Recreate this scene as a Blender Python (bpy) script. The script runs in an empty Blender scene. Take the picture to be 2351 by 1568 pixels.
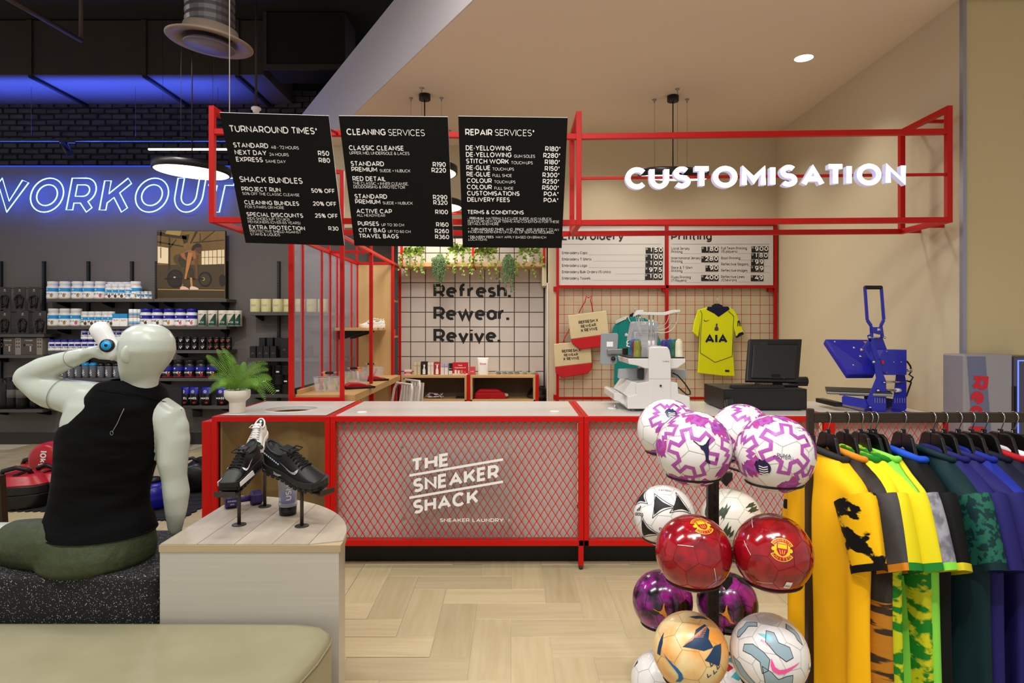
import bpy, bmesh, math, random
from mathutils import Vector, Matrix
from mathutils.geometry import delaunay_2d_cdt
RND = random.Random(7)
SC = bpy.context.scene
C = SC.collection
PI = math.pi
# ---------------------------------------------------------------- camera
F, CX, CY, HC = 1450.0, 1178.0, 750.0, 1.6
cam_d = bpy.data.cameras.new('camera')
cam_d.sensor_width = 36.0
cam_d.lens = F / 2351 * 36
cam_d.shift_x = (1175.5 - CX) / 2351
cam_d.shift_y = (CY - 784.0) / 2351
cam_d.clip_start = 0.05
cam = bpy.data.objects.new('camera', cam_d)
C.objects.link(cam)
cam.location = (0, 0, HC)
cam.rotation_euler = (PI / 2, 0, 0)
SC.camera = cam
# ---------------------------------------------------------------- view, world, large lights
vs = SC.view_settings
vs.view_transform = 'Standard'
try: vs.look = 'None'
except Exception: pass
vs.exposure = 0.12
vs.gamma = 1.0
vs.use_curve_mapping = False

def lin(h):
 h = h.lstrip('#')
 o = []
 for i in (0, 2, 4):
  c = int(h[i:i+2], 16) / 255
  o.append(c / 12.92 if c <= .04045 else ((c + .055) / 1.055) ** 2.4)
 return (o[0], o[1], o[2], 1)

w = bpy.data.worlds.new('world'); SC.world = w
w.use_nodes = True
w.node_tree.nodes['Background'].inputs[0].default_value = (1.0, .975, .95, 1)
w.node_tree.nodes['Background'].inputs[1].default_value = 0.52

def area(name, loc, size, power, col, target=None, sy=None, spread=PI):
 l = bpy.data.lights.new(name, 'AREA'); l.energy = power; l.color = col
 l.shape = 'RECTANGLE'; l.size = size; l.size_y = sy or size; l.spread = spread
 o = bpy.data.objects.new(name, l); C.objects.link(o); o.location = loc
 d = Vector(target if target else (loc[0], loc[1], 0)) - Vector(loc)
 o.rotation_euler = d.to_track_quat('-Z', 'Y').to_euler()
 return o
def spot(name, loc, target, power, col, ang=60, blend=.6, r=.05):
 l = bpy.data.lights.new(name, 'SPOT'); l.energy = power; l.color = col
 l.spot_size = math.radians(ang); l.spot_blend = blend; l.shadow_soft_size = r
 o = bpy.data.objects.new(name, l); C.objects.link(o); o.location = loc
 d = Vector(target) - Vector(loc)
 o.rotation_euler = d.to_track_quat('-Z', 'Y').to_euler()
 return o
WARM = (1.0, .945, .86); NEUT = (1.0, .98, .95)
# store ceiling luminaires (linear lamps hung over the sales floor around the camera)
area('store_light', (0.3, 0.6, 4.3), 2.2, 75, NEUT, sy=.5)
area('store_light', (-2.6, 1.2, 4.3), 2.2, 75, NEUT, sy=.5)
area('store_light', (-1.2, 3.1, 4.5), 1.6, 40, NEUT, sy=.4)
area('store_light', (-5.0, 4.6, 4.3), 2.0, 55, NEUT, sy=.4)
# track spotlights
spot('track_spot', (0.0, 1.6, 4.2), (0.2, 4.4, .8), 110, NEUT, 75, .8, .06)
spot('track_spot', (1.9, .4, 4.0), (1.9, 3.6, 1.4), 120, NEUT, 80, .8, .05)
spot('track_spot', (.2, .3, 4.0), (1.7, 2.1, .9), 170, NEUT, 70, .8, .05)  # added spot that brightens the jerseys from the front left
spot('track_spot', (-3.4, 4.9, 4.4), (-3.6, 8.6, 1.5), 200, WARM, 70, .9, .06)
spot('track_spot', (-5.2, 5.4, 4.4), (-5.6, 8.6, 1.4), 120, WARM, 65, .9, .06)
# recessed downlights of the shop ceiling
for dx, dy, p in ((2.38, 5.17, 60), (0.9, 5.4, 55), (-.5, 6.4, 60), (1.0, 6.6, 55), (2.4, 6.5, 30)):
 spot('downlight_lamp', (dx, dy, 3.76), (dx, dy + .05, 0), p * .62, WARM, 110, .8, .07)

# ---------------------------------------------------------------- helpers
def U(px, py, Y): return Vector(((px - CX) * Y / F, Y, HC - (py - CY) * Y / F))
def XX(px, Y): return (px - CX) * Y / F
def ZZ(py, Y): return HC - (py - CY) * Y / F

MATS = {}
def mat(name, hexc, rough=.5, metal=0., spec=.5, noise=None, bump=None, emit=None, trans=0., alpha=1., coat=0., sheen=0., stretch=None, ior=1.45, rnd=0.):
 """noise=(scale, hex2, contrast); bump=(scale, strength)"""
 if name in MATS: return MATS[name]
 m = bpy.data.materials.new(name); m.use_nodes = True
 nt = m.node_tree; b = nt.nodes['Principled BSDF']; L = nt.links
 b.inputs['Base Color'].default_value = lin(hexc)
 b.inputs['Roughness'].default_value = rough
 b.inputs['Metallic'].default_value = metal
 b.inputs['Specular IOR Level'].default_value = spec
 b.inputs['Transmission Weight'].default_value = trans
 b.inputs['Alpha'].default_value = alpha
 b.inputs['Coat Weight'].default_value = coat
 b.inputs['IOR'].default_value = ior
 if sheen: b.inputs['Sheen Weight'].default_value = sheen
 if emit:
  b.inputs['Emission Color'].default_value = lin(emit[0]); b.inputs['Emission Strength'].default_value = emit[1]
 if noise or bump:
  tc = nt.nodes.new('ShaderNodeTexCoord'); mp = nt.nodes.new('ShaderNodeMapping')
  L.new(tc.outputs['Object'], mp.inputs[0])
  if stretch: mp.inputs['Scale'].default_value = stretch
  if rnd:
   oi = nt.nodes.new('ShaderNodeObjectInfo'); mu = nt.nodes.new('ShaderNodeMath'); mu.operation = 'MULTIPLY'; mu.inputs[1].default_value = 37.0
   L.new(oi.outputs['Random'], mu.inputs[0]); cb = nt.nodes.new('ShaderNodeCombineXYZ')
   for i in range(3): L.new(mu.outputs[0], cb.inputs[i])
   L.new(cb.outputs[0], mp.inputs['Location'])
 if noise:
  n = nt.nodes.new('ShaderNodeTexNoise'); n.inputs['Scale'].default_value = noise[0]; n.inputs['Detail'].default_value = 5
  L.new(mp.outputs[0], n.inputs['Vector'])
  r = nt.nodes.new('ShaderNodeValToRGB'); k = noise[2] if len(noise) > 2 else .25
  r.color_ramp.elements[0].position = .5 - k; r.color_ramp.elements[1].position = .5 + k
  r.color_ramp.elements[0].color = lin(hexc); r.color_ramp.elements[1].color = lin(noise[1])
  L.new(n.outputs['Fac'], r.inputs[0])
  src = r.outputs[0]
  if rnd:
   hs = nt.nodes.new('ShaderNodeHueSaturation'); oi2 = nt.nodes.new('ShaderNodeObjectInfo')
   mr = nt.nodes.new('ShaderNodeMapRange'); mr.inputs['To Min'].default_value = 1 - rnd; mr.inputs['To Max'].default_value = 1 + rnd
   L.new(oi2.outputs['Random'], mr.inputs[0]); L.new(mr.outputs[0], hs.inputs['Value']); L.new(src, hs.inputs['Color']); src = hs.outputs[0]
  L.new(src, b.inputs['Base Color'])
 if bump:
  n2 = nt.nodes.new('ShaderNodeTexNoise'); n2.inputs['Scale'].default_value = bump[0]; n2.inputs['Detail'].default_value = 4
  L.new(mp.outputs[0], n2.inputs['Vector'])
  bp = nt.nodes.new('ShaderNodeBump'); bp.inputs['Strength'].default_value = bump[1]; bp.inputs['Distance'].default_value = .01
  L.new(n2.outputs['Fac'], bp.inputs['Height']); L.new(bp.outputs[0], b.inputs['Normal'])
 MATS[name] = m
 return m

def emat(name, hexc, strength):
 if name in MATS: return MATS[name]
 m = bpy.data.materials.new(name); m.use_nodes = True; nt = m.node_tree
 nt.nodes.remove(nt.nodes['Principled BSDF'])
 e = nt.nodes.new('ShaderNodeEmission'); e.inputs[0].default_value = lin(hexc); e.inputs[1].default_value = strength
 nt.links.new(e.outputs[0], nt.nodes['Material Output'].inputs[0]); MATS[name] = m
 return m

def glassmat(name, hexc, haze=0.):
 '''thin clear sheet: see-through with a fresnel gloss and an optional faint haze'''
 m = bpy.data.materials.new(name); m.use_nodes = True; nt = m.node_tree; nt.nodes.remove(nt.nodes['Principled BSDF'])
 tr = nt.nodes.new('ShaderNodeBsdfTransparent'); tr.inputs[0].default_value = lin(hexc)
 gl = nt.nodes.new('ShaderNodeBsdfGlossy'); gl.inputs['Roughness'].default_value = .03
 df = nt.nodes.new('ShaderNodeBsdfDiffuse'); df.inputs[0].default_value = lin('c8ccc8')
 m1 = nt.nodes.new('ShaderNodeMixShader'); m1.inputs[0].default_value = haze; nt.links.new(tr.outputs[0], m1.inputs[1]); nt.links.new(df.outputs[0], m1.inputs[2])
 lw = nt.nodes.new('ShaderNodeFresnel'); lw.inputs[0].default_value = 1.22
 m2 = nt.nodes.new('ShaderNodeMixShader'); nt.links.new(lw.outputs[0], m2.inputs[0]); nt.links.new(m1.outputs[0], m2.inputs[1]); nt.links.new(gl.outputs[0], m2.inputs[2])
 nt.links.new(m2.outputs[0], nt.nodes['Material Output'].inputs[0]); MATS[name] = m
 return m
TXC = {}
# ---- geometric stroke alphabet (cap height .70 em); strokes are centre lines in a unit box
def arc(cx, cy, rx, ry, a0, a1, n=10):
 return [(cx + rx*math.cos(math.radians(a0+(a1-a0)*i/n)), cy + ry*math.sin(math.radians(a0+(a1-a0)*i/n))) for i in range(n+1)]
_o = lambda w, h=.70: arc(.5, h/2, .5, h/2, 0, 360, 20)
GL = {
'A': (.98, [[(0,0),(.5,1),(1,0)], [(.17,.3),(.83,.3)]]), 'B': (.78, [[(0,0),(0,1),(.58,1)]+arc(.58,.77,.36,.23,90,-90,8)+[(0,.54)], [(0,.54),(.62,.54)]+arc(.62,.27,.38,.27,90,-90,8)+[(0,0)]]),
'C': (.95, [arc(.52,.5,.52,.5,44,316,22)]), 'D': (.88, [[(0,0),(0,1),(.42,1)]+arc(.42,.5,.58,.5,90,-90,14)+[(0,0)]]),
'E': (.68, [[(1,1),(0,1),(0,0),(1,0)], [(0,.52),(.9,.52)]]), 'F': (.66, [[(1,1),(0,1),(0,0)], [(0,.47),(.9,.47)]]),
'G': (.95, [arc(.52,.5,.52,.5,44,318,22)+[(.95,.2),(.95,.48),(.62,.48)]]), 'H': (.84, [[(0,0),(0,1)], [(1,0),(1,1)], [(0,.52),(1,.52)]]),
'I': (0, [[(0,0),(0,1)]]), 'J': (.55, [[(.25,1),(1,1),(1,.3)]+arc(.55,.3,.45,.3,0,-140,8)]), 'K': (.84, [[(0,0),(0,1)], [(1,1),(.05,.33)], [(.42,.62),(1,0)]]),
'L': (.62, [[(0,1),(0,0),(1,0)]]), 'M': (1.02, [[(0,0),(0,1),(.5,.28),(1,1),(1,0)]]), 'N': (.86, [[(0,0),(0,1),(1,0),(1,1)]]),
'O': (1.04, [arc(.5,.5,.5,.5,90,450,28)]), 'P': (.76, [[(0,0),(0,1),(.56,1)]+arc(.56,.67,.44,.33,90,-90,10)+[(0,.34)]]), 'Q': (1.04, [arc(.5,.5,.5,.5,90,450,28), [(.55,.12),(.95,-.14)]]),
'R': (.78, [[(0,0),(0,1),(.56,1)]+arc(.56,.68,.44,.32,90,-90,10)+[(0,.36)], [(.56,.36),(1,0)]]),
'S': (.74, [arc(.5,.745,.47,.255,38,270,14)[:-1]+arc(.5,.25,.5,.25,90,-142,14)]), 'T': (.80, [[(0,1),(1,1)], [(.5,1),(.5,0)]]),
'U': (.84, [[(0,1),(0,.42)]+arc(.5,.42,.5,.42,180,360,16)+[(1,1)]]), 'V': (.98, [[(0,1),(.5,0),(1,1)]]), 'W': (1.45, [[(0,1),(.25,0),(.5,1),(.75,0),(1,1)]]),
'X': (.88, [[(0,1),(1,0)], [(0,0),(1,1)]]), 'Y': (.90, [[(0,1),(.5,.42),(1,1)], [(.5,.42),(.5,0)]]), 'Z': (.78, [[(0,1),(1,1),(0,0),(1,0)]]),
'0': (.80, [arc(.5,.5,.5,.5,90,450,24)]), '1': (.34, [[(0,1),(1,1),(1,0)]]), '2': (.72, [arc(.5,.69,.48,.31,165,-30,12)+[(0.02,0),(1,0)]]),
'3': (.74, [arc(.48,.75,.46,.25,140,-90,12), arc(.48,.27,.52,.27,90,-145,12)]), '4': (.84, [[(.62,1),(0,.28),(1,.28)], [(.76,.6),(.76,0)]]), '5': (.72, [[(.92,1),(.16,1),(.08,.58),(.5,.6)]+arc(.5,.30,.5,.30,90,-150,12)]),
'6': (.76, [arc(.55,.5,.55,.5,60,180,10)+arc(.5,.31,.5,.31,180,540,18)]), '7': (.76, [[(0,.78),(0,1),(1,1),(.4,0)]]), '8': (.76, [arc(.5,.76,.44,.24,90,450,18), arc(.5,.27,.5,.27,90,450,18)]),
'9': (.76, [arc(.45,.5,.55,.5,240,360,10)+arc(.5,.69,.5,.31,0,360,18)]),
'a': (.70, [[(1,.72),(1,0)], arc(.5,.36,.5,.36,0,360,20)]), 'b': (.70, [[(0,1.04),(0,0)], arc(.5,.36,.5,.36,180,540,20)]), 'c': (.66, [arc(.52,.36,.52,.36,48,312,16)]), 'd': (.70, [[(1,1.04),(1,0)], arc(.5,.36,.5,.36,0,360,20)]),
'e': (.72, [[(.02,.37),(1,.37)], arc(.5,.36,.5,.36,0,300,18)]), 'f': (.56, [[(.34,0),(.34,.78)]+arc(.86,.78,.52,.27,180,78,7), [(0,.63),(.95,.63)]]), 'g': (.70, [arc(.5,.36,.5,.36,0,360,20), [(1,.72),(1,.0)]+arc(.5,0,.5,.28,0,-145,10)]),
'h': (.66, [[(0,1.04),(0,0)], arc(.5,.42,.5,.30,180,0,10)+[(1,0)]]), 'i': (0, [[(0,0),(0,.72)], [(0,.92),(0,1.05)]]), 'j': (.2, [[(1,.72),(1,-.1),(.2,-.26)], [(1,.92),(1,1.05)]]), 'k': (.66, [[(0,1.04),(0,0)], [(.95,.72),(.05,.22)], [(.4,.42),(1,0)]]),
'l': (0, [[(0,1.04),(0,0)]]), 'm': (1.08, [[(0,.72),(0,0)], arc(.25,.42,.25,.30,180,0,8)+[(.5,0)], arc(.75,.42,.25,.30,180,0,8)+[(1,0)]]), 'n': (.66, [[(0,.72),(0,0)], arc(.5,.42,.5,.30,180,0,10)+[(1,0)]]), 'o': (.74, [arc(.5,.36,.5,.36,90,450,22)]),
'p': (.70, [[(0,.72),(0,-.28)], arc(.5,.36,.5,.36,180,540,20)]), 'q': (.70, [[(1,.72),(1,-.28)], arc(.5,.36,.5,.36,0,360,20)]), 'r': (.50, [[(0,.72),(0,0)], arc(.95,.30,.95,.42,180,90,8)]),
's': (.56, [arc(.5,.545,.46,.175,35,270,10)[:-1]+arc(.5,.18,.5,.18,90,-145,10)]), 't': (.52, [[(.3,.95),(.3,.2)]+arc(.7,.2,.4,.2,180,280,6), [(0,.63),(.95,.63)]]), 'u': (.66, [[(0,.72),(0,.3)]+arc(.5,.3,.5,.30,180,360,10), [(1,.72),(1,0)]]),
'v': (.72, [[(0,.72),(.5,0),(1,.72)]]), 'w': (1.10, [[(0,.72),(.25,0),(.5,.70),(.75,0),(1,.72)]]), 'x': (.66, [[(0,.72),(1,0)], [(0,0),(1,.72)]]), 'y': (.72, [[(0,.72),(.52,0)], [(1,.72),(.42,-.18),(.1,-.26)]]), 'z': (.62, [[(0,.72),(1,.72),(0,0),(1,0)]]),
'.': (0, [[(0,-.11),(0,.12)]]), ',': (0.02, [[(1,.10),(0,-.16)]]), '-': (.34, [[(0,.38),(1,.38)]]), '+': (.56, [[(0,.45),(1,.45)], [(.5,.15),(.5,.75)]]), '/': (.5, [[(0,-.1),(1,1.05)]]), "'": (0, [[(0,.75),(0,1)]]),
'*': (.36, [[(.5,.62),(.5,1)], [(.05,.70),(.95,.92)], [(.05,.92),(.95,.70)]]), '(': (.24, [arc(1.1,.43,1.1,.72,130,230,10)]), ')': (.24, [arc(-.1,.43,1.1,.72,50,-50,10)]), '%': (1.0, [[(.8,1),(.2,0)], arc(.2,.76,.2,.24,0,360,12), arc(.8,.24,.2,.24,0,360,12)]),
'&': (.86, [[(1,0),(.22,.66)]+arc(.42,.80,.22,.20,200,-40,10)+[(.1,.40)]+arc(.40,.24,.40,.24,150,300,8)+[(.95,.42)]]), '!': (0, [[(0,0),(0,.12)], [(0,.32),(0,1)]]),
}
def thick(pts, t):
 """polyline -> list of quads with mitred joints"""
 P = [Vector((x, y)) for x, y in pts]; closed = (P[0]-P[-1]).length < 1e-6
 if closed: P = P[:-1]
 N = len(P); L = []; Rr = []
 for i in range(N):
  a = P[i-1] if (i > 0 or closed) else None
  c = P[(i+1) % N] if (i < N-1 or closed) else None
  d1 = (P[i]-a).normalized() if a is not None else (c-P[i]).normalized()
  d2 = (c-P[i]).normalized() if c is not None else d1
  n1 = Vector((-d1.y, d1.x)); n2 = Vector((-d2.y, d2.x)); m = n1+n2
  if m.length < .3: m = n1
  else: m = m.normalized(); m = m/max(m.dot(n1), .42)
  L.append(P[i]+m*t/2); Rr.append(P[i]-m*t/2)
 v = [tuple(p) for p in L] + [tuple(p) for p in Rr]; f = []
 for i in range(N if closed else N-1): j = (i+1) % N; f.append((N+i, N+j, j, i))
 return v, f
GLC = {}
def glyph(ch, t, cap):
 '''one letter as a flat outline without overlaps (strokes merged by a constrained triangulation)'''
 if (ch, t) in GLC: return GLC[(ch, t)]
 w_, st = GL.get(ch) or GL.get(ch.upper()) or (0, [])
 Wd = max(w_*cap, t); V = []; Fc = []
 for pts in st:
  pp = []
  for (a, b_) in pts:
   q_ = (t/2 + a*(Wd-t), t/2 + b_*(cap-t))
   if not pp or abs(q_[0]-pp[-1][0])+abs(q_[1]-pp[-1][1]) > 1e-5: pp.append(q_)
  if len(pp) < 2: continue
  v, f = thick(pp, t); k = len(V)
  if ch.isupper() and ch != 'Q': v = [(a, min(max(b_, 0.), cap)) for a, b_ in v]
  V += v; Fc += [tuple(i+k for i in q_) for q_ in f]
 if len(Fc) > 1:
  try:
   T = []
   for q_ in Fc:
    for tr in ((q_[0], q_[1], q_[2]), (q_[0], q_[2], q_[3])):
     (ax, ay), (bx, by), (cx_, cy_) = (V[i] for i in tr); ar = (bx-ax)*(cy_-ay)-(by-ay)*(cx_-ax)
     if abs(ar) > 1e-7: T.append(tr if ar > 0 else (tr[0], tr[2], tr[1]))
   r = delaunay_2d_cdt([Vector(p) for p in V], [], T, 0, 1e-5)
   nf = [tuple(q_) for q_, o_ in zip(r[2], r[5]) if o_]
   if nf: V, Fc = [tuple(p) for p in r[0]], nf
  except Exception: pass
 GLC[(ch, t)] = (Wd, V, Fc)
 return GLC[(ch, t)]
def text_geom(s, bold=0., shear=0., spacing=1., outline=False, res=3):
 key = (s, bold, shear, spacing, outline, res)
 if key in TXC: return TXC[key]
 t = .062 + bold*2.9; cap = .70; x = 0.; V = []; Fc = []
 for ch in s:
  if ch == ' ': x += .26*spacing; continue
  Wd, gv, gf = glyph(ch, round(t, 4), cap)
  k = len(V); V += [(a+x+b_*shear, b_) for a, b_ in gv]; Fc += [tuple(i+k for i in q_) for q_ in gf]
  x += Wd + (.088 - bold*.75)*spacing
 TXC[key] = (V, Fc)
 return TXC[key]

class MB:
 def __init__(s): s.v = []; s.f = []; s.m = []; s.sm = []
 def add(s, vs_, fs, mi=0, M=None, smooth=False):
  k = len(s.v)
  for p in vs_:
   p = Vector(p)
   s.v.append(M @ p if M is not None else p)
  for f in fs:
   s.f.append(tuple(i + k for i in f)); s.m.append(mi); s.sm.append(smooth)
  return s
 def box(s, x0, x1, y0, y1, z0, z1, mi=0, M=None):
  return s.add([(x0,y0,z0),(x1,y0,z0),(x1,y1,z0),(x0,y1,z0),(x0,y0,z1),(x1,y0,z1),(x1,y1,z1),(x0,y1,z1)],
   [(0,3,2,1),(4,5,6,7),(0,1,5,4),(1,2,6,5),(2,3,7,6),(3,0,4,7)], mi, M)
 def cbox(s, c, d, mi=0, M=None):
  return s.box(c[0]-d[0]/2, c[0]+d[0]/2, c[1]-d[1]/2, c[1]+d[1]/2, c[2]-d[2]/2, c[2]+d[2]/2, mi, M)
 def bar(s, p, q, w, h=None, up=(0,0,1), mi=0):
  p = Vector(p); q = Vector(q); h = h or w; d = (q - p).normalized(); u = Vector(up)
  if abs(d.dot(u)) > .99: u = Vector((0, 1, 0))
  a = d.cross(u).normalized(); b = a.cross(d).normalized()
  vs_ = [e + a*sx*w/2 + b*sy*h/2 for e in (p, q) for sx, sy in ((-1,-1),(1,-1),(1,1),(-1,1))]
  return s.add(vs_, [(0,3,2,1),(4,5,6,7),(0,1,5,4),(1,2,6,5),(2,3,7,6),(3,0,4,7)], mi)
 def tube(s, pts, r, n=8, closed=False, mi=0, cap=True, smooth=True, flat=1.):
  pts = [Vector(p) for p in pts]; N = len(pts)
  rs = r if isinstance(r, (list, tuple)) else [r] * N
  k = len(s.v); prev = None
  for i, p in enumerate(pts):
   if closed: d = pts[(i+1) % N] - pts[i-1]
   else: d = pts[min(i+1, N-1)] - pts[max(i-1, 0)]
   if d.length < 1e-9: d = Vector((0,0,1))
   d.normalize()
   if prev is None:
    u = Vector((0,0,1)) if abs(d.z) < .9 else Vector((1,0,0))
    a = d.cross(u).normalized()
   else:
    a = prev - d * prev.dot(d)
    a = a.normalized() if a.length > 1e-6 else d.orthogonal().normalized()
   prev = a; b = d.cross(a)
   for j in range(n):
    t = 2*PI*j/n
    s.v.append(p + (a*math.cos(t) + b*math.sin(t)*flat) * rs[i])
  M_ = N if closed else N - 1
  for i in range(M_):
   for j in range(n):
    i2 = (i+1) % N
    s.f.append((k+i*n+j, k+i*n+(j+1) % n, k+i2*n+(j+1) % n, k+i2*n+j)); s.m.append(mi); s.sm.append(smooth)
  if cap and not closed:
   s.f.append(tuple(k+j for j in reversed(range(n)))); s.m.append(mi); s.sm.append(False)
   s.f.append(tuple(k+(N-1)*n+j for j in range(n))); s.m.append(mi); s.sm.append(False)
  return s
 def cyl(s, p, q, r, n=16, mi=0, r2=None): return s.tube([p, q], [r, r if r2 is None else r2], n, mi=mi)
 def lathe(s, prof, n=24, mi=0, M=None, smooth=True, mis=None):
  vs_ = []; fs = []; ms = []
  for r, z in prof:
   for j in range(n):
    t = 2*PI*j/n; vs_.append((r*math.cos(t), r*math.sin(t), z))
  k = len(s.v)
  for p in vs_: s.v.append(M @ Vector(p) if M is not None else Vector(p))
  for i in range(len(prof)-1):
   for j in range(n):
    s.f.append((k+i*n+j, k+i*n+(j+1) % n, k+(i+1)*n+(j+1) % n, k+(i+1)*n+j)); s.m.append(mis[i] if mis else mi); s.sm.append(smooth)
  if prof[0][0] > 1e-5: s.f.append(tuple(k+j for j in reversed(range(n)))); s.m.append(mis[0] if mis else mi); s.sm.append(False)
  if prof[-1][0] > 1e-5: s.f.append(tuple(k+(len(prof)-1)*n+j for j in range(n))); s.m.append(mis[-1] if mis else mi); s.sm.append(False)
  return s
 def prism(s, poly, y0, y1, mi=0, M=None, plane='xz'):
  n = len(poly)
  if plane == 'xz': a = [(p[0], y0, p[1]) for p in poly] + [(p[0], y1, p[1]) for p in poly]
  elif plane == 'xy': a = [(p[0], p[1], y0) for p in poly] + [(p[0], p[1], y1) for p in poly]
  else: a = [(y0, p[0], p[1]) for p in poly] + [(y1, p[0], p[1]) for p in poly]
  fs = [tuple(range(n)), tuple(reversed(range(n, 2*n)))] + [(i+n, (i+1) % n + n, (i+1) % n, i) for i in range(n)]
  return s.add(a, fs, mi, M)
 def sphere(s, c, r, nu=24, nv=14, mi=0, M=None):
  if not isinstance(r, (tuple, list)): r = (r, r, r)
  vs_ = []; fs = []
  for i in range(nv+1):
   a = PI*i/nv
   for j in range(nu):
    t = 2*PI*j/nu
    vs_.append((c[0]+r[0]*math.sin(a)*math.cos(t), c[1]+r[1]*math.sin(a)*math.sin(t), c[2]+r[2]*math.cos(a)))
  for i in range(nv):
   for j in range(nu): fs.append((i*nu+j, (i+1)*nu+j, (i+1)*nu+(j+1) % nu, i*nu+(j+1) % nu))
  return s.add(vs_, fs, mi, M, True)
 def poly(s, pts, mi=0, M=None): return s.add(pts, [tuple(range(len(pts)))], mi, M)
 def text(s, t, size, M, mi=0, align='L', bold=0., shear=0., sx=1., spacing=1., res=3, width=None, depth=0):
  v, f = text_geom(t, bold, shear, spacing, False, res)
  if not v: return s
  x0 = min(p[0] for p in v); x1 = max(p[0] for p in v)
  if width: sx = width / ((x1 - x0) * size)
  off = {'L': 0, 'C': (x0+x1)/2, 'R': x1}[align]
  s.add([((x-off)*size*sx, y*size, 0) for x, y in v], f, mi, M)
  if depth:
   k = len(s.v) - len(v); n = len(v)
   for x, y in v:
    p = Vector(((x-off)*size*sx, y*size, -depth)); s.v.append(M @ p)
   ec = {}
   for q in f:
    for i in range(len(q)):
     a, b = q[i], q[(i+1) % len(q)]; ec[(a, b)] = 1
   for (a, b) in ec:
    if (b, a) not in ec: s.f.append((k+b, k+a, k+n+a, k+n+b)); s.m.append(mi+1); s.sm.append(False)
  return s
 def mesh(s, name, mats):
  me = bpy.data.meshes.new(name)
  me.from_pydata([tuple(p) for p in s.v], [], s.f)
  for m in (mats if isinstance(mats, (list, tuple)) else [mats]): me.materials.append(m)
  me.polygons.foreach_set('material_index', s.m); me.polygons.foreach_set('use_smooth', s.sm)
  me.update()
  return me
 def build(s, name, mats, parent=None, bevel=0., seg=2, sub=0, loc=None, fix=False):
  me = s.mesh(name, mats)
  if fix:
   bm = bmesh.new(); bm.from_mesh(me); bmesh.ops.remove_doubles(bm, verts=bm.verts, dist=1e-5); bmesh.ops.recalc_face_normals(bm, faces=bm.faces); bm.to_mesh(me); bm.free()
  o = bpy.data.objects.new(name, me); C.objects.link(o)
  if parent: o.parent = parent
  if loc: o.location = loc
  if bevel:
   b = o.modifiers.new('bevel', 'BEVEL'); b.width = bevel; b.segments = seg; b.limit_method = 'ANGLE'; b.angle_limit = .6
  if sub:
   b = o.modifiers.new('sub', 'SUBSURF'); b.levels = sub; b.render_levels = sub
  return o

def inst(name, me, parent=None, loc=(0,0,0), rot=None, scale=None):
 o = bpy.data.objects.new(name, me); C.objects.link(o); o.location = loc
 if rot: o.rotation_euler = rot
 if scale: o.scale = scale
 if parent: o.parent = parent
 return o
def tag(o, label, cat, group=None, kind=None):
 o['label'] = label; o['category'] = cat
 if group: o['group'] = group
 if kind: o['kind'] = kind
 return o
def thing(name, label, cat, loc=(0,0,0), rotz=0., group=None):
 o = bpy.data.objects.new(name, None); C.objects.link(o); o.location = loc; o.rotation_euler = (0,0,rotz)
 o.empty_display_size = .05
 return tag(o, label, cat, group)
def struct(o): o['kind'] = 'structure'; return o
def stuff(o): o['kind'] = 'stuff'; return o
def copytree(root, loc=None, rotz=None, label=None, group=None, scale=None):
 def cp(o, par):
  c = o.copy(); C.objects.link(c)
  if par is not None: c.parent = par; c.matrix_parent_inverse = o.matrix_parent_inverse.copy()
  for ch in o.children: cp(ch, c)
  return c
 r = cp(root, None)
 if loc is not None: r.location = loc
 if rotz is not None: r.rotation_euler.z = rotz
 if label: r['label'] = label
 if group: r['group'] = group
 if scale: r.scale = scale
 return r
def face_M(loc, rz=0., tilt=0.):
 """text plane facing -Y (towards the camera), x right, y up"""
 return Matrix.Translation(Vector(loc)) @ Matrix.Rotation(rz, 4, 'Z') @ Matrix.Rotation(PI/2 + tilt, 4, 'X')
# ================================================================ materials
M_red = mat('red_powder_coat', 'bc0c04', .42, 0, .3, bump=(260, .04))
M_redd = mat('red_tube', 'a80a06', .4, 0, .3)
M_white = mat('white_laminate', 'd4cfca', .25)
M_whitep = mat('white_plastic', 'e6e3df', .3)
M_black = mat('black_plastic', '0b0b0b', .35)
M_blackm = mat('black_matte', '0d0d0e', .6)
M_grey = mat('grey_paint', '605a57', .75, bump=(40, .03))
M_beige = mat('beige_paint', 'cdc0a2', .8, bump=(60, .02))
M_ceil = mat('ceiling_paint', 'e6d8c6', .85)
M_bulk = mat('bulkhead_paint', 'd2cacc', .8)
M_shelf = mat('charcoal_shelf', '4b4846', .5)
M_oak = mat('oak_board', 'b9945f', .5, noise=(7, 'd0ae7a', .3), stretch=(1, 1, .12), bump=(60, .05))
M_oakx = mat('oak_board_side', 'b9945f', .5, noise=(7, 'd0ae7a', .3), stretch=(.12, 1, 1), bump=(60, .05))
M_oaky = mat('oak_board_depth', 'b08a55', .5, noise=(7, 'c9a570', .3), stretch=(1, .12, 1), bump=(60, .05))
M_rustic = mat('rustic_oak_veneer', 'a88654', .55, noise=(5, 'd4b27a', .3), stretch=(1.6, 1, .1), bump=(40, .05))
M_chrome = mat('chrome', 'c8c8c8', .15, 1.)
M_steel = mat('brushed_steel', 'a9a7a4', .35, 1., noise=(30, '8f8d8a', .3), stretch=(.05, 1, 1))
M_gun = mat('gunmetal', '4a443e', .45, .7)
M_bronze = mat('bronze_rack', '3a3026', .45, .6)
M_ink = mat('black_print', '0c0c0c', .6)
M_wink = mat('white_print', 'f2f0ec', .5)

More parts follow.
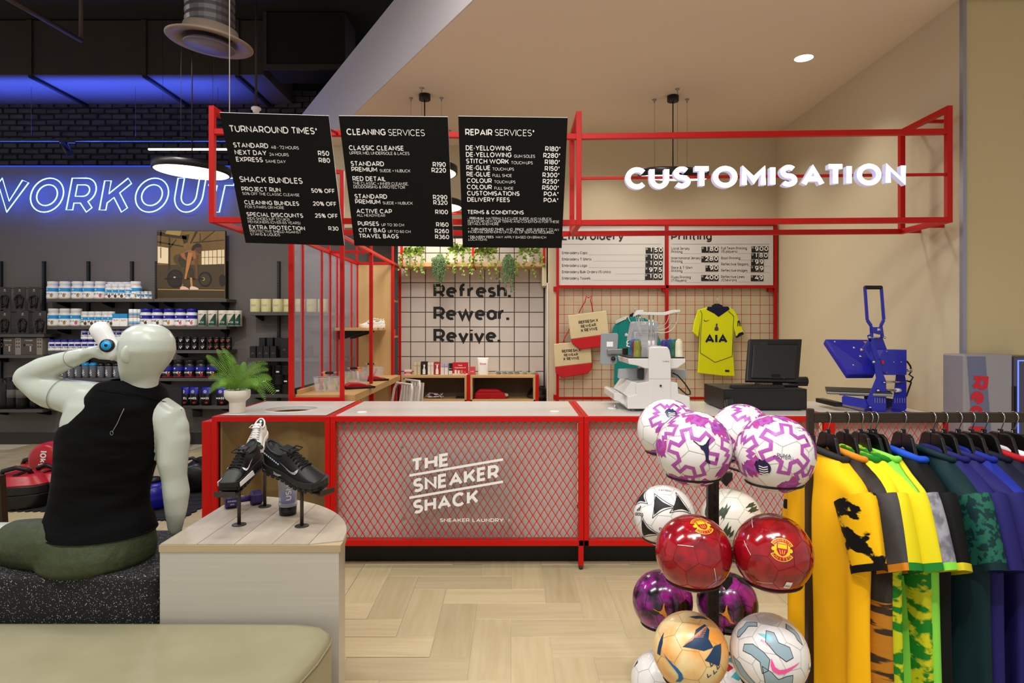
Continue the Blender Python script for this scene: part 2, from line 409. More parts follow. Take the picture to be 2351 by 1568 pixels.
# ================================================================ floor: herringbone planks
W_ = .198
M_grout = mat('floor_grout', 'd4c8b4', .9)
M_plankx = mat('floor_plank_across', 'b6a37c', .42, noise=(7, 'cbbc98', .35), stretch=(.35, 5, 1), bump=(30, .04), rnd=.10)
M_planky = mat('floor_plank_along', 'b3a079', .42, noise=(7, 'c8b994', .35), stretch=(5, .35, 1), bump=(30, .04), rnd=.10)
floor = struct(MB().box(-9, 6, -1.5, 8.75, -.06, 0).build('floor', M_grout))
g = .0012
def plank_mesh(L1, L2, m):
 z = .004; b = .0015
 v = [(g,g,-.002),(L1-g,g,-.002),(L1-g,L2-g,-.002),(g,L2-g,-.002),(g,g,z-b),(L1-g,g,z-b),(L1-g,L2-g,z-b),(g,L2-g,z-b),(g+b,g+b,z),(L1-g-b,g+b,z),(L1-g-b,L2-g-b,z),(g+b,L2-g-b,z)]
 f = [(0,1,5,4),(1,2,6,5),(2,3,7,6),(3,0,4,7),(4,5,9,8),(5,6,10,9),(6,7,11,10),(7,4,8,11),(8,9,10,11)]
 return MB().add(v, f).mesh('plank', m)
mH, mV = plank_mesh(3*W_, W_, M_plankx), plank_mesh(W_, 3*W_, M_planky)
cand = []
X0, Y0 = -.404, 3.644
for r in range(-27, 27):
 for c in range(-45, 32):
  k = (c + r) % 6
  if k == 0: cand.append((X0 + c*W_, Y0 + r*W_, 0))
  elif k == 3: cand.append((X0 + c*W_, Y0 + r*W_, 1))
def seen_floor(x, y):
 if y < 2.0: return False
 px, py = CX + F*x/y, CY + F*HC/y
 if not (-60 < px < 2400 and py < 1620): return False
 if y > 4.45 and x > -2.05: return False
 if y < 3.2 and x < -.6: return False
 if px < 120 and y < 4: return False
 if 800 < px < 2400 and y < 4.4: return True
 return y < 8.6 and px < 520 and y > 3.4
vis, rest = [], MB()
for x, y, k in cand:
 cx_, cy_ = (x + 1.5*W_, y + W_/2) if k == 0 else (x + W_/2, y + 1.5*W_)
 if not (-8.9 < x and x < 5.4 and -1.4 < y < 8.1): continue
 vis.append((0 if seen_floor(cx_, cy_) else 1, math.hypot(cx_, cy_), x, y, k))
vis.sort()
for q, d, x, y, k in vis[:300]:
 inst('plank', mV if k else mH, floor, (x, y, 0))
for q, d, x, y, k in vis[300:]:
 L1, L2 = (W_, 3*W_) if k else (3*W_, W_)
 rest.add([(x+g,y+g,.004),(x+L1-g,y+g,.004),(x+L1-g,y+L2-g,.004),(x+g,y+L2-g,.004)], [(0,1,2,3)], k)
stuff(rest.build('planks', [M_plankx, M_planky], floor))

# ================================================================ walls and ceilings
struct(MB().box(-9, -1.0, 8.6, 8.8, 0, 3.79).build('wall_back', M_grey))
struct(MB().box(-9, -1.0, 8.585, 8.6, 0, .16).build('baseboard_back', mat('baseboard_grey', '2f2c2a', .6)))
struct(MB().box(-9, -2.2, 8.585, 8.599, 3.778, 3.79).build('trim_1', mat('led_edge', '2030a0', .4, emit=('2a50ff', .7))))
wb = struct(MB().box(-9, -1.6, 8.86, 9.0, 3.6, 5.4).build('wall_brick', mat('brick_mortar', '100f11', .9)))
M_brick = mat('painted_brick', '28252a', .65, noise=(14, '38343a', .3), bump=(18, .5), rnd=.25)
bw, bh, bd = .19, .068, .075
bmeshes = []
for q in range(4):
 rr = random.Random(q); mb = MB(); j = lambda: rr.uniform(-.006, .006)
 a = .008
 base = [(0,0),(bw,0),(bw,bh),(0,bh)]
 v = [(x+j()*.5, 0, z+j()*.5) for x, z in base] + [(x + (a if x == 0 else -a)+j(), -bd*.28+j(), z + (a if z == 0 else -a)+j()*.7) for x, z in base]
 mb.add(v, [(4,5,6,7),(0,1,5,4),(1,2,6,5),(2,3,7,6),(3,0,4,7)])
 bmeshes.append(mb.mesh('brick', M_brick))
nb = 0; rest = MB()
for r in range(14):
 z = 3.78 + r*.081
 for c in range(34):
  x = -7.55 + c*.205 + (.1 if r % 2 else 0) + RND.uniform(-.008, .008)
  if x > -2.3: continue
  zz = z + RND.uniform(-.004, .004)
  if z < 4.72 and x < -2.5 and nb < 300:
   inst('brick', bmeshes[RND.randrange(4)], wb, (x, 8.86, zz)); nb += 1
  else:
   rest.box(x, x+bw, 8.84, 8.86, zz, zz+bh)
stuff(rest.build('bricks', M_brick, wb))
# ledge between the grey wall top and the brick


# shop ceiling with its diagonal bulkhead
def bl(t): return (-.255 - 1.41*t, 4.25 + 2.33*t)
p0, p1 = bl(-2.4), bl(2.0)
struct(MB().prism([p0, (6.2, p0[1]), (6.2, p1[1]), p1], 3.80, 4.44, plane='xy').build('ceiling', M_ceil, fix=True))
d = Vector((-1.41, 2.33, 0)).normalized(); nrm = Vector((-2.33, -1.41, 0)).normalized()
def bp(t, off): x, y = bl(t); return (x + nrm.x*off, y + nrm.y*off)
struct(MB().prism([bp(-2.4, .012), bp(2.0, .012), bp(2.0, .001), bp(-2.4, .001)], 3.80, 4.46, plane='xy').build('bulkhead', M_bulk, fix=True))
struct(MB().box(-9, 6.2, -1.5, 9, 5.4, 5.5).build('ceiling_store', mat('soffit_brown', '1c1613', .85)))
# beige upper wall, gridwall wall, side wall, pier, front right wall
struct(MB().box(-2.3, .5, 7.66, 7.8, 2.80, 3.80).build('wall_upper', M_beige))
struct(MB().box(.50, 3.0, 7.2, 7.32, 0, 3.80).build('wall_grid', M_beige))
struct(MB().box(.40, .50, 7.2, 7.66, 0, 3.80).build('wall_pier', M_beige))
struct(MB().box(.385, .399, 7.19, 7.65, 0, 2.1).build('trim_3', mat('white_trim', 'cfcac4', .5)))
struct(MB().box(3.0, 3.12, 4.225, 7.3, 0, 3.80).build('wall_right', M_beige))
struct(MB().box(3.02, 5.5, 4.22, 4.34, 0, 3.80).build('wall_front_right', mat('tan_paint', 'c6b48a', .8)))
struct(MB().box(2.996, 3.02, 4.205, 4.24, 0, 3.80).build('trim_4', mat('aluminium_trim', '9a9aa6', .4, .6)))
struct(MB().box(2.3, 6.0, 4.10, 4.20, 3.78, 3.805).build('trim_5', M_ceil))
# soffit over the passage right of the tiles
struct(MB().box(.335, .384, 7.25, 7.62, 2.07, 2.8).build('wall_soffit', M_beige))

# tiled wall
TW = .1795
wt = struct(MB().box(-1.40, .40, 7.656, 7.78, 0, 2.82).build('wall_tiled', mat('tile_grout', '1f1c1a', .9)))
M_tile = mat('glazed_tile', 'cfc7bf', .12, 0, .5, bump=(3, .05), noise=(2, 'd8d0c8', .4), rnd=.03)
tb = .004
def tile_mesh(w, h):
 g2 = .0035
 v = [(g2,0,g2),(w-g2,0,g2),(w-g2,0,h-g2),(g2,0,h-g2),(g2+tb,-.007,g2+tb),(w-g2-tb,-.007,g2+tb),(w-g2-tb,-.007,h-g2-tb),(g2+tb,-.007,h-g2-tb)]
 return MB().add(v, [(4,5,6,7),(0,1,5,4),(1,2,6,5),(2,3,7,6),(3,0,4,7)]).mesh('tile', M_tile)
tm = tile_mesh(TW, TW)
xt0 = XX(942.6, 7.65); zt0 = ZZ(819, 7.65)
for r in range(-2, 9):
 for c in range(-1, 10):
  x, z = xt0 + c*TW, zt0 + r*TW
  me = tm
  if x < -1.40: me = tile_mesh(xt0 - 0*TW + 1.40 + c*TW + TW, TW); x = -1.40
  if x + TW > .40: me = tile_mesh(.40 - x, TW) if .40 - x > .03 else None
  if z + TW > 2.83: continue
  if me: inst('tile', me, wt, (x, 7.655, z))
# ================================================================ service counter (front plane y=4.143)
YF, YB, HT = 4.143, 5.00, 1.01
M_panel = mat('grey_backing_board', 'bcb4ac', .7)
M_mesh = mat('red_expanded_metal', 'c8180a', .35)
M_glass = glassmat('clear_glass', 'fcfefd')
PXM = YF / F
def counter_unit(x0, x1, label, kind, legs=(0, 1)):
 t = thing('counter_unit', label, 'counter', ((x0+x1)/2, (YF+YB)/2, 0), 0, 'red framed counter units in a row')
 ox, oy = (x0+x1)/2, (YF+YB)/2
 a, b, y0, y1 = x0-ox, x1-ox, YF-oy, YB-oy
 s = .034
 def B(x0_, x1_, y0_, y1_, z0_, z1_, nm='frame_bar', m=M_red, bev=.003):
  return MB().box(x0_, x1_, y0_, y1_, z0_, z1_).build(nm, m, t, bev)
 zb = .16
 B(a, b, y0, y0+s, HT-s, HT, bev=.002); B(a, b, y1-s, y1, HT-s, HT)
 B(a, a+s, y0+s, y1-s, HT-s, HT); B(b-s, b, y0+s, y1-s, HT-s, HT)
 B(a, b, y0, y0+s, zb, zb+s+.006); B(a, b, y1-s, y1, zb, zb+s)
 for i, xx in enumerate((a, b-s)):
  z0 = .03 if i in legs else zb
  B(xx, xx+s, y0, y0+s, z0, HT-s, 'leg'); B(xx, xx+s, y1-s, y1, z0, HT-s, 'leg')
  if i in legs:
   for yy in (y0, y1-s):
    MB().cyl((xx+s/2, yy+s/2, 0.004), (xx+s/2, yy+s/2, .03), .013, 12).build('levelling_foot', M_gun, t)
 B(a+.003, b-.003, y0+.05, y1-.05, zb, zb+.018, 'base_board', M_panel)
 if kind == 'mesh':
  MB().box(a+s, b-s, y0+.075, y0+.085, zb+s, HT-s).build('backing_panel', M_panel, t)
  mb = MB(); zl, zh = zb+s+.006, HT-s
  xs0, xs1 = a+s, b-s
  dw, dh = .0505, .079
  nx = int((xs1-xs0)/dw)+1; dw = (xs1-xs0)/nx; nz = round((zh-zl)/dh); dh = (zh-zl)/nz
  ym = y0+.018; wv = .0060
  for r in range(nz*2):
   z0_, z1_ = zl+r*dh/2, zl+(r+1)*dh/2
   for c in range(nx):
    xc = xs0+c*dw
    for p, q in (((0, .5), (1, .5)) if r % 2 == 0 else ((.5, 0), (.5, 1))):
     pa, pb = Vector((xc+p*dw, ym, z0_)), Vector((xc+q*dw, ym+.004, z1_))
     dx = wv/2
     mb.add([pa+Vector((-dx,0,0)), pa+Vector((dx,.001,0)), pb+Vector((dx,.001,0)), pb+Vector((-dx,0,0)),
       pa+Vector((dx,.004,0)), pb+Vector((dx,.004,0))], [(0,1,2,3),(1,4,5,2)])
  stuff(mb.build('expanded_mesh', M_mesh, t))
 if kind == 'bin':
  MB().box(a+s, b-s, y1-.07, y1-.055, zb+s, HT-s).build('back_panel', M_rustic, t)
  MB().box(a+s, a+s+.012, y0+.05, y1-.07, zb+s, HT-s).build('side_panel', M_rustic, t)
  MB().box(b-s-.012, b-s, y0+.05, y1-.07, zb+s, HT-s).build('side_panel', M_rustic, t)
  MB().box(a+s, b-s, y0+.02, y0+.026, zb+s, HT-s).build('glass_front', M_glass, t)
 # white top
 if kind == 'bin':
  mb = MB(); n = 48; cx_, cy_ = XX(672, 4.52)-ox, 4.50-oy; rr = .172
  xa, xb, ya, yb = a+s, b-s, y0+s, y1-s
  inner, outer = [], []
  for i in range(n):
   t_ = 2*PI*i/n; c_, s_ = math.cos(t_), math.sin(t_)
   inner.append((cx_+rr*c_, cy_+rr*s_))
   kx = (xb-cx_)/c_ if c_ > 1e-6 else ((xa-cx_)/c_ if c_ < -1e-6 else 1e9)
   ky = (yb-cy_)/s_ if s_ > 1e-6 else ((ya-cy_)/s_ if s_ < -1e-6 else 1e9)
   k = min(kx, ky); outer.append((cx_+k*c_, cy_+k*s_))
  for zz, fl in ((HT+.004, 0), (HT-.02, 1)):
   pass
  vs_ = [(p[0],p[1],HT+.004) for p in outer] + [(p[0],p[1],HT+.004) for p in inner] + [(p[0],p[1],HT-.022) for p in inner]
  fs = []
  for i in range(n):
   j = (i+1) % n
   fs += [(i, j, n+j, n+i), (n+i, n+j, 2*n+j, 2*n+i)]
  mb.add(vs_, fs)
  for cxx, cyy, od in ((xa,ya,0),(xb,ya,0),(xb,yb,0),(xa,yb,0)):
   pts = sorted(outer, key=lambda p: (p[0]-cxx)**2+(p[1]-cyy)**2)[:2]
   mb.add([(cxx,cyy,HT+.004),(pts[0][0],pts[0][1],HT+.004),(pts[1][0],pts[1][1],HT+.004)], [(0,1,2)])
  mb.build('white_top', M_white, t, fix=True)
  # ring rim
  rim = [(cx_+(rr+.004)*math.cos(2*PI*i/48), cy_+(rr+.004)*math.sin(2*PI*i/48), HT+.004) for i in range(48)]
  MB().tube(rim, .0045, 6, True).build('hole_rim', M_white, t)
 else:
  MB().box(a+s*.9, b-s*.9, y0+s, y1-s, HT-.012, HT+.004).build('white_top', M_white, t, .001)
 return t, ox, oy
xA, xB, xC, xD, xE = XX(486, YF), XX(757.5, YF), XX(1334.5, YF), XX(1905, YF), XX(2184, YF)
cA, oxA, oyA = counter_unit(xA, xB-.001, 'glass fronted wooden counter unit with a round hole in its white top', 'bin')
cB, oxB, oyB = counter_unit(xB+.001, xC+.017-.001, 'red mesh counter unit carrying the white sneaker lettering plate', 'mesh', (1,))
cC, oxC, oyC = counter_unit(xC+.018, xD-.001, 'red mesh counter unit under the white embroidery machine and the till', 'mesh', ())
cD, oxD, oyD = counter_unit(xD+.001, xE, 'short red mesh counter unit under the blue heat press', 'mesh', (1,))
# red side board at the left end
MB().box(xA-.075-oxA, xA-.004-oxA, YF+.02-oyA, YB-oyA, .01, .975).build('side_board', M_red, cA, .003)
# cable grommets on the tops
M_grom = mat('grommet_white', 'f4f2ee', .3)
def grommet(par, ox, oy, px, py):
 Y = (HC-HT-.006)*F/(py-CY); x = XX(px, Y)
 MB().lathe([(.034, 0), (.034, .003), (.030, .005), (0.0005, .005)], 24, M=Matrix.Translation((x-ox, Y-oy, HT+.004))).build('cable_grommet', M_grom, par)
grommet(cB, oxB, oyB, 831, 945.5); grommet(cB, oxB, oyB, 1273, 944); grommet(cC, oxC, oyC, 1406, 937)
# dark toe-kick under the counter
kk = struct(MB().box(xA, xE-.02, 4.30, 4.40, .004, .158).build('baseboard_counter', M_blackm))

# acrylic logo plate on the mesh
def pz(py): return ZZ(py, YF-.03)
def pxx(px): return XX(px, YF-.03)
YS = YF-.034
lg = thing('logo_plate', 'clear acrylic plate with slanted white sneaker laundry lettering on the red mesh', 'sign', (pxx(1050), YS, pz(1110)))
def lx(px): return pxx(px)-pxx(1050)
def lz(py): return pz(py)-pz(1110)
MB().box(lx(922), lx(1177), 0, .005, lz(1202), lz(1017)).build('acrylic_plate', glassmat('acrylic', 'fefefe', .03), lg)
for px, py in ((924, 1026), (1170, 1025), (926, 1194), (1169, 1193)):
 MB().cyl((lx(px), -.008, lz(py)), (lx(px), .03, lz(py)), .010, 16).build('standoff', M_chrome, lg, .002)
SH = Matrix(((1,0,0,0),(.172,1,0,0),(0,0,1,0),(0,0,0,1)))
def logo_line(s, px, py, wpx, hpx):
 mb = MB()
 v, f = text_geom(s, .03, 0, 1.0, False, 4)
 x0 = min(p[0] for p in v); x1 = max(p[0] for p in v); y0 = min(p[1] for p in v); y1 = max(p[1] for p in v)
 cap = .70
 M = Matrix.Translation((lx(px), -.003, lz(py))) @ Matrix.Rotation(PI/2, 4, 'X') @ SH
 k = (lx(px+wpx)-lx(px))/(x1-x0); ky = hpx*PXM/cap
 mb.add([((x-x0)*k, y*ky, 0) for x, y in v], f, 0, M); mb.build('logo_word', M_wink, lg)
logo_line('THE', 947.5, 1083, 81, 30)
logo_line('SNEAKER', 949, 1131, 196, 32)
logo_line('SHACK', 949, 1180, 149, 32)
for py in (1094, 1145):
 mb = MB(); M = Matrix.Translation((lx(940), -.003, lz(py))) @ Matrix.Rotation(PI/2, 4, 'X') @ SH
 mb.add([(0,0,0),(lx(1155)-lx(940),0,0),(lx(1155)-lx(940),.016,0),(0,.016,0)], [(0,1,2,3)], 0, M); mb.build('logo_stripe', M_wink, lg)
mb = MB(); mb.text('SNEAKER LAUNDRY', .033, face_M((lx(1010), -.003, lz(1197.5))), 0, bold=.02, width=lx(1156)-lx(1010), spacing=1.3)
stuff(mb.build('caption_lettering', M_wink, lg))

# ================================================================ canopy frame of red square tube
cf = thing('canopy_frame', 'red square tube canopy frame holding the menu boards and the lit sign', 'frame', (0, 4.4, 2.3))
def cbar(p, q, w=.036, name='bar', m=M_red):
 return MB().bar(Vector(p)-Vector((0,4.4,2.3)), Vector(q)-Vector((0,4.4,2.3)), w).build(name, m, cf, .002)
XL, XM, XR = -1.975, .443, 2.86
YL, YM, YR = 4.15, 4.26, 4.15
zt, zr, zm, zo = 3.03, 2.88, 2.60, 2.30
for x, y in ((XL, YL), (XM, YM), (XR, YR)):
 cbar((x, y, zo-.018), (x, y, zt+.018), name='post')
 cbar((x, y+.5, zo-.018), (x, y+.5, zt+.018), name='post')
 cbar((x, y+.018, zt), (x, y+.482, zt)); cbar((x, y+.018, zo), (x, y+.482, zo))
for (xa, ya), (xb, yb) in (((XL, YL), (XM, YM)), ((XM, YM), (XR, YR))):
 cbar((xa+.018, ya, zr), (xb-.018, yb, zr)); cbar((xa+.018, ya, zo), (xb-.018, yb, zo))
 cbar((xa+.018, ya+.5, zo), (xb-.018, yb+.5, zo))
for y in (YR+.5, YR+.25):
 for z in (zo, zt): cbar((XR+.018, y, z), (2.998, y, z), .022, 'wall_bracket')
cbar((XM+.018, YM, zm), (XR-.018, YR, zm), .018, 'sign_rail')

# lit letters CUSTOMISATION
cu = thing('lit_sign', 'glowing white CUSTOMISATION channel letters on the red canopy rail', 'sign', (1.7, 4.17, 2.55))
M_lit = emat('letter_face_lit', 'eef2ff', 5.0)
M_litside = mat('letter_return_lit', 'cfcde0', .4, emit=('cfd0ff', .35))  # lavender tint and weak glow put light on the letter sides into the colour
word = 'CUSTOMISATION'
x_start, x_end, yb0, yb1 = 1436, 2080, 434, 424
adv = []
acc = 0
for ch in word:
 v, f = text_geom(ch, .031, 0, 1, False, 5)
 a0, a1 = min(p[0] for p in v), max(p[0] for p in v)
 adv.append((acc, a0, a1)); acc += (a1-a0) + (.13 if ch != 'I' else .15)
tot = acc - .13
for ch, (ac, a0, a1) in zip(word, adv):
 v, f = text_geom(ch, .031, 0, 1, False, 5)
 k = (x_end-x_start)/tot
 pxa = x_start + ac*k; py = yb0 + (yb1-yb0)*(pxa-x_start)/(x_end-x_start)
 yy = 4.215 - (pxa-1328)/(2180-1328)*.11 - .03
 base = U(pxa, py, yy) - Vector((1.7, 4.17, 2.55))
 km = k*yy/F; cap = .70; kz = 50*yy/F/cap
 mb = MB()
 pts = [((x-a0)*km, y*kz) for x, y in v]
 n = len(pts)
 mb.add([(base.x+x, base.y, base.z+y) for x, y in pts], f, 0)
 mb.add([(base.x+x, base.y+.045, base.z+y) for x, y in pts], [tuple(reversed(q)) for q in f], 1)
 ec = {(q[i], q[(i+1) % len(q)]) for q in f for i in range(len(q))}
 for a, b in ec:
  if (b, a) not in ec: mb.f.append((b, a, n+a, n+b)); mb.m.append(1); mb.sm.append(False)
 mb.build('letter', [M_lit, M_litside], cu)

# ================================================================ menu boards
M_board = mat('black_menu_board', '0b0a0a', .6, 0, .2)
M_edge = mat('white_board_edge', 'd8d4cf', .5)
def menu_board(label, tl, tr, br, bl_, Yt, Yb, lines, wires=True):
 P = [U(*tl, Yt[0]), U(*tr, Yt[1]), U(*br, Yb[1]), U(*bl_, Yb[0])]
 o = (P[2]+P[3])/2
 t = thing('menu_board', label, 'menu board', o, 0, 'black hanging menu boards')
 P = [p-o for p in P]
 ex = (P[1]-P[0]); ey = (P[0]-P[3]); nn = ex.cross(ey).normalized()
 if nn.y > 0: nn = -nn
 back = [p - nn*.014 for p in P]
 MB().add(P+back, [(3,2,1,0)], 0).add(P+back, [(0,1,5,4),(1,2,6,5),(2,3,7,6),(3,0,4,7),(4,5,6,7)], 1).build('board', [M_board, M_edge], t)
 W2 = ((P[1]-P[0]).length + (P[2]-P[3]).length)/2; H2 = (P[0]-P[3]).length
 def at(u, v):  # u right 0..1, v down 0..1, mapped on the quad
  a = P[0].lerp(P[1], u); b = P[3].lerp(P[2], u); return a.lerp(b, v) + nn*.0015
 end = 0
 for (s, u, v, size, bold, al) in lines:
  vv, ff = text_geom(s, bold, 0, 1.0, False, 2)
  if not vv: continue
  k = size*(.90 if bold > .01 else .88)
  x0 = min(p[0] for p in vv); x1 = max(p[0] for p in vv)
  if u is None: u = end + .024
  off = {'L': x0, 'R': x1}[al]
  mb = MB(); mb.add([at(u + (x-off)*k, v - y*size*W2/H2) for x, y in vv], ff)
  end = u + (x1-off)*k
  mb.build('text_line', M_wink, t)
 for u in (.12, .88):   # arms that hold the board to the canopy rail
  p = at(u, .06) - nn*.014
  q = Vector((p.x, YL + (YM-YL)*(p.x+o.x-XL)/(XM-XL) - o.y, 2.88 - o.z))
  MB().bar(p, q, .012).build('hanging_arm', M_redd, t)
 return t
B_, L_ = .022, 0.
# u = fraction of board width, v = fraction of height; size = em as fraction of the width
menu_board('leftmost black menu board listing turnaround times and shack bundles', (504, 258.5), (754.5, 266), (790.5, 564), (564, 557.5), (3.66, 3.72), (4.03, 4.08), [
 ('TURNAROUND TIMES*', .065, .135, .090, .018, 'L'),
 ('STANDARD', .068, .247, .068, B_, 'L'), ('48 - 72 HOURS', None, .249, .043, .006, 'L'),
 ('NEXT DAY', .068, .300, .068, B_, 'L'), ('24 HOURS', None, .302, .043, .006, 'L'), ('R50', .962, .290, .068, B_, 'R'),
 ('EXPRESS', .068, .352, .068, B_, 'L'), ('SAME DAY', None, .354, .043, .006, 'L'), ('R80', .962, .342, .068, B_, 'R'),
 ('SHACK BUNDLES', .065, .508, .085, .018, 'L'),
 ('PROJECT RUN', .065, .577, .064, B_, 'L'), ('50% OFF', .968, .575, .064, B_, 'R'), ('50% OFF THE CLASSIC CLEANSE', .066, .607, .041, .006, 'L'),
 ('CLEANING BUNDLES', .066, .682, .064, B_, 'L'), ('20% OFF', .968, .677, .064, B_, 'R'), ('FOR 5 PAIRS OR MORE', .066, .712, .041, .006, 'L'),
 ('SPECIAL DISCOUNTS', .066, .778, .064, B_, 'L'), ('25% OFF', .968, .773, .064, B_, 'R'), ('KIDS SHOES (UP TO UK2)', .066, .806, .041, .006, 'L'), ('PENSIONERS (OVER 65 YEARS)', .066, .833, .041, .006, 'L'),
 ('EXTRA PROTECTION', .066, .882, .064, B_, 'L'), ('R30', .962, .876, .064, B_, 'R'), ('PROTECTIVE SHIELD AGAINST', .066, .908, .041, .006, 'L'), ('STAINS & LIQUIDS', .066, .935, .041, .006, 'L')])
menu_board('middle black menu board listing cleaning services and prices', (777.5, 266), (1028, 268.5), (1041, 567), (814, 564), (3.70, 3.70), (4.08, 4.08), [
 ('CLEANING', .055, .135, .085, .022, 'L'), ('SERVICES', None, .137, .085, .004, 'L'),
 ('CLASSIC CLEANSE', .060, .245, .066, B_, 'L'), ('UPPER, MID, UNDERSOLE & LACES', .060, .276, .041, .006, 'L'),
 ('STANDARD', .060, .362, .066, B_, 'L'), ('R190', .962, .362, .066, B_, 'R'),
 ('PREMIUM', .060, .405, .066, B_, 'L'), ('SUEDE + NUBUCK', None, .406, .041, .006, 'L'), ('R220', .962, .405, .066, B_, 'R'),
 ('RED DETAIL', .060, .476, .066, B_, 'L'), ('THE CLASSIC + INNER CLEANSE,', .060, .505, .041, .006, 'L'), ('DEODORISING & PROTECTOR', .060, .532, .041, .006, 'L'),
 ('STANDARD', .060, .613, .066, B_, 'L'), ('R290', .962, .613, .066, B_, 'R'),
 ('PREMIUM', .060, .655, .066, B_, 'L'), ('SUEDE + NUBUCK', None, .656, .041, .006, 'L'), ('R320', .962, .655, .066, B_, 'R'),
 ('ACTIVE CAP', .060, .730, .066, B_, 'L'), ('ALL HEADWEAR', .060, .757, .041, .006, 'L'), ('R100', .962, .730, .066, B_, 'R'),
 ('PURSES', .060, .832, .066, B_, 'L'), ('UP TO 30 CM', None, .833, .041, .006, 'L'), ('R160', .962, .832, .066, B_, 'R'),
 ('CITY BAG', .060, .886, .066, B_, 'L'), ('UP TO 60 CM', None, .887, .041, .006, 'L'), ('R260', .962, .886, .066, B_, 'R'),
 ('TRAVEL BAGS', .060, .934, .066, B_, 'L'), ('R360', .962, .934, .066, B_, 'R')])
rep = [('DE-YELLOWING', '', 'R180*'), ('DE-YELLOWING', 'GUM SOLES', 'R280*'), ('STITCH WORK', 'TOUCH-UPS', 'R180*'), ('RE-GLUE', 'TOUCH-UPS', 'R150*'), ('RE-GLUE', 'FULL SHOE', 'R300*'),
 ('COLOUR', 'TOUCH-UPS', 'R250*'), ('COLOUR', 'FULL SHOE', 'R500*'), ('CUSTOMISATIONS', '', 'POA*'), ('DELIVERY FEES', '', 'POA*')]
ln = [('REPAIR', .060, .133, .085, .022, 'L'), ('SERVICES*', None, .133, .085, .004, 'L')]
sub = {1: .40, 2: .370, 3: .252, 4: .252, 5: .258, 6: .258}
for i, (a, b, c) in enumerate(rep):
 v = .240 + i*.0485
 ln.append((a, .060, v, .066, B_, 'L')); 
 if b: ln.append((b, None, v+.001, .041, .006, 'L'))
 ln.append((c, .945, v, .066, B_, 'R'))
ln += [('TERMS & CONDITIONS', .060, .726, .060, B_, 'L'), ('- PREMIUM', .060, .769, .037, .012, 'L'), ('MATERIALS INCLUDE SUEDE AND NUBUCK.', None, .769, .037, .003, 'L'),
 ('PLEASE REVIEW OUR TERMS AND CONDITIONS FOR THESE', .060, .792, .037, .003, 'L'), ('DETAILS AND MORE', .060, .814, .037, .003, 'L'),
 ('*  TURNAROUND TIMES', .060, .857, .037, .012, 'L'), ('AND', None, .857, .037, .003, 'L'), ('PRICE', None, .857, .037, .012, 'L'), ('ARE SUBJECT TO AN', None, .857, .037, .003, 'L'),
 ('INCREASE DEPENDING ON LEVEL OF SERVICE REQUIRED.', .060, .879, .037, .003, 'L'),
 ('* DELIVERY FEES', .060, .921, .037, .012, 'L'), ('MAY APPLY BASED ON BRANCH', None, .921, .037, .003, 'L'), ('LOCATIONS', .060, .942, .037, .003, 'L')]
menu_board('rightmost black menu board listing repair services with terms and conditions', (1052, 267), (1303.5, 270.5), (1289.5, 569.5), (1062.5, 568), (3.70, 3.70), (4.08, 4.08), ln)
# hanging rope from the store ceiling to the left board
tag(MB().tube([U(527, 258, 3.69), Vector((U(527, 258, 3.69).x, 3.69, 5.4))], .0028, 8).build('suspension_cable', mat('white_cable', 'd8cfc2', .5)), 'pale cable rising from the leftmost menu board to the dark ceiling', 'cable')
# ================================================================ workshop partition (red cage with clear sheets)
XLc, XRc, Yc0, Yc1 = -1.776, -1.369, 5.06, 7.18
pt = thing('partition_cage', 'tall red tube partition with ribbed clear sheets around the work table', 'partition', (-1.57, 6.1, 0))
O_ = Vector((-1.57, 6.1, 0))
def pbar(p, q, w=.03, name='bar', m=M_red): return MB().bar(Vector(p)-O_, Vector(q)-O_, w).build(name, m, pt, .002)
lefts = [5.06, 5.32, 5.85, 6.12, 6.36, 6.92, 7.18]
for i, y in enumerate(lefts):
 pbar((XLc, y, .0), (XLc, y, 2.85 if i in (0,) else 2.305), .038 if i == 0 else .026, 'post')
for y, top in ((5.06, 2.85), (6.09, 2.305), (7.18, 2.305)): pbar((XRc, y, 0), (XRc, y, top), .032, 'post')
pbar((XRc, 7.64, 0), (XRc, 7.64, 2.35), .03, 'post')
for x in (XLc, XRc):
 pbar((x, Yc0, 2.32), (x, 7.64, 2.32), .03)
for y in (6.09, 7.18): pbar((XLc, y, 2.32), (XRc, y, 2.32), .028)
pbar((XLc, 5.06, 1.02), (XRc, 5.06, 1.02), .03); pbar((XLc, 5.06, 2.84), (XRc, 5.06, 2.84), .03)
for x, y in ((XLc, 6.09), (XRc, 6.09), (XLc, 7.18), (XRc, 7.18)): pbar((x, y, 2.335), (x, y, 2.95), .022, 'post')
M_poly = mat('ribbed_polycarbonate', 'c4d0ec', .16, spec=.9, alpha=.24, bump=(1, 0.), coat=.3)
nt = M_poly.node_tree; wv = nt.nodes.new('ShaderNodeTexWave'); tc = nt.nodes.new('ShaderNodeTexCoord'); wv.inputs['Scale'].default_value = 18; wv.bands_direction = 'Y'
bpn = nt.nodes.new('ShaderNodeBump'); bpn.inputs['Strength'].default_value = .35; nt.links.new(tc.outputs['Object'], wv.inputs[0]); nt.links.new(wv.outputs[1], bpn.inputs['Height']); nt.links.new(bpn.outputs[0], nt.nodes['Principled BSDF'].inputs['Normal'])
for a, b in zip(lefts[:-1], lefts[1:]):
 MB().box(XLc-.004-O_.x, XLc+.004-O_.x, a+.012-O_.y, b-.012-O_.y, 1.10, 2.305).build('clear_sheet', M_poly, pt)
MB().box(XLc+.015-O_.x, XRc-.015-O_.x, 7.175-O_.y, 7.195-O_.y, .0, 2.305).build('back_panel', M_oak, pt, .002)
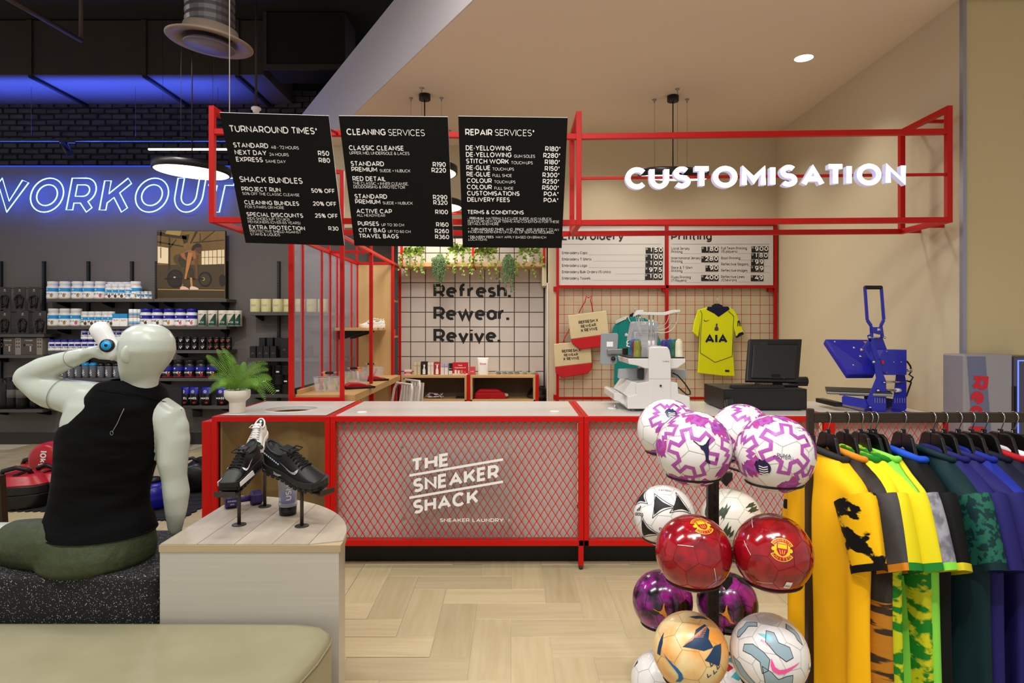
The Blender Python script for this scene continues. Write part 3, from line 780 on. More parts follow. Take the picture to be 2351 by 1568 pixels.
# narrow shelf tower behind the partition
st = thing('shelf_tower', 'narrow oak shelf tower between the partition and the tiled wall', 'shelf', (-1.40, 7.42, 0))
for x0 in (-.05,):
 MB().box(-.16, -.145, -.21, .20, 0, 2.29).build('side_panel', M_oak, st)
for z in (1.0, 1.47, 1.89, 2.28):
 MB().box(-.145, .012, -.21, .20, z, z+.022).build('shelf', M_oakx, st)
# work table
wtb = thing('work_table', 'oak work table running back inside the red partition', 'table', (-1.52, 6.14, 0))
MB().box(-.24, .24, -1.03, 1.03, .99, 1.05).build('table_top', M_oaky, wtb, .003)
MB().box(-.24, -.215, -1.0, 1.03, 1.05, 1.085).build('back_strip', M_oaky, wtb, .002)
for y in (-.95, -.2, .95): MB().box(.17, .21, y-.02, y+.02, 0, .99).build('leg', M_red, wtb)
for y in (-.95, .95): MB().box(-.22, -.19, y-.02, y+.02, 0, .99).build('leg', M_oak, wtb)
# corner shelf
cs = thing('wall_shelf', 'small oak shelf on black brackets inside the red partition', 'shelf', (-1.60, 6.70, 1.56))
MB().box(-.158, .16, -.48, .46, 0, .028).build('board', M_oakx, cs, .002)
for y in (-.35, .1):
 MB().prism([(-.155, 0), (.10, 0), (.10, -.02), (-.12, -.09), (-.155, -.09)], y, y+.025).build('bracket', M_blackm, cs)
# ---------------------------------------------------------------- low cabinet against the tiles
cb = thing('display_bench', 'low oak display bench with two open bays below the tiled wall', 'bench', (-.51, 7.42, 0))
def cbx(x0, x1, y0, y1, z0, z1, nm, m): return MB().box(x0+.51, x1+.51, y0-7.42, y1-7.42, z0, z1).build(nm, m, cb, .002)
yf, yb2 = 7.22, 7.62
xa, xm, xb = XX(921, yf), XX(1075.5, yf), XX(1233.5, yf)
cbx(xa, xm-.02, yf, yb2, 1.015, 1.045, 'top_board', M_oakx); cbx(xm+.02, xb-.02, yf, yb2, 1.015, 1.045, 'top_board', M_oakx)
cbx(xa, xm-.02, yf, yb2, .735, .765, 'shelf', M_oakx); cbx(xm+.02, xb-.02, yf, yb2, .735, .765, 'shelf', M_oakx)
M_dark = mat('dark_oak_back', '5a4a38', .6, noise=(6, '6b5945', .3), stretch=(1, 1, .15))
cbx(xa, xb-.02, yb2-.015, yb2, .0, 1.015, 'back_panel', M_dark)
for x in (xa, xm-.045, xm+.02, xb-.045): cbx(x, x+.025, yf, yb2-.015, 0, 1.015, 'side_panel', M_oak)
for x in (xm-.02, xb-.02): cbx(x, x+.038, yf-.01, yb2, 0, 1.05, 'red_post', M_red)
# ---------------------------------------------------------------- plant shelf
ps = thing('plant_shelf', 'long oak shelf hung in red brackets high on the tiled wall', 'shelf', (-.4, 7.43, 2.30))
ysf = 7.25
x0, x1 = XX(925, ysf)+.4, XX(1246, ysf)+.4
zs = ZZ(612, ysf)-2.30
MB().box(x0, XX(1086, ysf)+.4-.016, -.18, .215, zs, zs+.05).build('shelf_board', M_oakx, ps, .003)
MB().box(XX(1086, ysf)+.4+.016, x1, -.18, .215, zs, zs+.05).build('shelf_board', M_oakx, ps, .003)
for px in (922, 1086, 1249):
 x = XX(px, ysf)+.4
 MB().box(x-.014, x+.014, -.19, -.16, zs-.006, .62).build('hanger_bar', M_red, ps, .002)
 MB().box(x-.014, x+.014, -.16, .22, zs-.006, zs+.02).build('hanger_bar', M_red, ps, .002)
MB().box(x0, x1, -.19, -.16, .59, .62).build('hanger_rail', M_red, ps, .002)
# lettering on the tiles
wl = thing('wall_lettering', 'bold black Refresh Rewear Revive lettering stuck on the white tiles', 'lettering', (-.95, 7.645, 1.4))
def tilepos(px, py): return U(px, py, 7.645)-Vector((-.95, 7.645, 1.4))
for s, py, wpx in (('Refresh.', 683, 178), ('Rewear.', 735, 174), ('Revive.', 786, 154)):
 v, f = text_geom(s, .027, 0, .7, False, 6)
 x0, x1 = min(p[0] for p in v), max(p[0] for p in v)
 b = tilepos(995, py); k = wpx*7.645/F/(x1-x0); kz = 31*7.645/F/.70
 mb = MB(); mb.add([(b.x+(x-x0)*k, b.y, b.z+y*kz) for x, y in v], f); mb.build('word', M_ink, wl)
# ---------------------------------------------------------------- gridwall with price signs
gw = thing('grid_wall', 'red grid display frame fixed to the beige back wall', 'grid wall', (1.75, 7.16, 0))
yg = 7.14
def GX(px): return XX(px, yg)-1.75
def GZ(py): return ZZ(py, yg)
def gb(x0, x1, z0, z1, y0=-.045, y1=-.005, nm='frame_bar'): return MB().box(x0, x1, y0, y1, z0, z1).build(nm, M_redd, gw, .002)
gb(GX(1277), GX(1283), .5, GZ(516)); gb(GX(1527), GX(1534), .5, GZ(516)); gb(GX(1776), GX(1783), .5, GZ(516))
gb(GX(1283), GX(1776), GZ(519), GZ(512)); gb(GX(1283), GX(1776), GZ(662), GZ(655)); gb(GX(1283), GX(1776), GZ(917), GZ(911))
for px, py in ((1275, 663), (1275, 912), (1525, 664), (1768, 664)): gb(GX(px)-.02, GX(px)+.03, GZ(py+6), GZ(py-5), -.03, .03, 'clamp')
for i in range(23):
 px = 1295.5 + i*21.4
 if abs(px-1530) < 5 or px > 1774: continue
 MB().cyl((GX(px), -.022, .55), (GX(px), -.022, GZ(660)), .0027, 6).build('grid_wire', M_redd, gw)
for j in range(12):
 py = 679 + j*21.3
 if py > 908: continue
 MB().cyl((GX(1283), -.03, GZ(py)), (GX(1776), -.03, GZ(py)), .0027, 6).build('grid_wire', M_redd, gw)
M_sign = mat('white_sign_panel', 'cac6c3', .45)
def sign_panel(label, pxa, pxb, title, tx, rows, cols):
 o = U((pxa+pxb)/2, 592, yg-.01)
 t = thing('price_sign', label, 'sign', o, 0, 'white price panels above the grid')
 def q(px, py): p = U(px, py, yg-.014); return p - o
 a, b = q(pxa, 655), q(pxb, 519)
 MB().box(a.x, b.x, 0.0, .012, a.z, b.z).build('panel', M_sign, t)
 mb = MB()
 def tx_(s, px, py, h, bold=.01, al='L', kx=.82):
  p = q(px, py); mb.text(s, h*yg/F/.70, face_M((p.x, -.0015, p.z)), 0, al, bold, sx=kx)
 tx_(title, tx, 551.5, 19.5, .022, kx=.98)
 p = q(pxa+8, 561); p2 = q(pxb-8, 560.3); mb.add([(p.x,-.001,p2.z-.003),(p2.x,-.001,p2.z-.003),(p2.x,-.001,p2.z),(p.x,-.001,p2.z)], [(0,1,2,3)])
 for (s, px, py, dx0, dx1) in rows:
  tx_(s, px, py, 6.3, .014)
  if dx1 > dx0:
   k = dx0
   while k < dx1:
    pp = q(k, py+1.6); mb.add([(pp.x,-.001,pp.z-.0025),(pp.x+.004,-.001,pp.z-.0025),(pp.x+.004,-.001,pp.z+.0025),(pp.x,-.001,pp.z+.0025)], [(0,1,2,3)]); k += 2.35
 stuff(mb.build('sign_lettering', M_ink, t))
 for (s, px0, py0, px1, py1) in cols:
  a, b = q(px0, py1), q(px1, py0)
  pc = MB().box(a.x, b.x, -.006, -.0005, a.z, b.z).build('price_tag', M_ink, t)
  m2 = MB(); n = len(s); cw = 11
  pr = q(px0+1, py0+5.5); m2.text('R', 4.2*yg/F/.7, face_M((pr.x, -.0075, pr.z)), 0, 'L', .005)
  for i, ch in enumerate(s):
   pc2 = q(px1-cw*(n-i)+cw/2+.5, py1-3.3); m2.text(ch, 10.2*yg/F/.7, face_M((pc2.x, -.0075, pc2.z)), 0, 'C', .02)
   if i: 
    g0 = q(px1-cw*(n-i)+.3, py1); g1 = q(px1-cw*(n-i)+.7, py0); m2.add([(g0.x,-.007,g0.z),(g1.x,-.007,g0.z),(g1.x,-.007,g1.z),(g0.x,-.007,g1.z)], [(0,1,2,3)])
  stuff(m2.build('price_digits', M_wink, pc))
 return t
E1 = []
for i, s in enumerate(('Embroidery Caps', 'Embroidery T-Shirts', 'Embroidery Logo', 'Embroidery Bulk Orders (15 Units)', 'Embroidery Towels')):
 E1.append((s, 1290.5, 583.5+i*14.6, (1352, 1363, 1352, 1413, 1358)[i], 1481))
sign_panel('white embroidery price panel with black sliding prices', 1283.5, 1526.5, 'Embroidery', 1290, E1,
 [('150', 1482.5, 568.5, 1522, 582), ('100', 1482, 584.5, 1522, 598), ('100', 1482, 599, 1521.5, 612.5), ('975', 1481.5, 613.5, 1521, 627.5), ('100', 1481, 629, 1521, 642.5)])
P1 = [('Local Jersey', 1541.5, 573.5, 0, 0), ('Printing', 1541.5, 581, 1567, 1610), ('International Jersey', 1541.5, 595.5, 0, 0), ('Printing', 1541.5, 603, 1567, 1608), ('Race & T-Shirt', 1541.5, 617.5, 0, 0), ('Printing', 1541.5, 625, 1568, 1618),
 ('Fives Printing', 1541.5, 639.5, 0, 0), ('(7 Players)', 1541.5, 647, 1576, 1610),
 ('Full Team Printing', 1656, 573, 0, 0), ('(15 players)', 1656, 580.5, 1694, 1724), ('Boot Printing', 1656, 595.5, 1700, 1724), ('Reflective Slogans', 1656, 609.5, 1716, 1768), ('Reflective Images', 1656, 624, 1714, 1768),
 ('Reflective Lines', 1656, 638.5, 0, 0), ('/Chevrons', 1656, 646, 1690, 1724)]
sign_panel('white printing price panel beside the embroidery one', 1534.5, 1775.5, 'Printing', 1541, P1,
 [('180', 1611, 566.5, 1649.5, 580), ('280', 1610.5, 588.5, 1649, 602), ('90', 1620, 609.5, 1649, 623), ('400', 1610, 631.5, 1649.5, 645),
 ('900', 1725.5, 565.5, 1764, 579.5), ('180', 1725, 581.5, 1763, 594.5), ('99', 1724.5, 596, 1753, 609.5), ('99', 1724, 610.5, 1753, 624), ('49', 1724, 632, 1752.5, 645.5)])
# ================================================================ plinth, block and bench
M_ash = mat('pale_ash_plank', 'a89a86', .45, noise=(6, 'c2b6a4', .35), stretch=(4, .5, 1), bump=(40, .04), rnd=.06)
M_ashe = mat('ash_edge_band', 'b09a76', .5, noise=(8, 'c4b08c', .3), stretch=(.2, .2, 4))
M_lam = mat('brushed_metal_laminate', 'd4cec4', .34, .3, noise=(60, 'c8c2b8', .3), stretch=(.03, .03, 1))
PX, PY, PZ, PR = XX(367, 2.45), 2.45, .757, .70
pl = thing('display_plinth', 'quarter round display plinth with pale plank top and brushed metal sides', 'plinth', (PX, PY, 0))
arc = [(PR*math.sin(i/40*PI/2), PR*math.cos(i/40*PI/2)) for i in range(41)]   # from far-left to right-front
MB().prism([(0, 0)] + [(x*.992, y*.992) for x, y in reversed(arc)], .0, PZ-.03, plane='xy').build('body', M_lam, pl, fix=True)
MB().prism([(-.002, -.004)] + [(x*1.002, y*1.002 if i < 40 else -.004) for i, (x, y) in reversed(list(enumerate(arc)))], PZ-.03, PZ-.004, plane='xy').build('edge_band', M_ashe, pl, fix=True)
cuts = [0, .145, .290, .435, .578, PR]
for a, b in zip(cuts[:-1], cuts[1:]):
 n = 10; g_ = .0012
 top = [(a+g_ + (b-a-2*g_)*i/n) for i in range(n+1)]
 poly = [(a+g_, 0), (b-g_, 0)] + [(x, math.sqrt(max(PR*PR-x*x, 0))) for x in reversed(top)]
 if b == PR: poly = [poly[0]] + poly[2:] 
 MB().prism(poly, PZ-.006, PZ, plane='xy').build('plank', M_ash, pl, fix=True)

M_rub = bpy.data.materials.new('speckled_rubber'); M_rub.use_nodes = True
nt = M_rub.node_tree; b = nt.nodes['Principled BSDF']; b.inputs['Roughness'].default_value = .8
tc = nt.nodes.new('ShaderNodeTexCoord'); vo = nt.nodes.new('ShaderNodeTexVoronoi'); vo.inputs['Scale'].default_value = 190; vo.inputs['Randomness'].default_value = 1
nz = nt.nodes.new('ShaderNodeTexNoise'); nz.inputs['Scale'].default_value = 160; nt.links.new(tc.outputs['Object'], nz.inputs['Vector'])
mxv = nt.nodes.new('ShaderNodeMixRGB'); mxv.inputs[0].default_value = .012; nt.links.new(tc.outputs['Object'], mxv.inputs[1]); nt.links.new(nz.outputs['Color'], mxv.inputs[2]); nt.links.new(mxv.outputs[0], vo.inputs['Vector'])
r1 = nt.nodes.new('ShaderNodeValToRGB'); r1.color_ramp.elements[0].position = .0; r1.color_ramp.elements[0].color = (1,1,1,1); r1.color_ramp.elements[1].position = .36; r1.color_ramp.elements[1].color = (0,0,0,1)
nt.links.new(vo.outputs['Distance'], r1.inputs[0])
sp = nt.nodes.new('ShaderNodeSeparateXYZ'); nt.links.new(vo.outputs['Color'], sp.inputs[0])
gt = nt.nodes.new('ShaderNodeMath'); gt.operation = 'GREATER_THAN'; gt.inputs[1].default_value = .58; nt.links.new(sp.outputs[0], gt.inputs[0])
th = nt.nodes.new('ShaderNodeMath'); th.operation = 'GREATER_THAN'; th.inputs[1].default_value = .25; nt.links.new(r1.outputs[0], th.inputs[0])
mu = nt.nodes.new('ShaderNodeMath'); mu.operation = 'MULTIPLY'; nt.links.new(gt.outputs[0], mu.inputs[0]); nt.links.new(th.outputs[0], mu.inputs[1])
mx = nt.nodes.new('ShaderNodeMixRGB'); mx.inputs[1].default_value = lin('141416'); mx.inputs[2].default_value = lin('c9c4c0'); nt.links.new(mu.outputs[0], mx.inputs[0]); nt.links.new(mx.outputs[0], b.inputs['Base Color'])
MATS['speckled_rubber'] = M_rub
BZ = .625
def rrect(x0, x1, y0, y1, r, n=8, corners=(1,1,1,1)):
 out = []
 for k, (cx_, cy_, a0) in enumerate(((x1-r, y0+r, -PI/2), (x1-r, y1-r, 0), (x0+r, y1-r, PI/2), (x0+r, y0+r, PI))):
  if corners[k]:
   for i in range(n+1): t = a0 + PI/2*i/n; out.append((cx_+r*math.cos(t), cy_+r*math.sin(t)))
  else: out.append(((x1 if k < 2 else x0), (y0 if k in (0, 3) else y1)))
 return out
# put the block's origin at its base
def rebase(o, p):
 p = Vector(p); o.data.transform(Matrix.Translation(-p)); o.location = p
 return o
bkx0 = XX(-260, 2.45)
bk = MB().prism(rrect(bkx0, PX-.006, 2.46, 3.04, .10, 10, (1,1,0,0)), .0, BZ, plane='xy').build('rubber_block', M_rub, None, .02, 3, fix=True)
tag(rebase(bk, ((bkx0+PX)/2, 2.75, 0)), 'black rubber block with white specks under the seated mannequin', 'block')

M_lea = mat('stone_leather', '969070', .38, noise=(4, 'a8a282', .3), bump=(220, .06))
be = thing('bench_seat', 'stone beige leather bench cushion in the foreground', 'bench', (-1.6, 2.0, 0))
ol = [(-1.2, .43), (.50, .43), (.80, .425), (.885, .40), (.925, .355), (.93, .30), (.925, .18), (.905, .06), (.865, -.08), (.80, -.25), (.70, -.45), (.55, -.7), (.3, -1.0), (-1.2, -1.0)]
ol = list(reversed(ol))
mb = MB().prism([(x-.0, y) for x, y in ol], .05, .43, plane='xy')
mb.build('cushion_body', M_lea, be, .012, 3, fix=True)
mb = MB(); n = len(ol)
cx_, cy_ = -.1, -.2
def ins(p, k): return (p[0] + (cx_-p[0])*k, p[1] + (cy_-p[1])*k)
levels = [(0, .43), (.002, .447), (.018, .462), (.06, .470), (.2, .474), (.6, .476)]
vs_ = []; fs = []
for k, z in levels: vs_ += [(*ins(p, k), z) for p in ol]
for l in range(len(levels)-1):
 for i in range(n): j = (i+1) % n; fs.append((l*n+i, l*n+j, (l+1)*n+j, (l+1)*n+i))
fs.append(tuple((len(levels)-1)*n+i for i in range(n)))
o = mb.add(vs_, fs, 0, None, True).build('cushion_top', M_lea, be, fix=True)
MB().tube([(x*1.0, y, .436) for x, y in ol], .0035, 6, True).build('piping', M_lea, be)

# ================================================================ mannequin
M_skin = mat('mannequin_lacquer', 'c3c9bd', .28, 0, .5)
def loft(mb, rings, n=20, mi=0):
 """rings: (centre Vector, a Vector (half axis 1), b Vector (half axis 2))"""
 k = len(mb.v)
 for c, a, b_ in rings:
  for j in range(n):
   t = 2*PI*j/n
   mb.v.append(c + a*math.cos(t) + b_*math.sin(t))
 for i in range(len(rings)-1):
  for j in range(n):
   mb.f.append((k+i*n+j, k+i*n+(j+1) % n, k+(i+1)*n+(j+1) % n, k+(i+1)*n+j)); mb.m.append(mi); mb.sm.append(True)
 mb.f.append(tuple(k+j for j in reversed(range(n)))); mb.m.append(mi); mb.sm.append(True)
 mb.f.append(tuple(k+(len(rings)-1)*n+j for j in range(n))); mb.m.append(mi); mb.sm.append(True)
def limb(mb, pts, rs, flat=1.0):
 """tube with rounded ends"""
 P = [Vector(p) for p in pts]; d0 = (P[0]-P[1]).normalized(); d1 = (P[-1]-P[-2]).normalized()
 P2 = [P[0]+d0*rs[0]*.9, P[0]+d0*rs[0]*.55] + P + [P[-1]+d1*rs[-1]*.55, P[-1]+d1*rs[-1]*.9]
 R2 = [rs[0]*.3, rs[0]*.8] + list(rs) + [rs[-1]*.8, rs[-1]*.3]
 mb.tube(P2, R2, 16, flat=flat)
def remesh(o, vox, it=6, disp=None):
 m = o.modifiers.new('remesh', 'REMESH'); m.mode = 'VOXEL'; m.voxel_size = vox; m.use_smooth_shade = True
 m = o.modifiers.new('smooth', 'SMOOTH'); m.factor = .5; m.iterations = it
mq = thing('mannequin', 'pale grey mannequin in black tank top seated with raised arm and massage device', 'mannequin', (XX(226, 2.645), 2.645, BZ))
MO = Vector((XX(226, 2.645), 2.645, BZ))
SC_ = .965   # the figure sits at the front of the block
def q(px, py, Y): return U(px, py, Y*SC_) - MO
K = 2.74*SC_/F
def ring(px, py, hw, hd, Y=2.74, tilt=0): return (q(px, py, Y), Vector((hw*K, 0, tilt)), Vector((0, hd, 0)))
mb = MB()
loft(mb, [ring(226, 1316, 105, .12), ring(226, 1300, 114, .15), ring(226, 1240, 112, .145), ring(229, 1180, 104, .12), ring(240, 1100, 99, .118), ring(255, 1020, 112, .13), ring(266, 965, 120, .135), ring(272, 925, 112, .125), ring(290, 898, 72, .095), ring(315, 882, 46, .07), ring(322, 872, 36, .06)])
limb(mb, [q(322, 895, 2.72), q(326, 868, 2.715), q(333, 838, 2.70)], [.066, .063, .061])
# head: skull + jaw turned to the left
loft(mb, [ring(338, 744, 14, .03, 2.68), ring(338, 748, 30, .06, 2.68), ring(338, 760, 46, .09, 2.68), ring(338, 780, 56, .108, 2.68), ring(338, 805, 58.5, .113, 2.68), ring(333, 830, 53, .100, 2.69), ring(325, 852, 44, .085, 2.70), ring(320, 872, 36, .070, 2.715), ring(319, 890, 30, .05, 2.73)])
mb.sphere(q(306, 842, 2.74), (.050, .07, .062)); mb.sphere(q(312, 812, 2.76), (.05, .06, .07))
# left arm (raised) and right arm (straight down)
S, E, Wr = q(196, 918, 2.76), q(62, 868, 2.82), q(192, 815, 2.72)
limb(mb, [q(245, 925, 2.76), S, q(150, 908, 2.78), q(100, 893, 2.80), E], [.085, .081, .070, .066, .052])
mb.sphere(q(120, 905, 2.80), (.075, .06, .062))
limb(mb, [E, q(100, 848, 2.79), q(140, 832, 2.76), Wr], [.054, .054, .043, .031])
limb(mb, [q(350, 940, 2.74), q(385, 960, 2.74), q(398, 1010, 2.74), q(396, 1060, 2.74), q(400, 1095, 2.75), q(405, 1130, 2.76), q(404, 1170, 2.78), q(402, 1212, 2.82)], [.075, .074, .066, .060, .050, .053, .044, .030])
mb.sphere(q(398, 985, 2.74), (.062, .06, .075))
# hand holding the device, fingers and thumb
limb(mb, [Wr, q(212, 808, 2.71), q(232, 806, 2.70)], [.030, .036, .038], .7)
limb(mb, [q(222, 814, 2.69), q(240, 819, 2.68), q(256, 822, 2.675), q(271, 824, 2.675)], [.018, .014, .012, .010])
for i, (dz, dy, ln_) in enumerate(((0, .00, 1.0), (-4, .02, 1.05), (-8, .04, 1.0), (-11, .055, .85))):
 limb(mb, [q(238, 803+dz, 2.71+dy), q(238+22*ln_, 788+dz, 2.74+dy), q(238+42*ln_, 784+dz*.6, 2.75+dy), q(238+56*ln_, 792+dz*.5, 2.74+dy)], [.014, .012, .011, .009])
# right hand flat on the block
limb(mb, [q(402, 1212, 2.82), q(404, 1224, 2.86), q(406, 1228, 2.92)], [.030, .026, .022], .7)
for k in range(4): limb(mb, [q(400+k*5, 1227, 2.90), q(400+k*6, 1232, 2.97), q(399+k*7, 1234, 3.02)], [.011, .010, .008])
# thighs and lower legs
limb(mb, [q(150, 1262, 2.74), q(60, 1246, 2.84), q(-20, 1240, 2.94), q(-80, 1250, 3.0)], [.098, .088, .078, .066])
limb(mb, [q(-80, 1250, 3.0), q(-84, 1400, 3.16), q(-86, 1500, 3.2)], [.066, .058, .045])
limb(mb, [q(280, 1265, 2.78), q(270, 1225, 2.98), q(262, 1205, 3.14)], [.095, .085, .07])
limb(mb, [q(262, 1205, 3.14), q(262, 1330, 3.22)], [.066, .05])
body = mb.build('body', M_skin, mq); remesh(body, .0085, 7)
# ear
ear = MB(); ear.sphere((0,0,0), (.015, .030, .040), 16, 10, M=Matrix.Translation(q(295, 812, 2.585)) @ Matrix.Rotation(.25, 4, 'Y') @ Matrix.Rotation(-.5, 4, 'Z'))
ear.build('ear', M_skin, mq)
# assembly seams of the arms
M_seam = mat('seam_grey', '8d9288', .5)
def ringline(c, ax, r, nm='joint_seam', rz=None):
 ax = Vector(ax).normalized(); a = ax.orthogonal().normalized(); b_ = ax.cross(a)
 MB().tube([Vector(c) + (a*math.cos(t*2*PI/28) + b_*math.sin(t*2*PI/28))*r for t in range(28)], .0016, 5, True).build(nm, M_seam, mq)
ringline(q(166, 824, 2.742), Wr-q(140, 832, 2.76), .0385)
ringline(q(143, 905, 2.782), S-E, .0715)
# tank top
M_tank = mat('black_jersey_cloth', '060607', .8, 0, .15)
nt = M_tank.node_tree; tc = nt.nodes.new('ShaderNodeTexCoord'); mp = nt.nodes.new('ShaderNodeMapping'); mp.inputs['Rotation'].default_value = (0, .75, 0); mp.inputs['Scale'].default_value = (2.2, 2, 7)
nz = nt.nodes.new('ShaderNodeTexNoise'); nz.inputs['Scale'].default_value = 1.6; nz.inputs['Detail'].default_value = 1.5; bpn = nt.nodes.new('ShaderNodeBump'); bpn.inputs['Strength'].default_value = .7; bpn.inputs['Distance'].default_value = .06
nt.links.new(tc.outputs['Object'], mp.inputs[0]); nt.links.new(mp.outputs[0], nz.inputs['Vector']); nt.links.new(nz.outputs['Fac'], bpn.inputs['Height']); nt.links.new(bpn.outputs[0], nt.nodes['Principled BSDF'].inputs['Normal'])
def shell(mb, rings, n=40):
 k = len(mb.v)
 for c, a, b_ in rings:
  for j in range(n):
   t = 2*PI*j/n; mb.v.append(c + a*math.cos(t) + b_*math.sin(t))
 for i in range(len(rings)-1):
  for j in range(n):
   mb.f.append((k+i*n+j, k+i*n+(j+1) % n, k+(i+1)*n+(j+1) % n, k+(i+1)*n+j)); mb.m.append(0); mb.sm.append(True)
mb = MB()
def rg(py, l, r, hd, Y=2.74, dz=0):
 return (q((l+r)/2, py, Y), Vector(((r-l)/2*K, 0, dz)), Vector((0, hd, 0)))
rings = [rg(1216, 106, 350, .180), rg(1211, 105, 350, .181), rg(1205, 106, 349, .177), rg(1198, 108, 348, .170), rg(1190, 110, 347, .162), rg(1180, 113, 344, .152), rg(1165, 117, 338, .138), rg(1140, 121, 336, .135), rg(1110, 126, 341, .134), rg(1075, 131, 350, .137), rg(1040, 134, 363, .143), rg(1000, 135, 379, .149), rg(985, 140, 384, .149), rg(962, 160, 389, .147), rg(940, 180, 389, .143), rg(918, 198, 385, .137), rg(900, 211, 378, .126), rg(886, 222, 368, .112), rg(876, 232, 356, .10), rg(870, 262, 350, .088)]
shell(mb, rings)
mb.build('tank_top', M_tank, mq, sub=1, fix=True)
# hem and arm-hole piping of the tank top, zip line on the back
MB().tube([c + a*math.cos(t*2*PI/40) + b_*math.sin(t*2*PI/40) for c, a, b_ in [rings[0]] for t in range(40)], .004, 6, True).build('hem', M_tank, mq)
def onback(px, py, off=.006):
 # point on the back of the tank at this height
 for (c0, a0, b0), (c1, a1, b1), y0, y1 in zip(rings[:-1], rings[1:], [1216,1211,1205,1198,1190,1180,1165,1140,1110,1075,1040,1000,985,962,940,918,900,886,876], [1211,1205,1198,1190,1180,1165,1140,1110,1075,1040,1000,985,962,940,918,900,886,876,870]):
  if y1 <= py <= y0:
   s_ = (y0-py)/(y0-y1); c = c0.lerp(c1, s_); a = a0.lerp(a1, s_); b_ = b0.lerp(b1, s_)
   Yd = 2.645 - .12
   x = U(px, py, Yd).x - MO.x; u = max(-1, min(1, (x-c.x)/a.x))
   return Vector((x, -b_.y*math.sqrt(1-u*u)-off, U(px, py, Yd).z-MO.z))
 return q(px, py, 2.6)
M_refl = mat('reflective_print', '8a8a88', .4)
MB().tube([onback(290, 937), onback(284, 952), onback(277, 970), onback(270, 983), onback(266, 990)], .0013, 6).build('back_stripe', M_refl, mq)
zp = onback(265, 992); MB().tube([zp + Vector((.006*math.cos(i*PI/6), 0, .008*math.sin(i*PI/6))) for i in range(12)], .001, 5, True).build('zip_ring', M_refl, mq)
MB().tube([onback(216, 884+8), onback(250, 895), onback(290, 900), onback(330, 915), onback(360, 935), onback(383, 950)], .0016, 5).build('yoke_seam', M_tank, mq)
# shorts
M_olive = mat('olive_shell_cloth', '3b4427', .6, bump=(1, 0))
nt = M_olive.node_tree; bpn = [n_ for n_ in nt.nodes if n_.type == 'BUMP'][0]; nz = [n_ for n_ in nt.nodes if n_.type == 'TEX_NOISE'][0]; mp = [n_ for n_ in nt.nodes if n_.type == 'MAPPING'][0]
mp.inputs['Scale'].default_value = (7, 3, 5); nz.inputs['Scale'].default_value = 1.8; bpn.inputs['Strength'].default_value = .45; bpn.inputs['Distance'].default_value = .05
mb = MB()
loft(mb, [ring(220, 1296, 100, .17), ring(222, 1290, 114, .195), ring(223, 1279, 122, .212), ring(225, 1255, 123, .208), ring(227, 1225, 120, .182), ring(227, 1200, 112, .15)])
limb(mb, [q(175, 1254, 2.66), q(120, 1252, 2.67), q(72, 1250, 2.72), q(42, 1250, 2.78)], [.100, .106, .106, .104])
limb(mb, [q(285, 1268, 2.76), q(275, 1240, 2.92), q(268, 1222, 3.02)], [.105, .10, .098])
sh = mb.build('shorts', M_olive, mq); remesh(sh, .009, 5)
# massage device in the hand
dv = thing('massage_device', 'white massage device with a blue ringed button in the mannequin hand', 'massage device', U(246, 784, 2.66*.965))
DM = Matrix.Rotation(-.55, 4, 'Y')
mb = MB(); mb.lathe([(0.001, -.080), (.022, -.078), (.033, -.066), (.036, -.045), (.034, -.01), (.036, .03), (.038, .05), (.034, .072), (.022, .083), (0.001, .086)], 24, M=DM)
mb.build('housing', mat('gloss_white', 'e8e8e6', .12), dv)
BM = DM @ Matrix.Translation((.010, -.034, -.025)) @ Matrix.Rotation(PI/2, 4, 'X') @ Matrix.Rotation(.25, 4, 'Y')
MB().lathe([(.027, -.008), (.027, .004), (.024, .008), (0.001, .008)], 24, M=BM).build('button_ring', M_black, dv)
MB().lathe([(.019, .006), (.019, .011), (0.001, .012)], 24, M=BM).build('button', mat('cyan_button', '1596d8', .3), dv)
MB().lathe([(.006, .010), (.006, .0135), (0.001, .0135)], 16, M=BM).build('button_centre', M_black, dv)
# ================================================================ footballs
BR = .11
def sph_basis(d, up=(0,0,1)):
 d = Vector(d).normalized(); u = Vector(up)
 if abs(d.dot(u)) > .98: u = Vector((0,1,0))
 ex = u.cross(d).normalized(); ey = d.cross(ex)
 return d, ex, ey
def on_sphere(d, up, x, y, r):
 """wrap a flat point (metres from the patch centre) on the ball"""
 d, ex, ey = sph_basis(d, up); l = math.hypot(x, y)
 if l < 1e-9: return d*r
 a = l/BR; return (d*math.cos(a) + (ex*x + ey*y)/l*math.sin(a))*r
def ball_ribbon(mb, d, up, pts, w_, lift=.0006, mi=0, closed=False):
 P = [Vector(p) for p in pts]
 if closed: P = P+[P[0], P[1]]
 dense = []
 for a, b in zip(P[:-1], P[1:]):
  n = max(1, int((b-a).length/.007))
  for i in range(n): dense.append(a.lerp(b, i/n))
 dense.append(P[-1])
 v, f = thick([tuple(p) for p in dense], w_)
 mb.add([on_sphere(d, up, x, y, BR+lift) for x, y in v], f, mi)
def ball_poly(mb, d, up, pts, lift=.0005, mi=0):
 bm = bmesh.new(); vs_ = [bm.verts.new((x, y, 0)) for x, y in pts]
 bm.faces.new(vs_); bmesh.ops.triangulate(bm, faces=bm.faces)
 for k in range(4):
  es = [e for e in bm.edges if e.calc_length() > .012]
  if not es: break
  bmesh.ops.subdivide_edges(bm, edges=es, cuts=1); bmesh.ops.triangulate(bm, faces=bm.faces)
 bm.verts.index_update()
 mb.add([on_sphere(d, up, v.co.x, v.co.y, BR+lift) for v in bm.verts], [tuple(v.index for v in f.verts) for f in bm.faces], mi, None, True)
 bm.free()
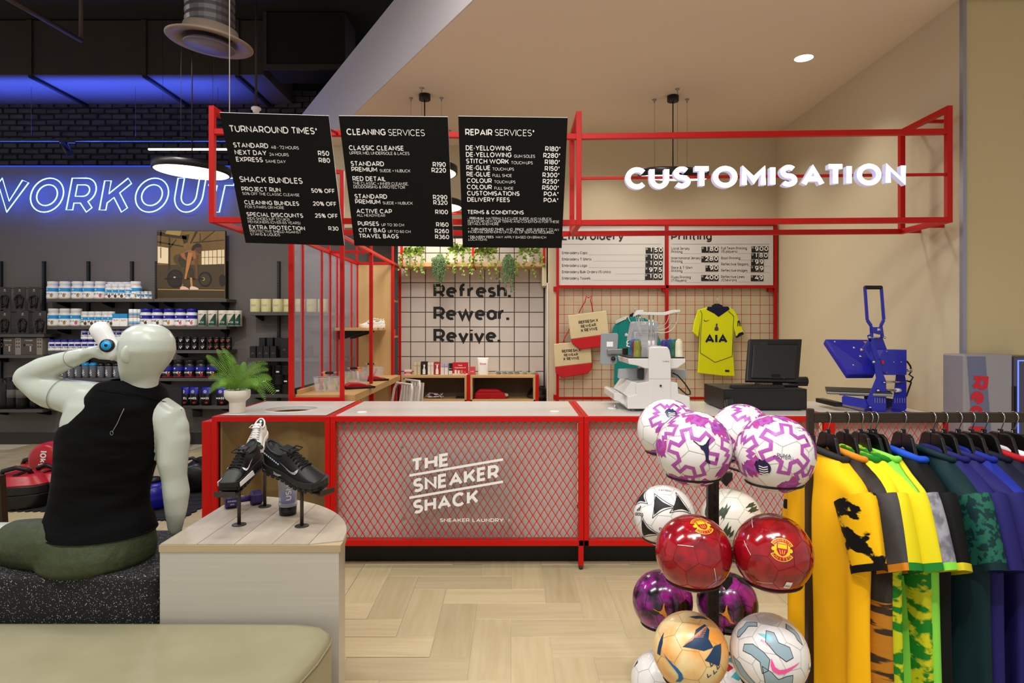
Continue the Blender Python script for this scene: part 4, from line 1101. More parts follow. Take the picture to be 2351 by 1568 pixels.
def ball_text(mb, d, up, s, size, bold=.01, x=0, y=0, mi=0, lift=.0009, ang=0, sx=1.):
 v, f = text_geom(s, bold, 0, 1, False, 2); x0 = min(p[0] for p in v); x1 = max(p[0] for p in v); c_, s_ = math.cos(ang), math.sin(ang)
 out = []
 for a, b in v:
  a = (a-(x0+x1)/2)*size*sx; b = (b-.35)*size
  out.append(on_sphere(d, up, x+a*c_-b*s_, y+a*s_+b*c_, BR+lift))
 mb.add(out, f, mi)
# truncated icosahedron seams
ph = (1+5**.5)/2
ico = [Vector(p).normalized() for p in [(0,s1,s2*ph) for s1 in (1,-1) for s2 in (1,-1)] + [(s1,s2*ph,0) for s1 in (1,-1) for s2 in (1,-1)] + [(s2*ph,0,s1) for s1 in (1,-1) for s2 in (1,-1)]]
nb_ = {i: sorted(range(12), key=lambda j: (ico[i]-ico[j]).length)[1:6] for i in range(12)}
tri_v = {(i, j): (ico[i]*2/3+ico[j]/3).normalized() for i in range(12) for j in nb_[i]}
seams = []
for i in range(12):
 for j in nb_[i]:
  if i < j: seams.append((tri_v[(i,j)], tri_v[(j,i)]))
  for k in nb_[i]:
   if j < k and k in nb_[j]: seams.append((tri_v[(i,j)], tri_v[(i,k)]))
def seam_mesh(mb, w_=.0016, mi=0, lift=.0003, sel=None):
 for a, b in (sel or seams):
  pts = [(a.lerp(b, i/5)).normalized() for i in range(6)]
  n = (b-a).cross(a).normalized()
  k = len(mb.v)
  for p in pts: mb.v.append((p+n*w_/BR/2)*(BR+lift)); mb.v.append((p-n*w_/BR/2)*(BR+lift))
  for i in range(5): mb.f.append((k+2*i, k+2*i+1, k+2*i+3, k+2*i+2)); mb.m.append(mi); mb.sm.append(True)
BALLM = MB().sphere((0,0,0), BR, 40, 24)
TOCAM = (0,-1,0)
def ball(label, px, py, d, shell_m, rot=(0,0,0)):
 Y = .22*F/d
 t = thing('football', label, 'football', U(px, py, Y), 0, 'footballs on the wire stand')
 t.rotation_euler = (Vector((0, 0, HC)) - t.location).to_track_quat('-Y', 'Z').to_euler()   # printed face towards the aisle
 BALLM.build('shell', shell_m, t)
 return t
def dirv(x, y):
 """direction on the ball seen from the camera: x right, y up in ball radii"""
 z = math.sqrt(max(0, 1-x*x-y*y)); return (x, -z, y)
M_bw = mat('white_ball_leather', 'e6e2de', .3, bump=(260, .03), coat=.2)
M_seamg = mat('ball_seam', 'a8a39e', .6)
M_purple = mat('violet_print', '9a55b8', .4); M_pinkp = mat('rose_print', 'cf4a86', .4)
M_blob = mat('pink_violet_print', 'd13c78', .4, noise=(22, '5a3aa8', .25), stretch=(1, 1, 3))
M_navy = mat('dark_violet_print', '1c1440', .4)
star = []
for i in range(5):
 for r_, da in ((.062, -13), (.062, 13), (.034, 24), (.046, 36), (.034, 48)):
  a = math.radians(90+i*72+da); star.append((r_*math.cos(a), r_*math.sin(a)))
zig = []
for i in range(6):
 for r_, da in ((.060, -12), (.060, 10), (.036, 16), (.036, 44)):
  a = math.radians(i*60+da); zig.append((r_*math.cos(a), r_*math.sin(a)))
def cat(mb, d, up, s, x=0, y=0, ang=0, mi=0):
 # leaping cat mark
 P = [(-1.0,.15),(-.72,.10),(-.45,.02),(-.2,.10),(-.05,.34),(-.02,.62),(.05,.95),(.12,.98),(.14,.6),(.25,.22),(.42,-.06),(.52,-.3),(.7,-.62),(.98,-.78),(.96,-.92),(.55,-.88),(.42,-.62),(.26,-.4),(.02,-.22),(-.2,-.2),(-.36,-.06),(-.62,-.0),(-.95,.06)]
 c_, s_ = math.cos(ang), math.sin(ang)
 ball_poly(mb, d, up, [(x+(a*c_-b*s_)*s, y+(a*s_+b*c_)*s) for a, b in P], .0010, mi)
def league_ball(label, px, py, d, marks, rot, base_rot=0.):
 t = ball(label, px, py, d, M_bw)
 s = MB(); seam_mesh(s, .0014); s.build('seams', M_seamg, t).rotation_euler = rot
 a, b = MB(), MB()
 for k, (dd, shp, sc) in enumerate(((dirv(-.1,-.05), zig, 1.05), ((.93,-.3,.25), star, .9), ((-.95,-.2,.3), star, .9), ((.1,-.35,-.95), zig, .8), ((.05,-.25,.97), zig, .9), ((0,1,0), zig, 1.0))):
  pts = [(x*sc*1.15, y*sc*1.15) for x, y in shp]
  ball_ribbon(a, dd, (0,0,1), pts, .0105, .0005, 0, True); ball_ribbon(b, dd, (0,0,1), pts, .0058, .0008, 0, True)
 a.build('zigzag_edge', M_pinkp, t).rotation_euler = rot; b.build('zigzag_band', M_purple, t).rotation_euler = rot
 c = MB(); jag = [(-.03,-.012),(-.024,.016),(-.005,.024),(.012,.018),(.03,.026),(.034,.004),(.028,-.014),(.034,-.024),(.018,-.022),(.010,-.030),(.002,-.020),(-.008,-.030),(-.014,-.018),(-.024,-.026)]
 for dd in ((-.15,-.55,.82), (-.9,-.4,-.15), (.85,-.5,-.35), (.45,-.55,.72), (-.3,-.4,-.87)):
  ball_poly(c, dd, (0,0,1), jag, .0004)
 stuff(c.build('colour_flash', M_blob, t)).rotation_euler = rot
 m = MB()
 for kind, x, y, sc in marks:
  if kind == 'cat': cat(m, dirv(x, y), (0,0,1), sc, ang=-.45)
  elif kind == 'crest':
   P = [(sc*r*math.cos(a_), sc*r*math.sin(a_)) for a_, r in ((i*PI/12, (1.0 if i % 2 else .78) if 3 < i < 12 else .82) for i in range(24))]
   ball_poly(m, dirv(x, y), (0,0,1), P, .0010)
   w2 = MB()
   for i in range(4): ball_ribbon(w2, dirv(x, y), (0,0,1), [(-.45*sc, (.2-.28*i)*sc), (.05*sc, (.05-.26*i)*sc), (.5*sc, (.18-.26*i)*sc)], sc*.11, .0013)
   w2.build('crest_lines', M_wink, t)
  elif kind == 'text': ball_text(m, dirv(x, y), (0,0,1), 'PUMA', sc, .012); ball_text(m, dirv(x, y-.06), (0,0,1), 'FOOTBALL', sc*.8, .008)
 stuff(m.build('emblem', M_navy, t))
 return t
league_ball('front left white football with violet zigzags and a leaping cat, top tier', 1593, 1030, 170, (('cat', .26, .03, .036), ), (.1, .2, .1))
tb_ = league_ball('front right white football with violet zigzags and a lion crest, top tier', 1778, 1042, 176, (('crest', -.26, -.36, .025), ('text', .22, -.02, .013)), (-.3, -.4, .5))
league_ball('rear left white football with violet zigzags behind the leaping cat ball', 1533, 986, 138, (('crest', .12, .50, .024),), (.5, .3, 1.2))
league_ball('rear right white football with violet zigzags behind the lion crest ball', 1702, 998, 140, (('cat', .72, .42, .018),), (-.6, .5, 2.0))
# barcode stickers
def sticker(t, x, y, ang=.2, w_=.018, h_=.024):
 s = MB(); ball_poly(s, dirv(x, y), (0,0,1), [(-w_/2,-h_/2),(w_/2,-h_/2),(w_/2,h_/2),(-w_/2,h_/2)], .0014); s.build('price_sticker', M_wink, t)
 s = MB()
 for i in range(5): ball_ribbon(s, dirv(x, y), (0,0,1), [(-w_*.35+i*w_*.16, -h_*.3), (-w_*.35+i*w_*.16, h_*.05)], .0012, .0018)
 ball_text(s, dirv(x, y), (0,0,1), '799', .007, .01, 0, h_*.25); s.build('sticker_print', M_ink, t)
sticker(tb_, .55, .70)
# black and white triangle-panel ball
t = ball('white football with black curved triangles left of the stand post', 1525, 1184, 138, M_bw)
s = MB(); seam_mesh(s, .0013); s.build('seams', M_seamg, t)
bl_ = MB(); 
def tango(d, ang, sc=1.):
 tri = []
 for i in range(3):
  a0 = math.radians(90+120*i)+ang; a1 = a0+math.radians(120)
  p0 = Vector((math.cos(a0), math.sin(a0)))*.042*sc; p1 = Vector((math.cos(a1), math.sin(a1)))*.042*sc
  for k in range(6):
   u = k/6; m_ = p0.lerp(p1, u); tri.append(tuple(m_*(1-.55*4*u*(1-u)*.6)))
 ball_poly(bl_, d, (0,0,1), tri, .0006)
 for sgn in (1.22,):
  for i in range(3):
   a0 = math.radians(90+120*i)+ang; a1 = a0+math.radians(120)
   p0 = Vector((math.cos(a0), math.sin(a0)))*.050*sc; p1 = Vector((math.cos(a1), math.sin(a1)))*.050*sc
   ball_ribbon(bl_, d, (0,0,1), [tuple(p0.lerp(p1, k/8)*(1-.55*4*(k/8)*(1-k/8)*.55)+p0.lerp(p1,k/8).normalized()*.004) for k in range(9)], .0022, .0007)
for x, y, an in ((-.12, .32, .5), (.52, .36, .0), (-.55, -.5, .2), (.35, -.55, .6), (-.75, .52, .2)): tango(dirv(x, y), an)
stuff(bl_.build('black_panels', M_ink, t))
m = MB(); 
for x, y in ((-.82, .12), (.10, -.30)):
 ball_text(m, dirv(x, y), (0,0,1), 'adidas', .020, .012, 0, -.012)
 for i in range(3): ball_ribbon(m, dirv(x, y), (0,0,1), [(-.010+i*.008, -.002), (-.006+i*.008, .004+i*.006)], .0045, .0009)
ball_text(m, dirv(.02, .80), (0,0,1), 'TANGO', .013, .006); m.build('emblem', M_ink, t)
# white ball with dark brush strokes
t = ball('off white football with dark green brush strokes right of the stand post', 1679, 1191, 138, mat('cream_ball_leather', 'e2ddd0', .3, bump=(260, .03)))
s = MB(); seam_mesh(s, .0012); s.build('seams', M_seamg, t)
m = MB()
for x, y, an in ((-.25, .15, 1.2), (.62, .38, .4), (-.1, -.45, 1.0), (-.72, .1, 1.8), (.35, -.7, .3)):
 for k in range(6):
  a = an+RND.uniform(-.25, .25); l = RND.uniform(.02, .042); o_ = RND.uniform(-.012, .012)
  ball_poly(m, dirv(x, y), (0,0,1), [(math.cos(a)*-l*.6-math.sin(a)*o_, math.sin(a)*-l*.6+math.cos(a)*o_), (math.cos(a)*l*.1-math.sin(a)*(o_-.006), math.sin(a)*l*.1+math.cos(a)*(o_-.006)), (math.cos(a)*l-math.sin(a)*o_, math.sin(a)*l+math.cos(a)*o_), (math.cos(a)*l*.1-math.sin(a)*(o_+.006), math.sin(a)*l*.1+math.cos(a)*(o_+.006))], .0005+k*.0001, k % 2)
stuff(m.build('brush_strokes', [mat('brush_dark', '20261c', .5, noise=(60, '4a5238', .2)), mat('brush_olive', '3c4630', .5)], t))
# red club balls
M_rb = mat('red_gloss_ball', 'b00818', .16, 0, .6, noise=(28, '6e0814', .22), coat=.5)
M_yel = mat('crest_yellow', 'e8c11c', .35); M_crr = mat('crest_red', 'b8102a', .35)
def club_ball(label, px, py, d, cx_, cy_, ang, rot, stick=None):
 t = ball(label, px, py, d, M_rb)
 s = MB(); seam_mesh(s, .0013); s.build('seams', mat('red_seam', '7a0812', .4), t).rotation_euler = rot
 w2 = MB(); pk = random.Random(px)
 for k in range(9): 
  a, b = seams[(k*11+px) % len(seams)]; n_ = 7
  w2_p = [(a.lerp(b, i/n_)).normalized() for i in range(n_+1)]
  nn = (b-a).cross(a).normalized(); kk = len(w2.v)
  for p in w2_p: w2.v.append((p+nn*.016)*(BR+.0006)); w2.v.append((p+nn*.003)*(BR+.0006))
  for i in range(n_): w2.f.append((kk+2*i, kk+2*i+1, kk+2*i+3, kk+2*i+2)); w2.m.append(0); w2.sm.append(True)
 w2.build('white_lines', M_wink, t).rotation_euler = rot
 dd = dirv(cx_, cy_); up = (math.sin(ang), 0, math.cos(ang))
 y_ = MB(); r_ = MB(); S = .034
 ball_poly(y_, dd, up, [(.62*S*math.cos(i*PI/12), .86*S*math.sin(i*PI/12)) for i in range(24)], .0008)
 for sx in (-1, 1): ball_poly(y_, dd, up, [(sx*.66*S+.16*S*math.cos(i*PI/5), .16*S*math.sin(i*PI/5)) for i in range(10)], .0010)
 for sg in (1, -1):
  band = [(.98*S*math.cos(a_), sg*.92*S*math.sin(a_)) for a_ in (math.radians(28+124*i/10) for i in range(11))] + [(.62*S*math.cos(a_), sg*.52*S*math.sin(a_)) for a_ in (math.radians(152-124*i/10) for i in range(11))]
  ball_poly(y_, dd, up, band, .0009)
  band = [(.90*S*math.cos(a_), sg*.86*S*math.sin(a_)) for a_ in (math.radians(32+116*i/10) for i in range(11))] + [(.68*S*math.cos(a_), sg*.58*S*math.sin(a_)) for a_ in (math.radians(148-116*i/10) for i in range(11))]
  ball_poly(r_, dd, up, band, .0012)
 ball_poly(r_, dd, up, [(-.42*S,.45*S),(-.42*S,-.1*S),(-.25*S,-.38*S),(0,-.5*S),(.25*S,-.38*S),(.42*S,-.1*S),(.42*S,.45*S)], .0012)
 ye = MB(); ball_poly(ye, dd, up, [(-.34*S,.40*S),(-.34*S,.08*S),(.34*S,.08*S),(.34*S,.40*S)], .0015)
 for k in range(3): ball_ribbon(ye, dd, up, [((-.2+.2*k)*S, -.02*S), ((-.12+.12*k)*S, -.34*S)], .05*S, .0015)
 for i, ch in enumerate('MANCHESTER'):
  a_ = math.radians(146-112*i/9); ball_text(ye, dd, up, ch, .26*S, .012, .79*S*math.cos(a_), .73*S*math.sin(a_), lift=.0016, ang=a_-PI/2)
 for i, ch in enumerate('UNITED'):
  a_ = math.radians(222+96*i/5); ball_text(ye, dd, up, ch, .30*S, .012, .79*S*math.cos(a_), .73*S*math.sin(a_), lift=.0016, ang=a_+PI/2)
 y_.build('crest_shield', M_yel, t); r_.build('crest_field', M_crr, t); ye.build('crest_marks', M_yel, t)
 if stick: sticker(t, *stick)
 return t
club_ball('red glossy football with the crest near its top, left front of middle tier', 1592, 1269, 171, .22, .70, -.2, (.3, .2, .4))
club_ball('red glossy football with the crest facing forward, right front of middle tier', 1774, 1269, 175, .22, .10, .05, (1.1, -.4, .2), (.35, -.72))
# violet and black balls
M_vb = mat('violet_marbled_ball', '15101c', .18, 0, .6, noise=(16, '9c1f8c', .12), coat=.4)
for nm, px, py, d, rot, cxx, cyy in (('violet and black marbled football under the striped white ball, orange cat mark', 1521, 1379, 136, (.2,.1,.3), .0, -.35), ('violet and black marbled football half hidden by the stand post', 1669, 1384, 136, (.9,.5,.1), -.05, -.35)):
 t = ball(nm, px, py, d, M_vb); s = MB(); seam_mesh(s, .0013); s.build('seams', mat('dark_seam', '0c080e', .5), t).rotation_euler = rot
 p = MB()
 for i in (0, 3, 5, 8, 10): ball_poly(p, ico[i], (0,0,1) if abs(ico[i].z) < .9 else (0,1,0), [(.038*math.cos(math.radians(72*k+18)), .038*math.sin(math.radians(72*k+18))) for k in range(5)], .0004)
 stuff(p.build('black_panels', mat('gloss_black', '0b090d', .15), t)).rotation_euler = rot
 m = MB(); cat(m, dirv(cxx, cyy), (0,0,1), .033, ang=-.1); m.build('emblem', mat('amber_print', 'e08a28', .4), t)
# yellow and orange ball
M_yb = mat('yellow_orange_ball', 'ecd9a0', .3, 0, .5, noise=(9, 'ee9a38', .13), bump=(200, .04), coat=.2)
t = ball('yellow and orange football with navy wave patches, front left of the lowest row', 1585, 1494, 169, M_yb)
s = MB(); seam_mesh(s, .0013); s.build('seams', mat('tan_seam', 'c79a58', .5), t)
M_nv = mat('navy_wave_print', '1d3a5c', .4)
m = MB()
for x, y, P in ((.15, .35, [(-.04,-.03),(-.01,-.01),(.0,.02),(.03,.045),(.042,.03),(.035,0),(.05,-.02),(.02,-.035)]), (.60, .0, [(-.03,-.02),(0,.02),(.03,.03),(.02,-.03)]), (-.80, .1, [(-.012,-.03),(.012,.03),(.016,.0),(.004,-.034)]), (.12, .86, [(-.02,-.008),(.03,.010),(.04,0),(.0,-.014)])):
 ball_poly(m, dirv(x, y), (0,0,1), P, .0006)
stuff(m.build('wave_patch', M_nv, t))
m = MB()
for i in range(8): ball_ribbon(m, dirv(.15, .35), (0,0,1), [(-.034+.006*i, -.024+.004*i), (-.01+.005*i, -.004+.005*i), (.02+.003*i, .002+.006*i)], .0014, .0010)
m.build('wave_lines', mat('salmon_lines', 'e0936a', .5), t)
def swoosh(mb, d, up, sc, ang=0, mi=0):
 P = [(-.95,.55),(-1.0,.1),(-.85,-.25),(-.5,-.38),(-.1,-.3),(1.05,.42),(-.05,-.02),(-.45,-.1),(-.72,.05),(-.82,.3)]
 c_, s_ = math.cos(ang), math.sin(ang); ball_poly(mb, d, up, [((a*c_-b*s_)*sc, (a*s_+b*c_)*sc) for a, b in P], .0011, mi)
m = MB(); swoosh(m, dirv(-.42, -.45), (0,0,1), .042, 1.9)
m.build('tick_mark', mat('blue_print', '1668a8', .4), t)
m = MB()
for x, y in ((.45, -.52), (.60, -.42), (.52, -.25), (.68, -.30)): ball_ribbon(m, dirv(x, y), (0,0,1), [(-.006,.005),(0,-.005),(.007,.004)], .0028, .0009)
m.build('arrow_marks', M_nv, t)
# white ball with grey-blue shapes
t = ball('white football with grey blue shapes and a pink tick, front right of the lowest row', 1766, 1500, 173, M_bw)
s = MB(); seam_mesh(s, .0010); s.build('seams', M_seamg, t)
M_gb = mat('grey_blue_print', '93aab4', .35)
k_, g_ = MB(), MB()
for x, y, P in ((-.52, .52, [(-.03,-.03),(-.034,-.012),(-.018,.002),(-.014,.018),(.02,.022),(.026,.010),(.0,.004),(-.006,-.012),(-.02,-.03)]), (.22, .28, [(-.034,-.002),(-.03,.03),(-.01,.026),(0,.0),(.03,-.006),(.04,-.03),(.02,-.044),(-.008,-.03)]), (.58, .58, [(-.02,.01),(-.008,.028),(.018,.0),(.02,-.03),(.004,-.02),(.0,-.004)]),
    (-.22, -.05, [(-.05,.0),(-.046,.018),(-.02,.022),(.01,.006),(.026,-.01),(.02,-.04),(.004,-.05),(.0,-.02),(-.024,-.006)]), (.22, -.52, [(-.045,.02),(-.03,-.03),(-.01,-.046),(.025,-.044),(.04,-.01),(.038,.012),(.02,.008),(.0,-.004),(-.02,.012)]), (-.72, -.5, [(-.014,.034),(.014,.02),(.03,-.02),(.036,-.044),(.012,-.04),(-.008,-.016)])):
 ball_poly(g_, dirv(x, y), (0,0,1), P, .0006); ball_ribbon(k_, dirv(x, y), (0,0,1), P, .0016, .0008, 0, True)
g_.build('grey_shapes', M_gb, t); k_.build('shape_outline', M_ink, t)
m = MB(); swoosh(m, dirv(.40, -.28), (0,0,1), .042, .12); m.build('tick_mark', mat('hot_pink_print', 'f0569c', .35), t)
m = MB(); ball_poly(m, dirv(-.10, .32), (0,0,1), [(-.02,.012),(.012,.014),(.018,-.008)], .0008); m.build('pitch_mark', mat('aqua_print', '6ec6cf', .4), t)
m = MB(); ball_text(m, dirv(-.08, .22), (0,0,1), 'PITCH', .010, .004, ang=-.4); m.build('pitch_lettering', mat('hot_pink_print', 'f0569c', .35), t)
m = MB(); ball_text(m, dirv(.25, -.68), (0,0,1), '24-25', .012, .004); m.build('year_lettering', M_wink, t)
sticker(t, .95, -.15)
# lowest rear balls, cut by the frame
t = ball('white football with a red and black corner mark at the bottom edge of the stand', 1518, 1566, 137, M_bw)
s = MB(); seam_mesh(s, .0013); s.build('seams', M_seamg, t)
m = MB(); ball_poly(m, dirv(-.1, .72), (0,0,1), [(-.008,0),(.004,.018),(.018,.012),(.02,-.004)], .0006); m.build('red_mark', M_crr, t)
m = MB(); ball_poly(m, dirv(.08, .66), (0,0,1), [(-.016,.004),(.0,.012),(.02,-.006),(.0,-.01)], .0009); ball_poly(m, dirv(-.85, .4), (0,0,1), [(-.008,-.01),(.002,.02),(.012,.01)], .0006); m.build('black_mark', M_ink, t)
t = ball('white football with teal and red flashes behind the lowest front balls', 1684, 1575, 137, M_bw)
s = MB(); seam_mesh(s, .0013); s.build('seams', M_seamg, t)
m = MB()
for x, y, k in ((-.2, .5, 0), (.1, .3, 1), (-.05, .75, 1), (.3, .6, 0)): ball_poly(m, dirv(x, y), (0,0,1), [(-.02,-.006),(.0,.018),(.022,.004),(.006,-.014)], .0006, k)
stuff(m.build('colour_flash', [M_crr, mat('teal_print', '2aa6b4', .4)], t))

# ================================================================ ball stand
bs = thing('ball_stand', 'dark slotted post stand with wire hoops carrying the footballs', 'ball stand', (XX(1636, 2.07), 2.07, 0))
BO = Vector((XX(1636, 2.07), 2.07, 0))
M_std = mat('stand_dark_metal', '2e2825', .45, .5)
MB().box(-.018, .018, -.012, .012, .02, ZZ(1094, 2.07)).build('post', M_std, bs, .002)
sl = MB()
for i in range(26):
 z = .12+i*.038
 if z < ZZ(1100, 2.07)-.03: sl.box(.002, .006, -.0135, -.0115, z, z+.020)
stuff(sl.build('slots', M_black, bs))
for a in (0, PI/2):
 MB().box(-.30, .30, -.018, .018, 0, .022, M=Matrix.Rotation(a+.4, 4, 'Z')).build('foot', M_std, bs, .003)
for px, py, d in ((1593,1030,170), (1778,1042,176), (1533,986,138), (1702,998,140), (1525,1184,138), (1679,1191,138), (1592,1269,171), (1774,1269,175), (1521,1379,136), (1669,1384,136), (1585,1494,169), (1766,1500,173), (1518,1566,137), (1684,1575,137)):
 Y = .22*F/d; c = U(px, py, Y)-BO; rr = .078
 cz = c.z - math.sqrt(.112**2-rr**2)
 MB().tube([(c.x+rr*math.cos(i*2*PI/28), c.y+rr*math.sin(i*2*PI/28), cz) for i in range(28)], .0035, 6, True).build('hoop', M_std, bs)
 dirc = Vector((-c.x, -c.y, 0)).normalized()
 MB().tube([(c.x+dirc.x*rr, c.y+dirc.y*rr, cz), (dirc.x*-.012, dirc.y*-.012, cz), ], .004, 6).build('arm', M_std, bs)
for py in (1098, 1335):
 z = ZZ(py, 2.05); MB().prism([(.015, 0), (.055, 0), (.055, -.02), (.035, -.045), (.015, -.02)], -.012, .012, M=Matrix.Translation((0, -.02, z+.02))).build('bracket', M_std, bs, .001)
# ================================================================ garment rail with jerseys
RY = 2.10
def rz(py): return ZZ(py, RY)
gr = thing('garment_rail', 'dark bronze garment rail carrying the football jerseys', 'garment rail', (XX(1860, RY), RY, 0))
GO = Vector((XX(1860, RY), RY, 0))
ux = 0
MB().box(-.013, .013, -.013, .013, .02, rz(997)).build('upright', M_bronze, gr, .002)
MB().box(-.010, .010, -.010, .010, rz(997), rz(938)).build('upright_tip', M_bronze, gr, .002)
MB().box(.010, 1.55, -.010, .010, rz(969.5), rz(947)).build('top_rail', M_bronze, gr, .002)
MB().box(1.53, 1.556, -.013, .013, .02, rz(938)).build('upright', M_bronze, gr, .002)
for x in (0, 1.543): MB().box(x-.013, x+.013, -.3, .3, 0, .024).build('foot', M_bronze, gr, .003)
MB().cyl((.008, 0, rz(1099)), (.040, 0, rz(1099)), .007, 12).build('peg', M_black, gr); MB().cyl((.036, 0, rz(1099)), (.044, 0, rz(1099)), .011, 12).build('peg_cap', M_black, gr)

def cloth(name, hexc, noise=None, stretch=None, rough=.7): 
 return mat(name, hexc, rough, 0, .25, noise=noise, stretch=stretch, bump=(5, .25))
def jersey(name, label, px, body, sleeve, cuff, collar, trim=None, lower=None, yaw=0., length=.79, drop=0., extra=None, size='M'):
 x = XX(px, RY)
 hgz = rz(993)
 # hanger
 h = thing('hanger', 'black plastic hanger of the ' + ' '.join(label.split()[:9]), 'hanger', (x, RY, hgz), -PI/2+yaw, 'hangers on the garment rail')
 hook = [(0, 0, -.012), (0, 0, .012)] + [(0, .003+.010*i/4, .014+.016*i/4) for i in range(5)]
 tz = rz(946.5)-hgz
 MB().tube([(0,0,-.01), (0,0,.006), (0.012,0,.030), (.018,0,.05)] + [(.018*math.cos(a)-.0, 0, tz-.016+.018*math.sin(a)) for a in (i*PI/8 for i in range(9))] + [(-.018,0,tz-.024)], .0018, 6).build('hook', M_chrome, h)
 MB().cbox((0, 0, .004), (.014, .010, .016)).build('size_clip', M_black, h, .001)
 m = MB(); m.text(size, .011, face_M((0, -.0056, .000)), 0, 'C', .02); m.build('size_letter', M_wink, h)
 arm = []
 for s in (-1, 1):
  P = [(.0,.0),(.034,.0),(.052,-.010),(.068,-.045),(.084,-.086),(.12,-.128),(.16,-.152),(.195,-.172),(.195,-.182),(.12,-.155),(.066,-.105),(.038,-.062),(.0,-.045)]
  if s < 0: P = [(-a, b) for a, b in reversed(P)]
  MB().prism(P, -.006, .006).build('arm', M_black, h, .003)
 nz_ = -.078 - drop
 t = thing('jersey', label, 'jersey', (x, RY, hgz+nz_), -PI/2+yaw, 'jerseys on the garment rail')
 # body
 rr = random.Random(px)
 rows = [(0, .082, .050), (-.018, .105, .054), (-.045, .165, .055), (-.075, .215, .052), (-.11, .238, .054), (-.16, .246, .058), (-.26, .250, .056), (-.38, .253, .052), (-.5, .257, .048), (-.62, .262, .046), (-.72, .266, .045), (-length, .268, .046)]
 n = 44; ph1, ph2 = rr.uniform(0, 6), rr.uniform(0, 6)
 vs_, fs, ms = [], [], []
 for i, (z, w_, d_) in enumerate(rows):
  k = i/len(rows); bend = .03*k*k*math.sin(ph1)
  for j in range(n):
   a = 2*PI*j/n; c_, s_ = math.cos(a), math.sin(a)
   xx = w_*(abs(c_)**.8)*(1 if c_ >= 0 else -1); yy = d_*(abs(s_)**.9)*(1 if s_ >= 0 else -1)
   yy += (.020*k)*math.sin(xx*26+ph1+2*k) + (.012*k)*math.sin(xx*47+ph2) + bend
   zz = z + (.008*math.sin(xx*16+ph2) if i == len(rows)-1 else 0) + (.018 if i == 0 and s_ < 0 else 0)*1
   vs_.append((xx, yy, zz))
 for i in range(len(rows)-1):
  for j in range(n): fs.append((i*n+j, i*n+(j+1) % n, (i+1)*n+(j+1) % n, (i+1)*n+j)); ms.append(1 if (lower and i >= lower[1]) else 0)
 mb = MB(); mb.add(vs_, fs, 0, None, True); mb.m = ms
 mb.build('body', [body, lower[0] if lower else body], t, sub=1)
 # sleeves with cuffs
 for s in (-1, 1):
  for part, (u0, u1), m_ in (('sleeve', (0, .90), sleeve), ('cuff', (.90, 1.0), cuff)):
   vs_, fs = [], []; N = 8 if part == 'sleeve' else 3; n2 = 24
   for i in range(N+1):
    u = u0+(u1-u0)*i/N
    c = Vector((s*(.160+.085*u**.8), 0, -.100-.195*u)); a1 = math.radians(62)
    hw = .092-.016*u; ax = Vector((s*math.sin(a1), 0, math.cos(a1)))*hw*(1.0 if u < .9 else 1.04)
    ax = Vector((s*.80, 0, .42)).normalized()*hw
    dd = .050-.012*u
    for j in range(n2):
     a = 2*PI*j/n2
     p = c + ax*math.cos(a) + Vector((0, dd*math.sin(a)*(1.04 if part == 'cuff' else 1)+.010*u*math.sin(a*3+ph1), 0))
     vs_.append(tuple(p))
   for i in range(N):
    for j in range(n2): fs.append((i*n2+j, i*n2+(j+1) % n2, (i+1)*n2+(j+1) % n2, (i+1)*n2+j))
   MB().add(vs_, fs, 0, None, True).build(part, m_, t)
 # collar
 ring_ = []
 for j in range(28):
  a = 2*PI*j/28; ring_.append((.084*math.cos(a), .052*math.sin(a), .006 + (.022 if math.sin(a) < 0 else -.012*math.sin(a))*abs(math.sin(a))))
 MB().tube(ring_, .0115, 8, True).build('collar', collar, t)
 if trim:   # shoulder stripe over each sleeve head
  for s in (-1, 1):
   MB().tube([(s*.075, -.052, .0), (s*.14, -.060, -.028), (s*.20, -.058, -.060), (s*.255, -.050, -.115)], .010, 6, flat=.35).build('shoulder_stripe', trim, t)
 if extra: extra(t)
 return t
def mark(t, s_, size, x, z, m_, bold=.015, y=-.064):
 mb = MB(); mb.text(s_, size, face_M((x, y, z)), 0, 'C', bold); stuff(mb.build('print', m_, t))
def catmark(t, x, z, s, m_, y=-.058, flip=1):
 P = [(-1.0,.15),(-.72,.10),(-.45,.02),(-.2,.10),(-.05,.34),(-.02,.62),(.05,.95),(.12,.98),(.14,.6),(.25,.22),(.42,-.06),(.52,-.3),(.7,-.62),(.98,-.78),(.96,-.92),(.55,-.88),(.42,-.62),(.26,-.4),(.02,-.22),(-.2,-.2),(-.36,-.06),(-.62,-.0),(-.95,.06)]
 MB().poly([(x+a*s*flip, y, z+b*s) for a, b in P]).build('emblem', m_, t)
c_gold = cloth('gold_cloth', 'fdbc0c'); c_blk = cloth('black_cloth', '060607'); c_char = cloth('charcoal_rib', '2a2a2a')
c_blotch = cloth('gold_black_pattern', 'f6bc08', (9, '080808', .012), (1, .6, 1.8))
c_brown = cloth('brown_black_cloth', '241a14', (5, '3a3430', .05)); c_oran = cloth('orange_cloth', 'd9861e'); c_grpat = cloth('grey_orange_pattern', '3c3a3c', (6, '4e4a4a', .1)); c_orpat = cloth('orange_stripe_pattern', '3a2e20', (9, 'b87820', .02), (.6, .6, 5))
c_yel = cloth('lemon_cloth', 'e0cf18'); c_grn = cloth('green_cloth', '1f7a2c'); c_ylgr = cloth('yellow_green_pattern', 'c8c81c', (16, '1c7a22', .03), (1, 1, 1.6))
c_lime = cloth('lime_cloth', '86d848'); c_gcam = cloth('grey_camo', '9a98a0', (22, '6e6c76', .06))
c_teal = cloth('deep_teal_cloth', '08262a'); c_tealp = cloth('teal_fleck_pattern', '0a2c2e', (48, '1c5a48', .03))
